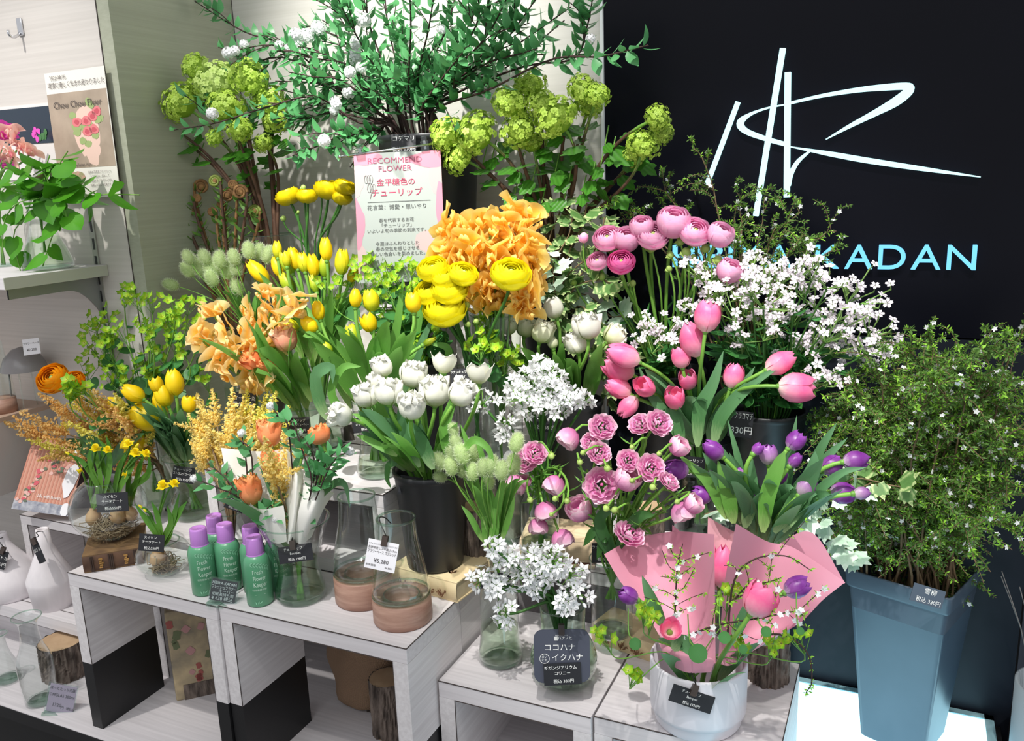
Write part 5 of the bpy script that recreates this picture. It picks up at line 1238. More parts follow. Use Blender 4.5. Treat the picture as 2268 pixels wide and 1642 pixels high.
# white doubles in the front bucket
PW = Pot(B18[0], B18[1], z18, .048, .11)
for i, rw in enumerate(zoomed([(1040, 800, 985, 625), (1010, 905, 950, 755), (890, 1075, 835, 872), (1080, 1055, 1060, 832), (1290, 897, 1310, 672), (1370, 945, 1390, 830), (1490, 1068, 1500, 805), (1275, 1180, 1300, 960, .35), (1665, 1045, 1800, 850), (725, 1185, 560, 1120, .45)], 600, 640, 4.106)):
    tulip(('white double tulip', 'in the front black bucket', 'frilled bloom'), 'white double tulips', 'tulip', PW, rw[0], rw[1], 'egg' if i in (6, 8) else 'half', white_pet, stem_green, leaf_tulip_blue if i % 3 == 0 else leaf_tulip, fw=rw[2] if len(rw) > 2 else 0, leaves=2, ruf=1.0, fat=1.12, lw=.014, ll=.12, y=(1.0, 1.0, .98, .97, 1.03, 1.06, 1.02, .96, 1.0, .98)[i], bend=.3)
for b, t in (((980, 828), (986, 779)), ((1061, 851), (1061, 801))):
    tulip(('white open cupped tulip', 'above the front black bucket', 'bloom'), 'white double tulips', 'tulip', PW, b, t, 'open', white_pet, stem_green, leaf_tulip, leaves=0, ruf=0, fat=.9, lw=.013, ll=.12, y=1.05, bend=.3)
# white tulips in the rear bucket
PR = Pot(WR[0], 1.30, WR[2], .045, .12)
R6 = zoomed([(430, 535, 465, 440, 'egg'), (470, 605, 465, 522, 'egg'), (540, 613, 560, 530, 'half'), (610, 640, 640, 545, 'half'), (675, 670, 665, 608, 'closed'), (690, 528, 660, 430, 'egg'), (835, 625, 825, 510, 'half'), (790, 690, 765, 597, 'half'), (920, 640, 990, 578, 'half')], 900, 450, 2.071)
for i, rw in enumerate(R6):
    tulip(('creamy white tulip', 'in the rear black bucket', 'bloom'), 'creamy tulips', 'tulip', PR, rw[0], rw[1], rw[2], cream_pet if i in (1, 2, 3, 4, 8) else white_pet, stem_green, leaf_tulip, leaves=2, ruf=0 if i in (0, 4, 5) else .9, fat=1.12, lw=.012, ll=.12, y=1.24+.015*(i % 3), bend=.3)
# pink tulips
PK = Pot(VCYL[0], 1.36, VCYL[2], .040, .16)
tulips('pink tulip', 'in the glass cylinder by the black wall', 'pink tulips', PK, 1.25, [((1562, 736), (1572, 664)), ((1546, 790), (1520, 712)), ((1512, 816), (1503, 767), 'half'), ((1416, 803), (1343, 771)), ((1402, 832), (1336, 796)), ((1396, 874), (1342, 843)), ((1444, 868), (1408, 846), 'half', .6), ((1410, 880), (1372, 924)), ((1527, 860), (1514, 822), 'half', .55), ((1497, 903), (1488, 860), 'half', .55), ((1617, 860), (1632, 804), 'egg'), ((1697, 820), (1761, 786)), ((1724, 856), (1806, 862))], [pink_pet], stem_green, leaf_tulip_blue, ['egg', 'closed'], leaves=2, lw=.015, ll=.14, dy=.02, bend=.35, fat=.95)
# purple tulips
PV = Pot(VPUR[0], VLOG[1], VPUR[2], .028, .09)
PURP = zoomed([(410, 670, 238, 532), (350, 920, 270, 797), (600, 880, 545, 762), (315, 1030, 120, 990), (650, 960, 655, 1095, 'egg', .6), (690, 640, 770, 548), (835, 740, 830, 546, 'egg'), (1010, 590, 1145, 452, 'egg'), (1020, 755, 1122, 638), (880, 900, 988, 798), (1105, 1015, 1245, 855, 'egg'), (1318, 800, 1502, 688, 'egg'), (1505, 715, 1748, 688), (1385, 990, 1628, 1002, 'egg'), (1600, 1003, 1757, 988)], 1500, 850, 4.104)
tulips('purple tulip', 'above the pink wrapping paper', 'purple tulips', PV, 1.09, PURP+[((1525, 1044), (1471, 1037), 'egg')], [purp_pet, purp_pet, purp_pale, purp_pet], stem_green, leaf_tulip_blue, ['closed', 'egg'], leaves=2, lw=.013, ll=.12, dy=.015, bend=.3, fat=1.02)
# big loose leaves that stand out in the bunches (they belong to the bunch's outer stems)
OWNER = {'long tulip leaves': 'yellow tulips in the waisted vase', 'white tulip leaves': 'white double tulips', 'pink tulip leaves': 'pink tulips', 'purple tulip leaves': 'purple tulips', 'dark ranunculus leaves': 'lilac ranunculus', 'bunny tail blades': 'front bunny tails', 'astilbe leaves': 'tan astilbe', 'paper leaves': 'orange bouquet tulips', 'pink paper leaves': 'pink bouquet tulips'}
def loose(label, pts, y, wid, mat, group, hint=(0, -1, .3), fold=.2, ys=None):
    P = [onY(a, b, y if ys is None else ys[i]) for i, (a, b) in enumerate(pts)]
    own = min(GRP[OWNER[group]], key=lambda t: math.hypot(pix(ORG[t.name])[0]-(pts[-1][0]+pts[0][0])/2, .5*(pix(ORG[t.name])[1]-pts[-1][1]))+(40 if any(c.name.startswith('broad') for c in t.children) else 0))
    part('broad_leaf', ribbon(MB(), spline(np.array(P), 14), wid*mpp(P[len(P)//2]), hint, fold), mat, own)
for i, (pts, y, w, m) in enumerate([([(850, 890), (868, 790), (884, 700), (893, 612)], 1.10, 15, leaf_tulip), ([(905, 870), (915, 780), (930, 700), (925, 640)], 1.12, 13, leaf_tulip), ([(800, 900), (770, 800), (720, 735), (705, 665)], 1.08, 17, leaf_tulip), ([(780, 905), (745, 830), (700, 745), (668, 700)], 1.07, 17, leaf_tulip), ([(770, 930), (735, 870), (760, 815), (800, 812)], 1.04, 14, leaf_tulip), ([(725, 930), (708, 885), (702, 830), (735, 815), (737, 850)], 1.03, 20, leaf_tulip_blue), ([(690, 890), (664, 830), (625, 790), (598, 755)], 1.05, 15, leaf_tulip), ([(960, 880), (995, 780), (950, 760)], 1.10, 12, leaf_tulip), ([(875, 900), (910, 830), (935, 760), (965, 690)], 1.09, 15, leaf_tulip_blue)]):
    loose('', pts, y+(.05 if i not in (4, 5) else .0), w*.85, m, 'long tulip leaves')
PW_L = [([(1000, 1030), (985, 960), (1000, 900), (1020, 850)], 1.0, 14, leaf_tulip), ([(930, 1035), (905, 985), (890, 930), (884, 895)], .985, 14, leaf_tulip_blue), ([(960, 1040), (940, 990), (915, 950), (908, 930)], .985, 18, leaf_tulip_blue), ([(880, 1010), (845, 990), (810, 972), (790, 965)], .99, 9, leaf_tulip), ([(1020, 1010), (1050, 975), (1085, 1000), (1092, 1060)], .98, 9, leaf_tulip), ([(880, 1028), (862, 1030), (858, 1060), (866, 1082)], .98, 8, dark_leaf)]
for i, (pts, y, w, m) in enumerate(PW_L): loose(f'green leaf spilling from the bucket of white double tulips, {ORD[i]} of six', pts, y, w, m, 'white tulip leaves')
for i, (pts, y, w, m) in enumerate([([(1520, 1000), (1490, 940), (1440, 870), (1415, 812)], 1.26, 13, leaf_tulip_blue), ([(1545, 990), (1550, 910), (1580, 850), (1602, 778)], 1.25, 16, leaf_tulip_blue), ([(1580, 985), (1600, 920), (1660, 855), (1727, 812)], 1.25, 15, leaf_tulip_blue), ([(1510, 990), (1500, 930), (1480, 880)], 1.25, 13, leaf_tulip_blue), ([(1590, 960), (1625, 890), (1672, 812)], 1.27, 13, leaf_tulip_blue)]): loose(f'grey green leaf of the pink tulips, {ORD[i]} of five', pts, y, w, m, 'pink tulip leaves')
PVL = [([(1625, 1160), (1610, 1080), (1590, 1020)], 1.08, 17, leaf_tulip), ([(1690, 1180), (1700, 1100), (1725, 1030), (1738, 1000)], 1.07, 18, leaf_tulip), ([(1650, 1170), (1665, 1090), (1662, 1000)], 1.09, 16, leaf_tulip_blue), ([(1715, 1180), (1770, 1100), (1800, 1040), (1806, 1000)], 1.08, 19, leaf_tulip_blue), ([(1735, 1180), (1790, 1110), (1860, 1050), (1920, 1035)], 1.08, 11, leaf_tulip_blue), ([(1720, 1180), (1745, 1050), (1765, 920)], 1.12, 12, leaf_tulip_blue), ([(1740, 1170), (1810, 1010), (1853, 937)], 1.12, 11, leaf_tulip_blue), ([(1750, 1170), (1820, 1030), (1877, 970)], 1.11, 11, leaf_tulip_blue), ([(1610, 1150), (1570, 1070), (1500, 1004)], 1.08, 13, leaf_tulip), ([(1640, 1160), (1625, 1050), (1588, 975)], 1.1, 11, leaf_tulip_blue), ([(1660, 1170), (1640, 1040), (1612, 930)], 1.12, 9, leaf_tulip_blue)]
for i, (pts, y, w, m) in enumerate(PVL): loose(f'broad grey green leaf of the purple tulips, {ORD[i]} of eleven', pts, y, w, m, 'purple tulip leaves')

# ---------------------------------------------------------------- ranunculus
PY = Pot(VRAN[0], 1.19, VRAN[2], .028, .16)
for px, py, r, tl in [(958, 594, 30, -.2), (986, 612, 28, 0), (1027, 605, 28, .3), (950, 645, 30, -.3), (996, 640, 34, 0), (985, 682, 41, -.1), (1132, 605, 38, .1)]:
    ranunculus(('bright yellow ranunculus', 'in the glass cylinder before the sweet peas', 'bloom'), 'bright yellow ranunculus', PY, px, py, r*1.2, 1.13, 'full', ran_yel, stem_dark, (tl, 0), fw=.75)
bx = onY(690, 560, 1.36); PB = Pot(bx[0], 1.36, bx[2], .045, .25)
for px, py, r, tl in [(637, 432, 29, -.3), (680, 431, 25, 0), (728, 416, 33, .1), (765, 412, 26, .3), (758, 436, 23, .2)]:
    ranunculus(('golden yellow ranunculus', 'against the shaded wall by the sign', 'bloom'), 'golden ranunculus', PB, px, py, r, 1.33, 'full', ran_yel_dk, stem_dark, (tl, 0), fw=.25, bend=.35)
def bud(key, group, pot, px, py, r, y, mat, smat, ax, nm='ranunculus_bud', bend=.35):
    c = onY(px, py, y); R_ = r*mpp(c); o = thing(nm, None, 'flower bud', tuple(c), group); reg(key, o, c)
    a = nrm(ax); path, up = stem_path(pot, c-a*R_*.8, a, bend=bend); part('stem', MB().tube(path, .0016, 6), smat, o)
    h = inst('bud', ball_me('bud', mat, (1, 1, 1.1), 10, 8), o, frame(c, a, R_))
    for q in range(5): inst('sepal', flat_leaf('sepal', mat, .32, .1, -.55), h, frame(c-a*R_, a*1.2+nrm(np.cross(a, [math.cos(q*1.26), .2, math.sin(q*1.26)]))*.9, R_*1.7))
    return o
for px, py, r in [(672, 416, 6), (712, 432, 6), (628, 484, 6), (660, 470, 4)]: bud(('small green ranunculus bud', 'against the shaded wall', 'bud'), 'golden ranunculus buds', PB, px, py, r, 1.34, bud_green, stem_dark, (0, 0, 1))
for px, py, r in [(1033, 676, 8), (1024, 686, 7), (1037, 719, 6), (1055, 712, 6)]: bud(('small striped bud', 'under the bright yellow ranunculus', 'bud'), 'yellow ranunculus buds', PY, px, py, r, 1.15, bud_green, stem_dark, (.1, -.3, 1))
pk = onY(1480, 830, 1.41); PKR = Pot(pk[0], 1.41, pk[2], .055, .16)
bucket('black bucket of pink ranunculus hidden behind the pink tulips', pk[0], 1.41, Z1, pk[2]+.01, .05, .062)
for px, py, r, tl, m, kd in [(1492, 492, 36, 0, ran_pink, 'ball'), (1446, 520, 37, -.1, ran_pink, 'full'), (1345, 527, 33, -.4, ran_pink, 'full'), (1388, 530, 29, -.1, ran_pink, 'ball'), (1540, 512, 37, .1, ran_pink, 'full'), (1596, 520, 29, .3, ran_pink, 'ball'), (1323, 578, 24, -.5, ran_pink, 'full'), (1376, 580, 31, -.2, ran_deep, 'full'), (1421, 503, 26, -.2, ran_pink, 'ball'), (1616, 600, 28, .3, ran_pink, 'ball')]:
    ranunculus(('pink ranunculus', 'at the top of the rear pink bunch', 'round bloom'), 'pink ranunculus', PKR, px, py, r, 1.30 if m is ran_pink else 1.27, kd, m, stem_green, (tl, 0), fw=1.3 if kd == 'full' else .75, bend=.4, stem_r=.0030)
for px, py, r, m in [(1293, 527, 11, ran_pink), (1442, 550, 10, bud_green), (1485, 565, 8, bud_green), (1520, 560, 11, bud_green), (1507, 535, 9, bud_green), (1590, 577, 10, bud_green), (1563, 550, 10, bud_green), (1402, 628, 7, bud_green), (1482, 596, 7, bud_green), (1272, 626, 6, bud_green), (1333, 613, 8, bud_green), (1536, 570, 7, bud_green)]:
    bud(('pale green bud', 'among the stems of the pink ranunculus', 'bud'), 'pink ranunculus buds', PKR, px, py, r, 1.31, m, stem_green, (RND.uniform(-.5, .2), -.1, 1))
# lilac wavy ranunculus in two vases
PL1 = Pot(VJAR[0], VJAR[1], zat(VJAR[0], VJAR[1], 1080), .018, .10); PL2 = Pot(VLIL[0], VLIL[1], zat(VLIL[0], VLIL[1], 1236), .028, .07)
LIL = [(1335, 943, 31, 0, .5, 1), (1305, 976, 22, -.4, .4, 1), (1329, 1001, 27, .2, .5, 1), (1392, 1018, 26, 0, .6, 1), (1444, 1035, 32, .2, .7, 1), (1333, 1074, 40, -.1, .9, 1), (1390, 1060, 29, .3, -.1, 1), (1485, 1064, 25, .3, .2, 1), (1417, 936, 27, -.2, .3, 1), (1463, 934, 31, .3, .5, 1), (1258, 972, 25, -.6, -.4, 1), (1227, 1077, 24, -.4, -.3, 0), (1283, 1128, 29, -.3, -.2, 0), (1512, 1137, 25, .2, -.7, 1), (1536, 1116, 22, .5, -.2, 1), (1397, 1178, 35, .2, .2, 1), (1504, 989, 23, .4, -.2, 1), (1163, 1016, 30, -.5, .5, 0), (1186, 1000, 28, .1, .4, 0), (1143, 1074, 23, -.4, -.4, 0), (1162, 1066, 14, .1, -.2, 0), (1208, 1135, 24, .2, -.5, 0), (1192, 1168, 21, 0, -.9, 0), (1246, 1196, 24, .3, -.7, 0)]
for i, (px, py, r, tl, fw, w) in enumerate(LIL):
    kd = 'wavy' if fw >= .2 else 'cup'; c = onY(px, py, 1.02)
    if fw < -.2: ax = nrm(C_R*tl*1.2-C_U*.8-C_F*.25)
    else: ax = nrm(C_U*.45-C_F*max(fw, .2)*1.6+C_R*tl)
    ranunculus(('lilac pink ranunculus', 'of the loose bunch behind the umbels', 'wavy bloom'), 'lilac ranunculus', (PL1, PL2)[w], px, py, r, (1.05 if py < 1000 else 1.02) if w else 1.05, kd, ran_lil, stem_green, ax=ax, bend=.35, stem_r=.0018, mat_in=ran_lil, centre=ran_deep)
for px, py, r, w in [(1221, 1010, 8, 0), (1291, 1003, 6, 1), (1284, 1024, 7, 1), (1345, 1038, 8, 1), (1446, 1079, 8, 1), (1343, 1126, 8, 1), (1362, 1130, 8, 1), (1174, 1108, 7, 0), (1230, 1105, 7, 0), (1256, 1110, 7, 0), (1221, 1140, 5, 0), (1400, 1065, 6, 1), (1500, 1112, 6, 1), (1400, 990, 6, 1), (1460, 1005, 6, 1)]:
    bud(('round green bud', 'among the lilac ranunculus', 'bud'), 'lilac ranunculus buds', (PL1, PL2)[w], px, py, r, 1.0, bud_green, stem_green, (RND.uniform(-.6, .6), -.6, -.3))
def fronds(label, pot, tips, y, group, mat=leaf_tulip, n=9, size=.024, wl=.10):
    for i, (px, py) in enumerate(tips):
        c = onY(px, py, y+RND.uniform(-.03, .03)); o = thing('leafy_stem', None, 'foliage', tuple(c), group); reg((label, '', 'tip'), o, c); path, up = stem_path(pot, c, nrm(c-pot.c+np.array([0, 0, .02])), bend=.3); part('stem', MB().tube(path, .0014, 5), stem_green, o)
        leaves_along(o, up, [flat_leaf('leaf', mat, wl, .1, .25), flat_leaf('leaf', mat, wl*.8, .1, .4)], .25, 1, n, size, 1.0)
fronds('thin feathery green ranunculus stem among the lilac blooms', PL2, [(1300, 1040), (1380, 1100), (1420, 1090), (1470, 1010), (1345, 1020), (1500, 1080), (1310, 1120), (1440, 1140), (1290, 1060), (1480, 1120), (1400, 970), (1360, 1080), (1330, 1150), (1420, 1160)], 1.05, 'feathery ranunculus stems')
fronds('thin feathery green ranunculus stem left of the lilac blooms', PL1, [(1200, 1040), (1240, 1030), (1175, 1110), (1260, 1090), (1220, 1060), (1190, 1080)], 1.07, 'feathery ranunculus stems at the jar')
for i, pts in enumerate([[(1355, 1230), (1320, 1180), (1292, 1210)], [(1355, 1225), (1340, 1190), (1322, 1240)], [(1365, 1220), (1410, 1150), (1450, 1140)], [(1350, 1220), (1330, 1150), (1370, 1120)]]): loose(f'dark oval leaf drooping over the lilac tumbler rim, {ORD[i]} of four', pts, 1.03, 14, dark_leaf, 'dark ranunculus leaves')
# ---------------------------------------------------------------- sweet peas
def sweetpeas(desc, where, group, pot, stems, y, mat, size, n=4, fixed=None, face=1.0):
    for px, py, ln in stems:
        c = onY(px, py, y+RND.uniform(-.045, .03)); o = thing('sweet_pea', None, 'flower', tuple(c), group); reg((desc, where, 'stem'), o, c)
        ax = nrm(np.array([(c-pot.c)[0]*1.2, (c-pot.c)[1]*.6-.02, .14])); path, up = stem_path(pot, c, ax, bend=.3); part('stem', MB().tube(path, .0018, 6), stem_green, o)
        L = ln*mpp(c)
        for i in range(n):
            p = c-ax*L*i/max(1, n-1); d = nrm(-C_F*.7*face+C_R*RND.uniform(-1.1, 1.1)+C_U*RND.uniform(-.1, .6)); up_ = nrm(ax+.35*np.array([RND.uniform(-1, 1) for _ in range(3)]))
            s_ = size*RND.uniform(.85, 1.2); x = np.cross(up_, -d); M = frame(p+d*.012, up_, s_, x=nrm(np.cross(d, up_)))
            M2 = frame(p+d*.012, up_, s_, x=-nrm(np.cross(d, up_)))
            ms = pea_meshes(mat)[RND.randrange(4)]
            M3 = M2 if np.dot(M2[:3, 1], d) < 0 else M
            h = inst('blossom', ms[0], o, M3); inst('wing_petal', ms[1], h, M3); inst('wing_petal', ms[2], h, M3)
po = onY(1085, 700, 1.22); PO = Pot(po[0], 1.24, po[2], .04, po[2]-Z1-.01)
glass_vase('tall clear vase of orange sweet peas behind the yellow ranunculus', po[0], 1.24, [(.034, Z1), (.036, Z1+.02), (.038, Z1+.1), (.042, po[2])], water=Z1+.1)
OS = [(1148, 470, 60), (1120, 500, 55), (1170, 495, 60), (1060, 505, 60), (1015, 520, 60), (990, 505, 50), (1085, 525, 70), (1145, 535, 70), (1180, 540, 70), (1040, 545, 70), (1000, 555, 60), (985, 565, 40), (1110, 560, 80), (1165, 590, 80), (1070, 590, 80), (1030, 590, 70), (1185, 610, 70), (1140, 630, 70), (1090, 640, 60), (1180, 655, 50), (1060, 640, 55), (1165, 680, 40), (1025, 620, 50), (1190, 575, 60), (1100, 600, 70)]
sweetpeas('orange sweet pea', 'in the tall ruffled bunch by the sign', 'orange sweet peas', PO, OS, 1.20, pea_ora, .031, n=5)
PE = Pot(VPEB[0], 1.14, VPEB[2], .026, .08)
sweetpeas('peach sweet pea', 'in the cylinder by the wall corner', 'peach sweet peas', PE, [(655, 668, 45), (625, 680, 50), (590, 660, 10), (565, 690, 40), (640, 690, 60), (600, 690, 60), (510, 725, 60), (485, 760, 45), (440, 745, 30), (460, 760, 30), (560, 745, 70), (600, 735, 60), (625, 730, 50), (480, 790, 40), (530, 770, 60), (575, 780, 60), (510, 810, 40), (545, 820, 50), (580, 840, 40), (610, 765, 50), (565, 850, 30), (475, 700, 5)], 1.09, pea_pea, .029, n=3)
# ---------------------------------------------------------------- viburnum
def viburnum(desc, where, group, pot, heads, y, pale=()):
    for i, (px, py, r) in enumerate(heads):
        c = onY(px, py, y+RND.uniform(-.03, .03)); o = thing('snowball_branch', None, 'flower', tuple(c), group); reg((desc, where, 'head'), o, c)
        R_ = r*mpp(c); ax = nrm(np.array([(c-pot.c)[0], -.12, .12])+.2*NG.randn(3)*.3); path, up = stem_path(pot, c-ax*R_*.5, ax, bend=.35, n=14)
        part('woody_stem', MB().tube(path, np.linspace(.0052, .0022, len(path)), 7), stem_brown, o)
        part('green_shoot', MB().tube(up[6:], .0026, 6), stem_green, o)
        inst('floret_head', head_mesh(i % 4, vib_pale if i in pale else vib_flor), o, frame(c, ax, R_*1.18, R_*1.04, spin=i), 'stuff')
        leaves_along(o, up, [lobed_leaf('leaf', leaf_vib, VIB)], .5, .95, 2+i % 2, .042, 1.0, droop=.5, face=1)
vb = onY(604, 545, 1.37); VB = Pot(vb[0], 1.37, vb[2], .035, .20)
viburnum('lime green snowball branch', 'at the shaded recess corner', 'lime snowball branches', VB, [(338, 258, 33), (368, 178, 26), (402, 228, 40), (432, 150, 28), (480, 182, 42), (385, 292, 28), (550, 172, 38), (500, 238, 38), (592, 222, 36), (583, 318, 20), (476, 305, 18), (445, 205, 36), (530, 285, 26), (610, 265, 26)], 1.30, (4,))
vr = onY(1210, 600, 1.36); VR_ = Pot(vr[0], 1.40, vr[2], .04, .25)
bucket('black bucket of lime snowball branches hidden behind the ivy', vr[0], 1.40, Z1, vr[2]-.06, .045, .06)
viburnum('lime green snowball branch', 'between the sign and the black wall', 'right snowball branches', VR_, [(992, 298, 36), (1055, 297, 45), (1017, 348, 34), (1132, 228, 38), (1176, 188, 32), (1152, 285, 40), (1233, 262, 45), (1179, 315, 28), (1290, 200, 32), (1322, 212, 26), (1306, 236, 26), (1455, 262, 28), (1464, 293, 24), (1425, 322, 33), (1402, 346, 22), (1200, 230, 30)], 1.32)
for i, (px, py, s_) in enumerate([(1245, 300, 34), (1215, 330, 36), (1290, 330, 34), (1230, 380, 38), (1180, 400, 36), (1160, 440, 40), (1140, 430, 30), (1260, 400, 34), (1310, 400, 34), (1330, 370, 30), (1150, 380, 34), (1200, 450, 36), (1250, 440, 34), (1090, 350, 30), (1070, 360, 34), (1120, 330, 28), (1355, 345, 26), (1340, 320, 26), (1290, 430, 30), (620, 300, 26), (545, 310, 26), (640, 310, 26), (520, 340, 22), (440, 350, 20)]):
    c = onY(px, py, 1.34); d = nrm(np.array([RND.uniform(-.8, .8), -.5, -.6])); o = min(GRP['right snowball branches' if px > 800 else 'lime snowball branches'], key=lambda t: math.hypot(pix(ORG[t.name])[0]-px, pix(ORG[t.name])[1]-py))
    sz = s_*1.2*mpp(c); b = MB(); b.tube([c+np.array([0, .02, .03]), c], .0012, 5); part('leaf_stalk', b, stem_green, o); inst('blade', lobed_leaf('leaf', leaf_vib, VIB), o, frame(c, d, sz, x=np.cross(d, [0, -1, .5])))
# ---------------------------------------------------------------- white spirea branches (long arching, pompoms)
PKB = Pot(KB[0], 1.375, KB[2]-.004, .075, .25)
KL = [flat_leaf('leaf', leaf_kode, .25, .14, .22), flat_leaf('leaf', leaf_kode, .21, .12, .05), flat_leaf('leaf', leaf_kode, .27, .1, .35)]
KBR = [[(800, 250), (650, 110), (540, 70), (430, 2)], [(790, 270), (700, 215), (600, 235), (480, 272), (385, 288)], [(800, 230), (640, 130), (540, 150), (475, 175), (448, 240)], [(820, 260), (720, 235), (620, 240), (500, 268)], [(830, 285), (760, 300), (700, 325), (648, 345)], [(840, 290), (780, 300), (735, 330)], [(830, 220), (720, 120), (600, 100), (520, 112)], [(850, 210), (760, 90), (690, 70), (650, 85)], [(860, 200), (790, 80), (740, -20)], [(870, 200), (820, 60), (800, -40)], [(890, 190), (860, 60), (850, -40)], [(905, 190), (910, 60), (905, -50)], [(925, 190), (950, 60), (965, -40)], [(935, 190), (990, 60), (1015, -40)], [(945, 200), (1030, 70), (1075, -30)], [(950, 210), (1070, 90), (1135, -30)], [(960, 220), (1100, 110), (1200, -20)], [(965, 230), (1130, 110), (1265, 15)], [(970, 240), (1080, 200), (1220, 132), (1330, 125), (1436, 100)], [(960, 240), (1060, 150), (1150, 120), (1190, 108)], [(970, 230), (1150, 150), (1270, 130), (1300, 60), (1312, 0)], [(955, 230), (1050, 170), (1120, 150), (1250, 45)], [(840, 250), (760, 180), (690, 170), (640, 160)], [(850, 240), (780, 150), (700, 130), (620, 120)], [(920, 240), (900, 150), (880, 70)], [(880, 240), (840, 160), (800, 110)], [(930, 250), (990, 160), (1040, 100)], [(830, 270), (740, 250), (690, 260), (640, 265)], [(870, 230), (800, 140), (770, 60), (760, 10)], [(940, 220), (1010, 130), (1060, 40), (1050, -40)], [(955, 215), (1060, 130), (1110, 60), (1120, 10)], [(845, 255), (770, 215), (700, 185), (610, 180)]]
POM = [(655, 78, 14), (680, 80, 15), (705, 62, 15), (620, 103, 11), (640, 108, 10), (505, 118, 12), (520, 113, 10), (540, 98, 9), (470, 252, 12), (718, 312, 13), (742, 225, 11), (740, 245, 9), (805, 45, 15), (787, 128, 17), (790, 95, 14), (775, 160, 12), (772, 205, 13), (745, 232, 11), (800, 150, 11), (978, 65, 10), (1308, 85, 10), (475, 120, 9), (660, 100, 10), (535, 118, 8)]
pj_ = list(POM)
for i, pts in enumerate(KBR):
    y0 = 1.37-.10*((i*7) % 5)/5; end_y = 1.37-.26*((i*5) % 7)/7+(.06 if i in (8, 9, 10, 11, 12, 13) else 0); end_y = min(end_y, 1.42)
    P = [onY(a, b, 1.375+(end_y-1.375)*(k+1)/len(pts)) for k, (a, b) in enumerate(pts)]
    bm, mm = PKB.feet(P[0], .8); path = spline(np.array([bm, mm]+P), 26)
    o = thing('white_spirea_branch', None, 'branch', tuple(mm), 'arching branches in the tall bucket'); reg(('arching leafy branch', 'in the tall black bucket behind the sign', 'branch tip'), o, P[-1])
    part('stem', MB().tube(path, np.linspace(.0028, .0010, len(path)), 5), twig_dark, o)
    n = min(40, int(12+11*np.linalg.norm(P[-1]-mm)/.12))
    leaves_along(o, path, KL, .40, 1.0, n, .028, .9, droop=.15)
    # side shoots
    for k in range(4):
        j = RND.randrange(9, 22); tt = nrm(path[j+1]-path[j]); d = nrm(tt*.7+np.array([RND.uniform(-.7, .7), RND.uniform(-.5, .2), RND.uniform(-.3, .6)])); l_ = RND.uniform(.05, .10); sp_ = spline([path[j], path[j]+d*l_*.5, path[j]+d*l_+[0, 0, -.01]], 6)
        tw = part('side_shoot', MB().tube(sp_, .0009, 4), twig_dark, o)
        leaves_along(tw, sp_, KL, .2, 1.0, 6, .026, .9, droop=.1)
    pj = pix(path[-1])
    near = [q for q in pj_ if min(math.hypot(q[0]-pix(w)[0], q[1]-pix(w)[1]) for w in path[8:]) < 26][:4]
    for q in near:
        pj_.remove(q); w = min(path[8:], key=lambda w: math.hypot(q[0]-pix(w)[0], q[1]-pix(w)[1])); c = onD(q[0], q[1], dep(w)-.055)
        st_ = part('flower_stalk', MB().tube(spline([w, (w+c)/2+[0, 0, .004], c], 5), .0008, 4), stem_green, o); inst('flower_cluster', pom_mesh(int(q[0]) % 3), st_, frame(c, C_U-C_F, q[2]*1.25*mpp(c)), 'stuff')
# ---------------------------------------------------------------- fern curls
fp = onY(515, 720, 1.33); PF = Pot(fp[0], 1.33, fp[2], .03, fp[2]-Z2-.01)
glass_vase('clear tube vase of curled fern fronds in the recess corner', fp[0], 1.33, [(.030, Z2), (.032, Z2+.02), (.034, fp[2])], water=Z2+.06, straight=True)
for i, (px, py, r, sd) in enumerate([(350, 467, 13, -1), (380, 471, 14, -1), (437, 499, 15, -1), (476, 402, 13, 1), (446, 414, 16, -1), (505, 433, 15, -1), (532, 426, 16, 1), (563, 468, 13, 1), (410, 445, 11, -1), (437, 440, 8, -1), (516, 410, 10, 1), (490, 455, 9, 1), (420, 470, 10, -1), (470, 470, 9, 1)]):
    c = onY(px, py, 1.31+.02*(i % 3)); R_ = r*mpp(c); o = thing('fern_curl', None, 'fern', tuple(c), 'curled fern fronds'); reg(('brown curled fern frond', 'standing in the recess corner', 'curl'), o, c)
    ex = C_R*sd; ey = C_U; sp_ = []
    for t in np.linspace(0, 1, 34): a = 2.3*2*math.pi*t; rr = R_*(1-.86*t); sp_.append(c+(ex*math.cos(a)*rr+ey*math.sin(a)*rr)-C_F*.002*t)
    b0 = c+ex*R_; base, m = PF.feet(b0, .6); st_ = bez(m, m+np.array([0, 0, .10]), b0-ey*.05, b0, 12); path = np.vstack([base, st_])
    part('stem', MB().tube(path, np.linspace(.0042, .0028, len(path)), 7), fern_brown if i % 3 else stem_brown, o)
    part('curl', MB().tube(np.array(sp_), np.linspace(.0034, .0016, 34), 7), fern_curl if i in (0, 3, 7) else fern_brown, o)
    leaves_along(o, st_, [flat_leaf('leaflet', fern_leaf, .16, .05, .3)], .35, .98, 18, .024, 1.0, 'leaflet')
    part('woolly_scales', MB().ball(c, (R_*.55, R_*.35, R_*.55), 8, 6), fern_brown, o)
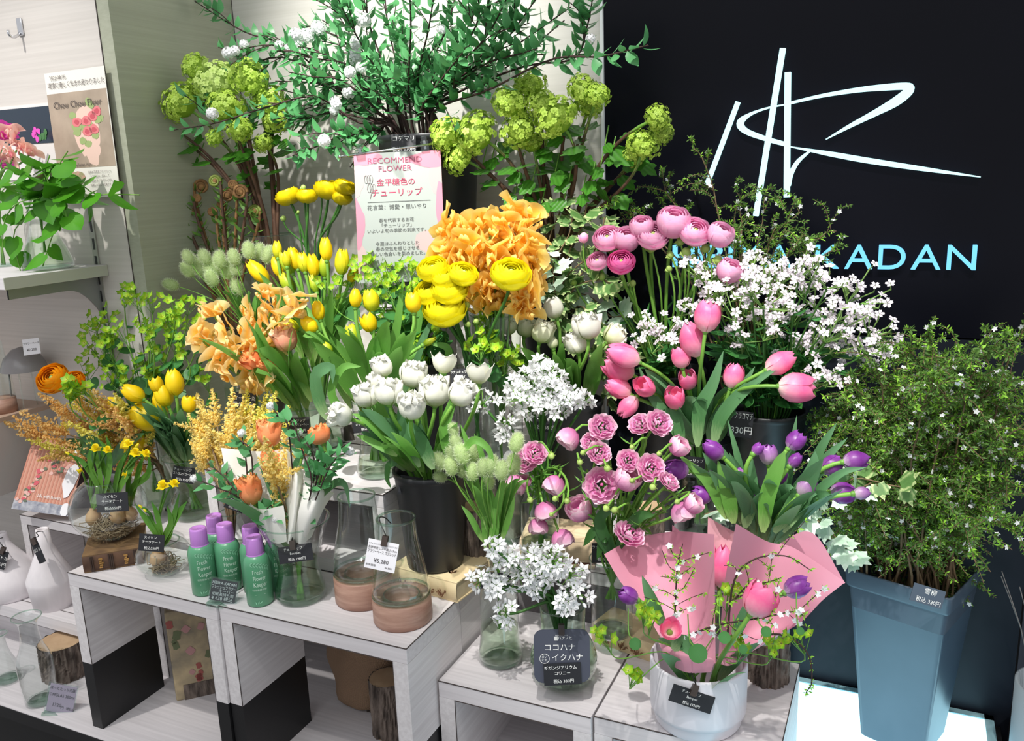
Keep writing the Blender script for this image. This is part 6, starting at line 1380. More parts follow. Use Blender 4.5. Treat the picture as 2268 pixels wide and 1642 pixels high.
# ---------------------------------------------------------------- bunny tails
def bunny(desc, where, group, pot, L, y, ll=.12):
    for i, a in enumerate(L):
        px, py, hl, an = a[:4]; fw = a[4] if len(a) > 4 else 0; c = onY(px, py, y+RND.uniform(-.015, .015)); s_ = mpp(c); ax = nrm(C_U*math.cos(an)+C_R*math.sin(an)-C_F*fw); Ln = 2.25*hl*s_; B_ = c-ax*Ln*.5
        o = thing('bunny_tail', None, 'grass', tuple(B_), group); reg((desc, where, 'head'), o, c); path, up = stem_path(pot, B_, ax, bend=.3); part('stem', MB().tube(path, .0009, 5), stem_green, o)
        inst('fluffy_head', fuzz_mesh(i % 3), o, frame(B_, ax, Ln*1.0, Ln, spin=i), 'stuff')
        if i % 2 == 0:
            p = up[1]; d = np.array([RND.uniform(-.5, .5), RND.uniform(-.4, .1), 1]); part('leaf', ribbon(MB(), bez(p, p+d*ll*.4, p+d*ll*.7+[0, 0, .01], p+d*ll*.9+np.array([d[0]*.06, d[1]*.06, -.01]), 10), .007, (0, -1, .3), .2), leaf_tulip, o)
Zc = lambda L, ox, oy, k: [(a[0]/k+ox, a[1]/k+oy)+tuple(a[2:]) for a in L]
pl_ = onY(565, 770, 1.24); PBL = Pot(pl_[0], 1.26, pl_[2], .028, pl_[2]-Z2-.01)
glass_vase('slim clear vase of bunny tail grass behind the peach sweet peas', pl_[0], 1.26, [(.026, Z2), (.028, Z2+.02), (.030, pl_[2])], water=Z2+.05, straight=True)
bunny('pale fluffy bunny tail', 'left of the slim yellow tulips', 'left bunny tails', PBL, Zc([(135, 440, 16, -.5), (130, 540, 17, -.7), (230, 530, 19, -.6), (270, 440, 17, -.5), (320, 540, 20, -.4), (365, 510, 19, -.4), (390, 460, 18, -.2), (455, 540, 20, -.3), (505, 440, 17, -.3), (525, 530, 16, -.1), (530, 685, 17, -.5), (625, 385, 18, -.2), (710, 395, 17, .1), (780, 420, 18, .2), (325, 610, 17, -.5), (405, 825, 14, -.5), (-5, 660, 16, -1.3), (180, 480, 16, -.5)], 380, 450, 3.648), 1.22)
PBR = Pot(VBOT[0], VBOT[1], zat(VBOT[0], VBOT[1], 1230), .012, .12)
bunny('pale green fluffy bunny tail', 'by the front black bucket', 'front bunny tails', PBR, Zc([(640, 630, 19, -.6), (745, 570, 20, -.4), (812, 570, 21, -.3), (890, 560, 26, 0), (765, 480, 17, -.3), (745, 372, 14, -.3), (727, 670, 19, -.3), (822, 692, 18, -.1), (900, 715, 18, 0), (985, 682, 18, .1), (1050, 665, 21, .2), (1135, 705, 20, .1), (1230, 655, 22, .1), (1255, 480, 20, .25), (640, 755, 15, -1.2, .9), (1030, 805, 17, .2, .6)], 800, 850, 3.648), .99, .14)
for i, pts in enumerate([[(1075, 1220), (1070, 1130), (1040, 1060)], [(1085, 1215), (1095, 1120), (1060, 1040)], [(1092, 1215), (1100, 1160), (1095, 1100)], [(1070, 1200), (1045, 1150), (1022, 1120)], [(1110, 1200), (1130, 1140), (1140, 1100)], [(1080, 1180), (1040, 1000), (1020, 940)], [(1095, 1180), (1070, 1020), (1050, 960)]]): loose(f'blade of green bunny tail grass above the bottle vase, {ORD[i]} of seven', pts, 1.0, 8, leaf_tulip, 'bunny tail blades')
# ---------------------------------------------------------------- white starry umbels
def umbels(desc, where, group, pot, L, y, bend=.3, buds=6):
    for i, (px, py, r, n) in enumerate(L):
        c = onY(px, py, y+RND.uniform(-.02, .02)); R_ = r*mpp(c); o = thing('star_umbel', None, 'flower', tuple(c), group); reg((desc, where, 'cluster'), o, c); d = nrm((c-pot.c)*np.array([1, .5, 1])+np.array([0, -.02, .04])); B_ = c-d*R_*.5
        path, up = stem_path(pot, B_, d, bend=bend); part('stem', MB().tube(path, .0022, 6), stem_dark, o); ped = MB(); pts = []
        for k in range(n+buds):
            z = 1-1.5*(k+.5)/(n+buds); a = k*2.4+i; s_ = math.sqrt(max(0, 1-z*z)); v = np.array([s_*math.cos(a), s_*math.sin(a), 0]); e1 = nrm(np.cross(d, [.2, .9, .1])); e2 = np.cross(d, e1); q = e1*v[0]+e2*v[1]+d*z; q = nrm(q-C_F*.25); pts.append(q); ped.tube([B_, B_+q*R_*1.0], .0006, 4)
        st_ = part('flower_stalks', ped, stem_green, o, kind='stuff')
        for k, q in enumerate(pts):
            if k % (max(1, (n+buds)//max(1, buds))) == 1 and buds: inst('flower_bud', allium_bud, o, frame(B_+q*R_*.8, q, .0085))
            else: inst('floret', allium_star, o, frame(B_+q*R_*RND.uniform(.8, 1.15), q+.35*NG.randn(3), .0108*RND.uniform(.85, 1.1), spin=k))
PA = Pot(VRIB[0], VRIB[1], zat(VRIB[0], VRIB[1], 1342), .026, .13)
umbels('white starry umbel', 'over the dark placard', 'front white umbels', PA, [(1092, 1207, 20, 6), (1056, 1276, 26, 9), (1116, 1228, 34, 13), (1137, 1262, 36, 14), (1179, 1225, 34, 13), (1172, 1267, 28, 9), (1224, 1231, 34, 14), (1265, 1262, 32, 11), (1277, 1306, 34, 9), (1188, 1300, 18, 6), (1253, 1333, 18, 5), (1110, 1354, 28, 9), (1090, 1294, 20, 5), (1205, 1260, 30, 10)], .965)
PA2 = Pot(onY(1195, 1060, 1.16)[0], 1.17, float(onY(1195, 1075, 1.16)[2]), .02, .12)
umbels('white starry umbel', 'in the back bunch', 'back white umbels', PA2, [(1062, 882, 30, 9), (1122, 928, 20, 7), (1116, 960, 14, 4), (1150, 872, 32, 14), (1190, 850, 36, 17), (1230, 862, 34, 16), (1215, 822, 32, 15), (1195, 806, 22, 9), (1265, 872, 30, 13), (1240, 900, 24, 9), (1298, 882, 14, 4), (1170, 897, 22, 8), (1140, 850, 22, 9), (1205, 880, 30, 12), (1170, 830, 28, 11)], 1.14)
glass_vase('slim glass vase of the back white umbels', PA2.c[0], 1.17, [(.020, Z1+.001), (.022, Z1+.01), (.021, PA2.c[2])], water=Z1+.06, straight=True)
# ---------------------------------------------------------------- tiny pale pink flowers
PS = Pot(SB[0], 1.39, SB[2], .055, .12)
SIL = [(1540, 590, 9), (1600, 600, 13), (1650, 590, 13), (1700, 600, 15), (1740, 590, 13), (1780, 580, 9), (1810, 585, 7), (1850, 605, 6), (1820, 650, 9), (1860, 690, 12), (1900, 640, 12), (1935, 642, 6), (1890, 700, 9), (1920, 690, 8), (1955, 720, 11), (1950, 762, 11), (1925, 775, 9), (1850, 732, 13), (1820, 720, 9), (1810, 760, 11), (1870, 765, 9), (1760, 690, 9), (1720, 672, 9), (1700, 692, 9), (1690, 650, 9), (1640, 640, 11), (1590, 640, 11), (1560, 642, 9), (1520, 662, 7), (1620, 680, 6), (1640, 742, 9), (1690, 725, 7), (1750, 762, 9), (1780, 762, 7), (1820, 832, 15), (1842, 818, 6), (1545, 685, 6), (1735, 625, 9), (1785, 620, 8), (1660, 620, 9)]
def silene(pot, L, y, label, group):
    for i, (px, py, n) in enumerate(L):
        c = onY(px, py, y+RND.uniform(-.07, .05)); o = thing('pale_catchfly', None, 'flower', tuple(c), group); reg((label, '', 'spray'), o, c); ax = nrm((c-pot.c)*np.array([1, .6, .7])+[0, -.03, .06]); path, up = stem_path(pot, c-ax*.03, ax, bend=.35); part('stem', MB().tube(path, .0015, 5), stem_dark, o)
        tubes = MB()
        for k in range(n):
            q = c+np.array([RND.gauss(0, .016), RND.gauss(0, .014), RND.gauss(0, .012)]); d = nrm(ax*.5+np.array([RND.uniform(-.7, .7), RND.uniform(-1, 0), RND.uniform(-.2, .8)])); tubes.tube([c-ax*.028, q-d*.014, q], [.0006, .0013, .0007], 5)
            inst('floret', silene_star, o, frame(q, d, .0078*RND.uniform(.85, 1.1), spin=RND.uniform(0, 6)))
        part('calyx_tubes', tubes, calyx, o, kind='stuff')
        leaves_along(o, up, [flat_leaf('leaf', leaf_bup, .2, .15, .3)], .1, .85, 5, .034, 1)
silene(PS, SIL, 1.31, 'tiny pale pink flower spray in the wide black bucket', 'tiny pale pink sprays')
silene(PKR, [(1440, 725, 7), (1462, 737, 13), (1420, 748, 6), (1500, 740, 5), (1440, 762, 4)], 1.30, 'tiny pale pink flower spray below the pink ranunculus', 'pale pink sprays below the ranunculus')
fronds('green leafy stem filling the wide black bucket', PS, [(1650, 830), (1700, 800), (1740, 830), (1770, 860), (1680, 760), (1620, 800), (1720, 860), (1660, 870), (1760, 800), (1600, 760), (1640, 780), (1800, 800)], 1.33, 'leafy stems in the wide bucket', leaf_bup, 9, .045, .18)
fronds('green leafy stem among the pink ranunculus stalks', PKR, [(1420, 700), (1460, 690), (1500, 700), (1540, 720), (1400, 740), (1440, 780), (1480, 760), (1380, 690), (1520, 660)], 1.36, 'leafy stems by the pink ranunculus', leaf_bup, 8, .035, .16)
# ---------------------------------------------------------------- bupleurum
BSTAR = star('bract', bup_yel, 5, .40, .55)
BR = [lobed_leaf('round_leaf', leaf_bup, ROUND, .1), lobed_leaf('round_leaf', leaf_bup, HEART, .3)]
def bupleurum(label, group, pot, heads, y, hs=.016, leafn=3, sp=.010, nb=7, ls=.028):
    for i, (px, py) in enumerate(heads):
        c = onY(px, py, y+RND.uniform(-.04, .03)); o = thing('hare_ear_stem', None, 'foliage', tuple(c), group); reg((label, '', 'head'), o, c); ax = nrm(np.array([RND.uniform(-.4, .4), -.2, 1])); path, up = stem_path(pot, c-ax*.03, ax, bend=.3); part('stem', MB().tube(path, .0012 if sp > .007 else .0008, 5), stem_green, o)
        pd = MB()
        for k in range(nb):
            q = c+np.array([RND.gauss(0, sp), RND.gauss(0, sp), RND.gauss(0, sp)]); pd.tube([c-ax*.03, q], .0005, 4); d = nrm(np.array([RND.uniform(-.7, .7), RND.uniform(-1, .1), RND.uniform(0, .9)])); inst('bract', BSTAR, o, frame(q, d, hs*RND.uniform(.7, 1.05), spin=k))
        part('flower_stalks', pd, stem_green, o, kind='stuff')
        leaves_along(o, up, BR, .35, .95, leafn, ls, 1.0, 'round_leaf', droop=.1, face=1)
pb_ = onY(345, 1010, 1.14); PBU = Pot(VSMA[0], VSMA[1], zat(VSMA[0], VSMA[1], 962), .016, .12)
bupleurum('yellow green bracted stem fanning over the pale left wall', 'left bracted stems', PBU, Zc([(690, 480), (620, 500), (820, 340), (905, 360), (1010, 375), (1160, 390), (1240, 380), (640, 670), (720, 700), (700, 600), (940, 530), (990, 590), (1100, 480), (1240, 500), (1270, 560), (1200, 680), (820, 870), (1000, 850), (1330, 890), (790, 570), (860, 860), (590, 640), (1130, 560), (960, 760), (1050, 720), (1150, 640), (570, 830), (730, 880)], 0, 540, 2.984), 1.13, .011, 3)
pbc = onY(930, 800, 1.2); PBC = Pot(pbc[0], 1.21, pbc[2], .035, pbc[2]-Z2-.01)
bucket('dark bucket of bracted stems hidden behind the yellow tulips', pbc[0], 1.21, Z2, pbc[2], .03, .042)
bupleurum('yellow green bracted stem in the middle below the sign', 'middle bracted stems', PBC, Zc([(720, 240), (780, 220), (970, 260), (960, 350), (1000, 390), (510, 390), (1100, 280), (1180, 620), (880, 420), (1210, 220), (1120, 800), (640, 350), (900, 310), (1020, 300), (820, 470), (1080, 420), (1150, 520), (740, 330), (880, 560), (960, 640), (1050, 600), (1240, 640), (860, 700)], 560, 500, 2.984), 1.19, .010, 4)
bupleurum('yellow green bracted stem behind the white tulips', 'right bracted stems', PY, Zc([(1530, 710), (1550, 560), (1590, 820), (1680, 880), (1480, 780)], 560, 500, 2.984), 1.17, .013, 2)
# ---------------------------------------------------------------- astilbe
def astilbe(desc, where, group, pot, tips, y, mats, L0=.10, wd=1.0):
    for i, (px, py) in enumerate(tips):
        T_ = onY(px, py, y+RND.uniform(-.04, .03)); d = nrm(T_-pot.c+np.array([0, 0, .02])); L = L0*RND.uniform(.8, 1.15); L = min(L, np.linalg.norm(T_-pot.c)*.85); B_ = T_-d*L
        o = thing('astilbe', None, 'flower', tuple(B_), group); reg((desc, where, 'plume'), o, T_); path, up = stem_path(pot, B_, d, bend=.2); part('stem', MB().tube(path, .0015, 5), twig_tan, o)
        inst('plume', plume_mesh(i % 4, mats[i % len(mats)]), o, frame(B_, d, L*wd, L, spin=i), 'stuff')
        for k in range(2):
            d2 = nrm(d+.55*NG.randn(3)); inst('plume', plume_mesh((i+k+1) % 4, mats[(i+k) % len(mats)]), o, frame(B_+d*L*.15*k, d2, L*.62*wd, L*.62, spin=k), 'stuff')
al = onY(225, 1010, 1.05); PAL = Pot(al[0], 1.05, al[2], .02, .12)
PAL = Pot(VSMA[0]+.05, VSMA[1]-.02, float(onY(235, 1040, 1.08)[2]), .014, .03)
astilbe('tan feathery astilbe plume', 'spreading left of the yellow tulips', 'tan astilbe', PAL, [(10, 936), (42, 912), (60, 975), (85, 872), (95, 965), (125, 850), (118, 905), (160, 880), (150, 935), (205, 862), (195, 915), (252, 872), (240, 930), (275, 935), (285, 955), (215, 990), (180, 985), (180, 850)], 1.03, [ast_dull, ast_dull, ast_lime], .095, .9)
PAM = Pot(VAST[0], VAST[1], zat(VAST[0], VAST[1], 1135), .014, .09)
astilbe('golden feathery astilbe plume', 'behind the white paper bouquet', 'golden astilbe', PAM, [(437, 872), (428, 930), (424, 965), (445, 1002), (482, 1008), (500, 985), (540, 880), (515, 860), (562, 895), (600, 905), (470, 862), (500, 925), (560, 950), (455, 915), (530, 930), (480, 960), (590, 940)], 1.06, [ast_yel, ast_yel, ast_yel], .085, .95)
astilbe('lime tipped astilbe plume', 'between sweet peas and white paper', 'lime astilbe', PAM, [(548, 862), (596, 858), (640, 900), (612, 868), (575, 915), (640, 935)], 1.06, [ast_lime], .07, 1.0)
for i, pts in enumerate([[(235, 1030), (185, 990), (125, 975)], [(240, 1030), (215, 985), (170, 960)], [(245, 1030), (280, 985), (320, 960)]]): loose(f'dark serrated astilbe leaf under the tan plumes, {ORD[i]} of three', pts, 1.04, 16, dark_leaf, 'astilbe leaves')
PORA = Pot(VSMA[0]+.045, VSMA[1]-.02, float(onY(235, 1030, 1.08)[2]), .012, .03)
for px, py, r, tl in [(116, 838, 36, -.2), (165, 842, 22, .4)]: ranunculus(('orange ranunculus', 'above the tan astilbe plumes', 'bloom'), 'orange ranunculus', PORA, px, py, r, 1.02, 'full', ran_ora, stem_dark, (tl, 0), fw=1.5)
bupleurum('yellow green bracted stem beside the orange ranunculus', 'bracted stems by the orange ranunculus', PORA, [(165, 870), (185, 845), (150, 865)], 1.04, .013, 1)
# ---------------------------------------------------------------- narcissus bulbs
def narcissus(label, base, blooms, blades, y, bulb_px, group, key):
    c = onY(bulb_px[0], bulb_px[1], y); R_ = bulb_px[2]*mpp(c); o = thing('narcissus_bulb', label, 'flower bulb', tuple(c), group)
    b = MB(); b.lathe([(.001, -R_), (R_*.7, -R_*.75), (R_, -R_*.1), (R_*.8, R_*.6), (R_*.35, R_*1.15), (R_*.25, R_*1.4)], 16, tuple(c)); part('bulb', b, bulb_mat, o)
    top = c+np.array([0, 0, R_*1.2])
    for pts in blades:
        P = [top]+[onY(a, b_, y-.01) for a, b_ in pts]; part('leaf', ribbon(MB(), spline(np.array(P), 12), .0062, (0, -1, .2), .3, 3, ([0, .1, .7, 1], [.6, .9, 1, .1])), narc_leaf, o)
    for (px, py, r, an, kind) in blooms:
        f_ = onY(px, py, y-.02); s_ = r*mpp(f_); ax = nrm(C_R*math.sin(an)+C_U*math.cos(an)-C_F*.6) if kind else nrm(C_R*math.sin(an)+C_U*math.cos(an))
        st_ = part('flower_stem', MB().tube(bez(top, top+np.array([0, 0, .05]), f_-ax*.02+[0, 0, .012], f_-ax*s_*.4, 10), .0018, 6), narc_leaf, o)
        if kind:
            inst('flower', star('narcissus_flower', narc_yel, 6, .36, .15), st_, frame(f_, ax, s_)); k = ('trump',)
            if k not in PROTO: PROTO[k] = MB().lathe([(.16, 0), (.22, .25), (.30, .55), (.40, .68), (.36, .60)], 14).me('trumpet', narc_yel)
            inst('trumpet', PROTO[k], st_, frame(f_, ax, s_*1.15))
        else: inst('flower_bud', ball_me('flower_bud', yel_pet2, (.45, .45, 1.2), 8, 7), st_, frame(f_, ax, s_*.7))
yB = BW[1]; 
narcissus('narcissus bulb at the fish bowl left side with drooping flowers', None, [(150, 1005, 9, -1.0, 0), (182, 1040, 13, -2.2, 1), (212, 995, 14, .2, 1), (238, 998, 12, .4, 1)], [[(225, 1080), (215, 1010), (200, 975)], [(235, 1080), (245, 1010), (215, 970)], [(222, 1090), (190, 1030), (160, 1008)], [(218, 1080), (200, 1020), (205, 990)]], yB, (208, 1148, 18), 'narcissus in the fish bowl', None)
narcissus('narcissus bulb in the middle of the fish bowl with yellow blooms', None, [(300, 1005, 15, .3, 1), (285, 985, 14, -.2, 1), (322, 1005, 12, .8, 1), (280, 1052, 11, -1.2, 1)], [[(255, 1090), (265, 1040), (280, 1000)], [(262, 1090), (290, 1040), (302, 1010)], [(240, 1080), (245, 1000), (235, 965)], [(250, 1090), (230, 1030), (226, 985)]], yB+.005, (262, 1142, 19), 'narcissus in the fish bowl', None)
narcissus('narcissus bulb at the right back of the fish bowl', None, [(302, 990, 12, .6, 0)], [[(300, 1080), (310, 1040), (318, 1010)], [(295, 1080), (330, 1050), (330, 1000)], [(285, 1090), (290, 1030), (296, 1000)]], yB+.02, (290, 1140, 15), 'narcissus in the fish bowl', None)
narcissus('narcissus bulb in the small bubble vase with one open flower', None, [(362, 1078, 17, -.1, 1), (385, 1072, 13, .6, 1), (312, 1123, 9, -.9, 0), (322, 1132, 8, -.8, 0)], [[(350, 1190), (325, 1150), (298, 1115)], [(358, 1190), (350, 1140), (335, 1110)], [(372, 1185), (395, 1140), (415, 1110)], [(365, 1190), (385, 1150), (398, 1090)], [(375, 1190), (380, 1150), (370, 1120)], [(355, 1190), (340, 1160), (325, 1140)]], SV[1], (352, 1238, 20), 'narcissus in the bubble vase', None)
for c, r_, z0, lab, nn in ((BW, 72, .914, 'tangle of pale roots in the bottom of the fish bowl', 110), (SV, 50, Z1+.003, 'tangle of pale roots in the bottom of the small bubble vase', 46)):
    b = MB(); R_ = r_*mpp(c)
    for k in range(nn):
        p = [np.array([c[0]+R_*.55*NG.randn()*.6, c[1]+R_*.55*NG.randn()*.6, z0+.003+abs(NG.randn())*(.013 if nn > 60 else .010)]) for _ in range(5)]
        for q in p:
            d = (q-np.array([c[0], c[1], q[2]])); l_ = np.linalg.norm(d); mx = R_*(.55+.35*min(1, (q[2]-z0)/.02)); q[:2] = (np.array([c[0], c[1], 0])+d*min(1, mx/(l_+1e-6)))[:2]
        b.tube(spline(np.array(p), 12), .0007, 4)
    solo('bulb_roots', b, root_mat, lab, 'roots', kind='stuff')
# ---------------------------------------------------------------- vine on the wall shelf
vv = onY(95, 590, 1.06); vz = 1.3595; c = onZ(105, 580, vz); vy = min(max(c[1], 1.02), 1.10); c = onY(105, 578, vy)
glass_vase('clear flared glass vase of leafy vine on the wall shelf', c[0], vy, [(.040, vz), (.046, vz+.006), (.040, vz+.03), (.024, vz+.07), (.020, vz+.10), (.026, vz+.13)], water=vz+.06)
PVN = Pot(c[0], vy, vz+.13, .018, .10)
VL = [lobed_leaf('leaf', leaf_vine, HEART, .25), lobed_leaf('leaf', leaf_vine, [(-3.14, .2), (-2.6, .34), (-1.7, .36), (-1, .34), (-.4, .5), (0, .85), (.4, .5), (1, .34), (1.7, .36), (2.6, .34)], .2)]
for i, pts in enumerate([[(100, 430), (60, 400), (20, 410), (-10, 440)], [(110, 420), (90, 370), (60, 350)], [(120, 430), (130, 370), (150, 335)], [(130, 440), (160, 400), (210, 430), (245, 430), (310, 432)], [(120, 440), (150, 420), (190, 440), (205, 455)], [(90, 440), (40, 450), (10, 490), (5, 560)], [(95, 450), (60, 480), (30, 520), (45, 600), (55, 625)], [(110, 460), (125, 490), (110, 540), (95, 590)], [(100, 440), (70, 420), (40, 430), (20, 470)], [(115, 440), (140, 460), (150, 490)], [(90, 430), (50, 380), (10, 370)], [(105, 430), (100, 380), (110, 345)]]):
    P = [onY(a, b, vy-.02-.012*((i*3) % 4)) for a, b in pts]; bm, mm = PVN.feet(P[0], .8); path = spline(np.array([bm, mm]+P), 20); o = thing('vine_stem', None, 'vine', tuple(mm), 'vine stems on the shelf'); reg(('bright green vine stem', 'in the shelf vase', 'stem tip'), o, P[-1])
    part('stem', MB().tube(path, .0011, 5), stem_green, o); leaves_along(o, path, VL, .3, .96, 6+i % 3, .046, 1.0, droop=.5, face=1.3)
p2 = onY(20, 420, 1.12); PPS = Pot(p2[0]-.05, 1.12, p2[2]-.02, .02, p2[2]-.02-1.362)
glass_vase('glass vase of blush sweet peas behind the vine at the picture edge', PPS.c[0], 1.12, [(.022, 1.3595), (.024, 1.37), (.022, PPS.c[2])], straight=True)
sweetpeas('blush pink sweet pea', 'at the picture edge behind the vine', 'blush sweet peas', PPS, [(22, 300, 20), (45, 315, 25), (70, 335, 25), (10, 340, 30), (30, 350, 25)], 1.10, pea_pnk, .024, n=3)
sweetpeas('magenta sweet pea', 'at the picture edge behind the vine', 'magenta sweet peas', PPS, [(8, 300, 15), (5, 365, 15)], 1.11, pea_mag, .022, n=2)
# ---------------------------------------------------------------- ivy
IL = [lobed_leaf('leaf', ivy_mat, IVY, .15)]; IL2 = [lobed_leaf('leaf', ivy_pale, IVY, .15)]
for i, (pts, pale) in enumerate([([(1220, 640), (1215, 540), (1240, 470), (1250, 430)], 0), ([(1240, 650), (1260, 560), (1290, 500), (1300, 450)], 0), ([(1250, 660), (1300, 590), (1330, 520), (1340, 480)], 0), ([(1230, 650), (1225, 600), (1215, 560)], 1), ([(1245, 640), (1270, 620), (1285, 680), (1290, 720)], 1), ([(1260, 650), (1310, 660), (1350, 700), (1380, 700)], 1), ([(1240, 660), (1235, 700), (1260, 740), (1320, 800)], 0), ([(1270, 640), (1330, 620), (1370, 640)], 0), ([(1300, 700), (1330, 780), (1350, 830), (1345, 900)], 0), ([(1225, 600), (1260, 520), (1270, 470)], 0), ([(1250, 620), (1320, 560), (1350, 540)], 0), ([(1290, 680), (1340, 740), (1380, 790)], 0)]):
    P = [onY(a, b, 1.35-.012*(i % 4)) for a, b in pts]; bm, mm = Pot(vr[0]+.03, 1.38, vr[2]-.08, .03, .1).feet(P[0]); path = spline(np.array([mm]+P), 18); o = thing('ivy_vine', None, 'ivy', tuple(mm), 'variegated ivy vines' if not pale else 'pale ivy vines'); reg(('variegated ivy vine climbing beside the black wall edge' if not pale else 'pale silvery ivy vine behind the white tulips', '', 'vine tip'), o, P[-1])
    part('stem', MB().tube(path, .0013, 5), twig_tan, o); leaves_along(o, path, IL2 if pale else IL, .18, 1, 11, .036, 1.0, droop=.4, face=1.3)
for i, pts in enumerate([[(1760, 1090), (1790, 1140), (1830, 1165)], [(1780, 1100), (1850, 1105), (1930, 1070)], [(1840, 1180), (1870, 1210), (1900, 1245)], [(1850, 1080), (1900, 1060), (1970, 1075), (2010, 1080)], [(1560, 1140), (1600, 1130), (1640, 1140)]]):
    P = [onY(a, b, 1.22) for a, b in pts]; path = spline(np.array(P), 12); o = thing('ivy_vine', f'pale ivy sprig trailing beside the square planter, {ORD[i]} of five', 'ivy', tuple(P[0]), 'pale ivy sprigs')
    part('stem', MB().tube(path, .0012, 5), twig_tan, o); leaves_along(o, path, IL2 if i != 3 else IL, .1, 1, 7, .034, 1.0, droop=.3, face=1.3)
# ---------------------------------------------------------------- thin twiggy spirea
def spirea(label, group, base_pts, tips, y0, y1, nside, lime=.15, fl=.1, sag=.25, leaf=.011, side=.07, bare=0):
    for i, (px, py) in enumerate(tips):
        T_ = onY(px, py, RND.uniform(y0, y1)); b = np.array(base_pts[i % len(base_pts)]); b = b+np.array([RND.uniform(-.02, .02), RND.uniform(-.02, .02), 0]); L = np.linalg.norm(T_-b)
        path = bez(b, b+np.array([(T_-b)[0]*.15, (T_-b)[1]*.15, L*.45]), T_+np.array([-(T_-b)[0]*.25, 0, L*sag]), T_, 18)+.006*np.cumsum(NG.randn(18, 3), 0)*.35
        o = thing('spirea_branch', label if len(tips) > 40 else None, 'branch', tuple(b), group)
        if len(tips) <= 40: reg((label, '', 'tip'), o, T_)
        tw = MB().tube(path, np.linspace(.0022, .0007, 18), 5); lv, lm, fw_ = MB(), MB(), MB(); tl = [tri_leaf_mesh(spir_leaf, s_) for s_ in range(3)]
        segs = [(path, 5 if not bare else 9)]
        for k in range(nside):
            j = RND.randrange(4, 17); tt = nrm(path[j]-path[j-1]); d = nrm(tt*.6+np.array([RND.uniform(-1, 1), RND.uniform(-.8, .6), RND.uniform(-.5, .9)])); l_ = side*RND.uniform(.5, 1.3); sp_ = spline([path[j], path[j]+d*l_*.5+[0, 0, .004], path[j]+d*l_+[RND.uniform(-.01, .01), 0, -l_*.25]], 8); tw.tube(sp_, .0006, 3); segs.append((sp_, 1))
        for q, st0 in segs:
            m = int(len(q)*1.6)
            for k in range(m):
                t = st0+(len(q)-1.001-st0)*k/m; j = int(t)
                if j+1 >= len(q) or t < 0: continue
                p = q[j]+(q[j+1]-q[j])*(t-j); tt = nrm(q[j+1]-q[j]); M = frame(p, tt+.8*NG.randn(3), leaf*RND.uniform(.5, 1.25)); a = tl[RND.randrange(3)]
                r_ = RND.random(); (fw_ if r_ < fl*.0 else lm if r_ < lime else lv).add(a[0], a[1], a[2], M)
                if RND.random() < fl:
                    f_ = frame(p+.003*NG.randn(3), NG.randn(3)-C_F*1.2, .0044); 
                    for z in range(5): cz, sz_ = math.cos(z*1.257), math.sin(z*1.257); fw_.add([(0, 0, .1), (.5*cz+.35*sz_, .5*sz_-.35*cz, .2), (cz, sz_, .1), (.5*cz-.35*sz_, .5*sz_+.35*cz, .2)], [(0, 1, 2, 3)], [(.5, .3), (.5, .6), (.5, 1), (.5, .6)], f_)
        part('twig', tw, twig_tan, o)
        if lv.n: part('leaflets', lv, spir_leaf, o, False, kind='stuff')
        if lm.n: part('young_leaflets', lm, spir_lime, o, False, kind='stuff')
        if fw_.n: part('tiny_blossoms', fw_, star_white, o, False, kind='stuff')
PBASE = [(cen[0]+dx*wd, cen[1]+dy*wd, zr-.05) for dx, dy in ((-.3, -.25), (.1, -.28), (.3, -.2), (-.2, .1), (.15, .1), (.3, .2), (-.3, .25))]
TB = [(1848, 905), (1870, 860), (1915, 830), (1960, 815), (2010, 800), (2060, 772), (2100, 812), (2140, 830), (2200, 800), (2238, 768), (2266, 850), (2290, 905), (2300, 1000), (2290, 1100), (2262, 1180), (1848, 1000), (1850, 1090), (1858, 1170), (1900, 900), (1950, 880), (2000, 870), (2050, 860), (2100, 880), (2150, 880), (2210, 880), (2250, 930), (1890, 970), (1930, 950), (1980, 940), (2040, 930), (2090, 940), (2140, 950), (2190, 960), (2230, 1010), (1880, 1050), (1930, 1030), (1980, 1010), (2030, 1010), (2080, 1010), (2130, 1030), (2180, 1040), (2220, 1090), (1900, 1120), (1950, 1100), (2000, 1090), (2050, 1090), (2100, 1100), (2150, 1120), (2200, 1140), (2060, 1160), (2110, 1180), (1980, 1150), (1930, 1180), (2150, 1200), (2090, 1265), (2070, 1290), (1850, 950), (2270, 960), (2240, 860), (2180, 860), (1910, 1220), (1870, 1130)]
spirea('tangled thin leafy spirea twig in the square grey planter', 'spirea twigs in the planter', PBASE, TB, 1.22, 1.45, 25, .2, .05, .10, .009, .065)
bz = onY(1640, 860, 1.44)
TB2 = [(1432, 412), (1556, 325), (1612, 405), (1510, 470), (1655, 445), (1700, 440), (1782, 465), (1830, 500), (1862, 494), (1720, 500), (1790, 520), (1640, 500), (1760, 560), (1340, 470), (1690, 540), (1730, 540), (1660, 560), (1860, 560), (1620, 540), (1380, 470)]
spirea('thin leafy spirea twig rising against the black sign wall', 'spirea twigs before the sign', [(bz[0], 1.445, SB[2]-.03)], TB2, 1.38, 1.46, 8, .2, .06, .05, .0085, .055)
spirea('bare trailing spirea twig hanging before the black wall', 'trailing bare twigs', [(SB[0]+.09, 1.42, SB[2]-.02), (SB[0]+.12, 1.43, SB[2]-.05)], [(1790, 960), (1815, 985), (1830, 950), (1850, 900), (1845, 985)], 1.42, 1.45, 2, .1, .05, .3, .006, .02)
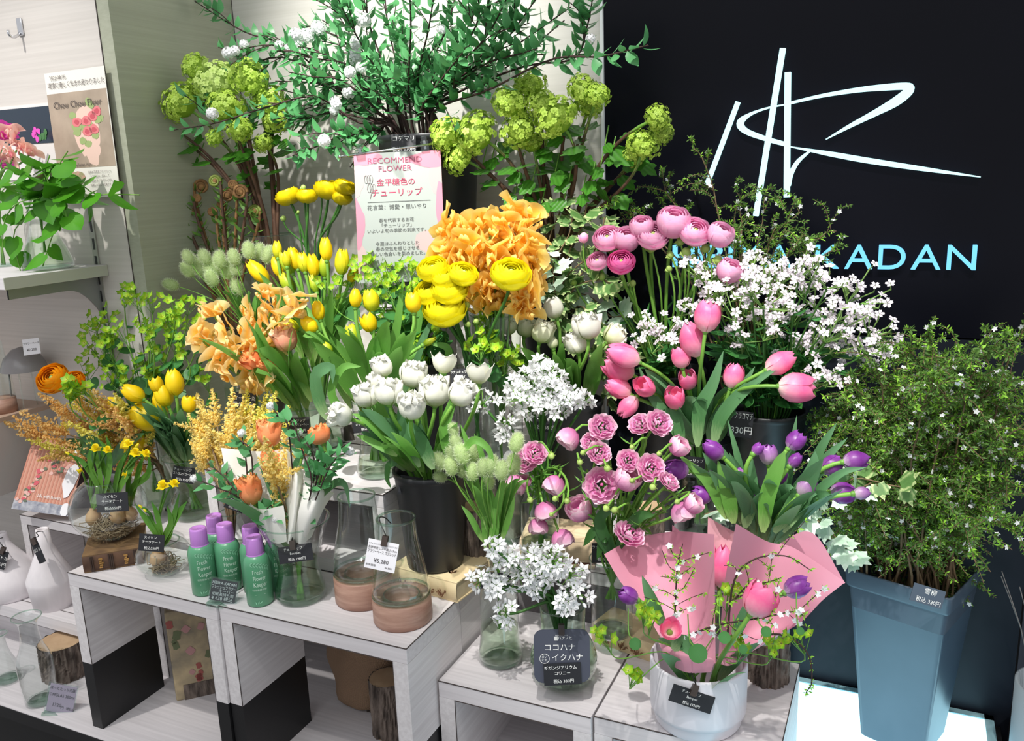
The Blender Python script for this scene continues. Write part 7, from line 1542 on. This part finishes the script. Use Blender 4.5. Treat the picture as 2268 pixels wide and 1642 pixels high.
# ---------------------------------------------------------------- bouquets
def sheet(name, rows, d0, mat, parent, nu=24, nv=24, thick=.0004):
    G = np.array([[onY(a, b, d0+e) for a, b, e in r] for r in rows])
    H = np.array([spline(G[i], nu) for i in range(len(G))]); K = np.stack([spline(H[:, j], nv) for j in range(nu)], 1)
    part(name, MB().grid(K), mat, parent)
def paper(name, c, trans=.35):
    m = leafy(name, [(0, c), (1, c)], trans, .55, noise_amt=.03); return m
wp = paper('white_paper', (246, 244, 238), .3); pp = paper('pink_paper', (214, 150, 170), .15); pp2 = paper('pink_paper_pale', (236, 178, 190), .35)
d = VTRU[1]
WPB = thing('bouquet_wrap', 'white paper wrap of the orange bouquet in the flared vase', 'wrapping paper', tuple(onY(640, 1200, d)))
sheet('back_sheet', [[(600, 1200, -.012), (625, 1215, .0), (650, 1200, -.012)], [(560, 1120, -.02), (600, 1110, .012), (645, 1115, -.02)], [(505, 1050, -.01), (575, 1050, .02), (650, 1060, .0)], [(489, 992, .0), (570, 1000, .025), (640, 995, .01)]], d, wp, WPB)
sheet('front_roll', [[(632, 1200, -.016), (640, 1205, -.03), (655, 1195, -.02)], [(640, 1140, -.02), (650, 1150, -.035), (664, 1130, -.02)], [(640, 1060, .0), (655, 1060, -.03), (672, 1060, -.01)], [(626, 995, .02), (640, 1000, .0), (672, 1046, -.01)]], d, wp, WPB)
sheet('right_sheet', [[(652, 1200, -.02), (668, 1205, -.025), (690, 1190, -.012)], [(660, 1140, -.03), (690, 1140, -.035), (716, 1130, .0)], [(670, 1090, -.02), (705, 1090, -.02), (735, 1100, .02)], [(674, 1052, -.01), (705, 1070, -.0), (742, 1094, .03)]], d, wp, WPB)
sheet('left_lip', [[(598, 1198, -.03), (615, 1205, -.035), (635, 1200, -.03)], [(570, 1150, -.035), (600, 1160, -.04), (632, 1150, -.03)], [(538, 1100, -.03), (575, 1128, -.045), (628, 1120, -.03)]], d, wp, WPB)
PO2 = Pot(VTRU[0], VTRU[1], float(onY(640, 1210, d)[2]), .014, .075)
for i, (b, t, fat) in enumerate([((600, 990), (594, 928), 1.0), ((716, 983), (700, 944), 1.25), ((604, 1052), (599, 998), 1.0), ((562, 1118), (548, 1052), .85), ((668, 1012), (672, 992), 1.4)]):
    tulip(('striped orange tulip', 'wrapped in the white paper bouquet', 'bloom'), 'orange bouquet tulips', 'tulip', PO2, b, t, 'egg' if i != 1 else 'half', oran_pet, stem_green, leaf_tulip_blue, leaves=2, ruf=.5, fat=fat*1.05, lw=.013, ll=.13, y=(VTRU[1]+.03, VTRU[1]+.05, VTRU[1]+.01, VTRU[1]-.03, VTRU[1]+.05)[i], bend=.3)
def sprigs(label, group, pot, tips, y, size=.022, n=14, pom=True):
    for i, pts in enumerate(tips):
        P = [onY(a, b, y-.012*(i % 3)) for a, b in pts]; bm, mm = pot.feet(P[0], .5); path = spline(np.array([bm, mm]+P), 18); o = thing('white_spirea_sprig', None, 'foliage', tuple(mm), group); reg((label, '', 'sprig tip'), o, P[-1]); part('stem', MB().tube(path, .0011, 5), twig_dark, o)
        leaves_along(o, path, KL, .3, 1, n, size, .9, droop=.1)
        if pom and i % 2 == 0: inst('flower_cluster', pom_mesh(i % 3), o, frame(path[-1], C_U-C_F, .0072), 'stuff')
sprigs('small leaved green sprig in the white paper bouquet', 'bouquet sprigs', PO2, [[(560, 1100), (545, 1020), (535, 960)], [(570, 1110), (555, 1000), (520, 970)], [(590, 1150), (600, 1120), (610, 1150)], [(600, 1160), (640, 1140), (615, 1090)], [(600, 1165), (600, 1140), (585, 1160)], [(690, 1080), (670, 1000), (650, 935)], [(700, 1080), (690, 1000), (660, 960)], [(705, 1080), (725, 1020), (765, 985)], [(710, 1080), (740, 1020), (775, 1000)], [(690, 1090), (700, 1030), (720, 1000)], [(540, 1110), (480, 1080), (430, 1060)], [(540, 1105), (500, 1060), (460, 1025)], [(545, 1110), (510, 1080), (500, 1035)], [(700, 1070), (715, 1040), (745, 1045)], [(640, 960), (625, 930), (600, 900)]], VTRU[1]-.01)
astilbe('peach astilbe plume', 'in the white paper bouquet', 'bouquet astilbe', PO2, [(585, 965), (600, 1000), (640, 1060), (628, 950), (606, 1030)], VTRU[1]-.01, [ast_yel], .075, 1.0)
loose('long curling tulip leaf at the right of the white paper bouquet', [(690, 1120), (740, 1072), (765, 1075), (775, 1125)], VTRU[1]-.005, 9, leaf_tulip_blue, 'paper leaves')
loose('upright dark tulip leaf at the right of the white paper bouquet', [(700, 1110), (725, 1070), (755, 1012)], VTRU[1]+.0, 9, leaf_tulip_blue, 'paper leaves')
# pink wrapped bouquet in the white pot
d = POT[1]
PPB = thing('bouquet_wrap', 'pink paper wrap standing in the round white pot', 'wrapping paper', tuple(onY(1550, 1470, d)))
sheet('left_sheet', [[(1470, 1425, -.02), (1500, 1462, -.05), (1540, 1478, -.055), (1585, 1470, -.05)], [(1425, 1350, .0), (1475, 1360, .03), (1530, 1370, .02), (1584, 1370, -.04)], [(1375, 1290, .0), (1440, 1285, .05), (1520, 1285, .05), (1583, 1285, -.03)], [(1338, 1228, .0), (1400, 1196, .06), (1490, 1178, .07), (1582, 1184, -.02)]], d, pp, PPB)
sheet('left_fold', [[(1490, 1300, .065), (1530, 1310, .06), (1570, 1300, .05)], [(1488, 1230, .07), (1530, 1235, .07), (1575, 1230, .055)], [(1489, 1163, .075), (1520, 1185, .07), (1575, 1196, .06)]], d, pp, PPB)
sheet('front_lip', [[(1480, 1470, -.048), (1520, 1490, -.06), (1575, 1490, -.06)], [(1468, 1445, -.05), (1510, 1455, -.062), (1580, 1462, -.06)], [(1457, 1420, -.04), (1500, 1440, -.055), (1550, 1452, -.055)]], d, pp, PPB)
sheet('right_sheet', [[(1590, 1470, -.055), (1615, 1475, -.05), (1645, 1458, -.03), (1668, 1430, .0)], [(1596, 1390, -.04), (1650, 1400, .03), (1720, 1400, .04), (1765, 1385, .01)], [(1605, 1290, -.03), (1680, 1300, .05), (1760, 1300, .055), (1822, 1330, .02)], [(1630, 1160, -.02), (1700, 1200, .06), (1760, 1215, .07), (1872, 1290, .03)]], d, pp, PPB)
sheet('right_back_sheet', [[(1700, 1300, .075), (1760, 1300, .075), (1830, 1310, .05)], [(1705, 1250, .085), (1765, 1250, .085), (1850, 1300, .05)], [(1712, 1212, .09), (1797, 1180, .09), (1872, 1292, .05)]], d, pp, PPB)
sheet('back_sheet', [[(1565, 1300, .08), (1600, 1310, .09), (1650, 1300, .08)], [(1566, 1220, .09), (1605, 1230, .10), (1660, 1230, .09)], [(1568, 1145, .10), (1610, 1170, .11), (1680, 1205, .09)]], d, pp2, PPB)
PPK = Pot(POT[0]+.0, POT[1]-.005, zp1-.03, .035, .07); yp = POT[1]
tulip(('open pink tulip', 'facing the viewer on the white pot rim', 'bloom'), 'pink bouquet tulips', 'tulip', PPK, (1483, 1402), (1480, 1380), 'open', pink_pet, stem_green, leaf_tulip_blue, fw=.85, leaves=1, fat=.88, lw=.012, ll=.09, y=yp-.085)
tulip(('large pink tulip', 'leaning across the pink paper', 'bloom'), 'pink bouquet tulips', 'tulip', PPK, (1662, 1362), (1705, 1297), 'half', pink_pet, stem_green, leaf_tulip_blue, leaves=1, fat=1.05, lw=.013, ll=.10, y=yp-.085)
tulip(('pink tulip', 'half hidden between the pink paper sheets', 'bloom'), 'pink bouquet tulips', 'tulip', PPK, (1594, 1300), (1600, 1205), 'closed', pink_pet, stem_green, leaf_tulip_blue, leaves=0, fat=.8, y=yp+.07)
tulip(('purple tulip', 'lying against the pink paper at right', 'bloom'), 'purple bouquet tulips', 'tulip', PPK, (1738, 1314), (1794, 1289), 'egg', purp_pet, stem_green, leaf_tulip_blue, leaves=1, fat=.95, lw=.012, ll=.10, y=yp-.02)
tulip(('purple tulip', 'at the left edge of the pink paper', 'bloom'), 'purple bouquet tulips', 'tulip', PPK, (1412, 1330), (1371, 1310), 'egg', purp_pet, stem_green, leaf_tulip_blue, leaves=1, fat=1.0, lw=.012, ll=.10, y=yp-.055)
loose('dark upright tulip leaf on the left pink paper', [(1470, 1390), (1445, 1330), (1422, 1275)], yp-.05, 15, leaf_tulip_blue, 'pink paper leaves', fold=.3)
loose('dark tulip leaf below the large pink tulip', [(1625, 1410), (1645, 1370), (1660, 1320)], yp-.06, 13, leaf_tulip_blue, 'pink paper leaves')
loose('dark tulip leaf on the pot rim', [(1490, 1440), (1510, 1420), (1530, 1440), (1545, 1452)], yp-.09, 17, leaf_tulip_blue, 'pink paper leaves')
sprB = [(float(onY(1495, 1400, yp-.06)[0]), yp-.06, float(onY(1495, 1400, yp-.06)[2]))]
def twig2(label, pts, y, group, nside=6, flw=.12, dark=True):
    P = np.array([onY(a, b, y) for a, b in pts]); path = spline(P, 20); o = thing('spirea_sprig', label, 'branch', tuple(P[0]), group); tw = MB().tube(path, np.linspace(.0014, .0006, 20), 5); lv, fl = MB(), MB(); segs = [path]
    for k in range(nside):
        j = 3+int(14*k/max(1, nside)); tt = nrm(path[j+1]-path[j]); sd = 1 if k % 2 else -1; e = nrm(np.cross(tt, C_F))*sd; kl = RND.uniform(.45, 1.25); ku = RND.uniform(.3, 1.1); sp_ = spline([path[j], path[j]+(tt*.5+e*.8)*.020*kl, path[j]+(tt*ku+e)*.036*kl+np.array([0, RND.uniform(-.01, .01), RND.uniform(-.006, .01)])], 7); tw.tube(sp_, .0005, 4); segs.append(sp_)
    for q in segs:
        for k in range(len(q)):
            if RND.random() < .75: a = tri_leaf_mesh(spir_leaf, k % 3); lv.add(a[0], a[1], a[2], frame(q[k], NG.randn(3)-C_F*.5, .0075*RND.uniform(.5, 1.2)))
            if RND.random() < flw:
                f_ = frame(q[k]-C_F*.003, -C_F+.5*NG.randn(3), .0045)
                for z in range(5): cz, sz_ = math.cos(z*1.257), math.sin(z*1.257); fl.add([(0, 0, .1), (.5*cz+.4*sz_, .5*sz_-.4*cz, .2), (cz, sz_, .1), (.5*cz-.4*sz_, .5*sz_+.4*cz, .2)], [(0, 1, 2, 3)], [(.5, .3), (.5, .6), (.5, 1), (.5, .6)], f_)
    part('twig', tw, twig_dark, o); part('leaflets', lv, spir_lime, o, False, kind='stuff')
    if fl.n: part('tiny_blossoms', fl, star_white, o, False, kind='stuff')
twig2('dark upright spirea twig on the left pink paper', [(1493, 1390), (1496, 1330), (1500, 1260), (1512, 1205)], yp-.055, None, 10)
twig2('arching spirea twig on the right pink paper', [(1610, 1420), (1625, 1290), (1670, 1240), (1740, 1232), (1793, 1262)], yp-.05, None, 4, .02)
twig2('spirea twig under the large pink tulip', [(1520, 1410), (1590, 1385), (1680, 1370), (1760, 1355), (1780, 1365)], yp-.085, None, 8, .22)
twig2('short spirea twig behind the large pink tulip', [(1625, 1330), (1660, 1295), (1700, 1290), (1730, 1280)], yp-.045, None, 4, .05)
twig2('trailing spirea twig hanging past the bark log', [(1690, 1405), (1745, 1410), (1790, 1450), (1798, 1510), (1785, 1535)], yp-.06, None, 0, .0)
bp2 = Pot(POT[0], POT[1]-.045, zp1+.02, .03, .05)
bupleurum('yellow green bracted stem in the pink wrapped bouquet', 'bracted stems in the pink bouquet', bp2, [(1430, 1350), (1440, 1365), (1335, 1405), (1410, 1490), (1640, 1425), (1765, 1405), (1715, 1425), (1612, 1315)], yp-.075, .009, 0, .006, 6)
for i, (px, py, s_) in enumerate([(1535, 1430, 46), (1600, 1400, 30), (1400, 1415, 30), (1640, 1430, 22), (1770, 1390, 20), (1690, 1390, 26)]):
    c = onY(px, py, yp-.095); dd = nrm(C_R*RND.uniform(-.4, .6)-C_U*.7-C_F*.3); o = min(GRP['bracted stems in the pink bouquet'], key=lambda t: math.hypot(pix(ORG[t.name])[0]-px, pix(ORG[t.name])[1]-py)); part('leaf_stalk', MB().tube(spline([c-dd*.02+[0, .02, .01], c-dd*.008, c], 6), .0008, 4), stem_green, o); inst('blade', lobed_leaf('round_leaf', leaf_bup, HEART, .3), o, frame(c, dd, s_*mpp(c), x=np.cross(dd, -C_F)))
name_in_order()
print('objects', len(bpy.data.objects), 'tris', sum(len(m.loop_triangles) if m.loop_triangles else len(m.polygons) for m in bpy.data.meshes))
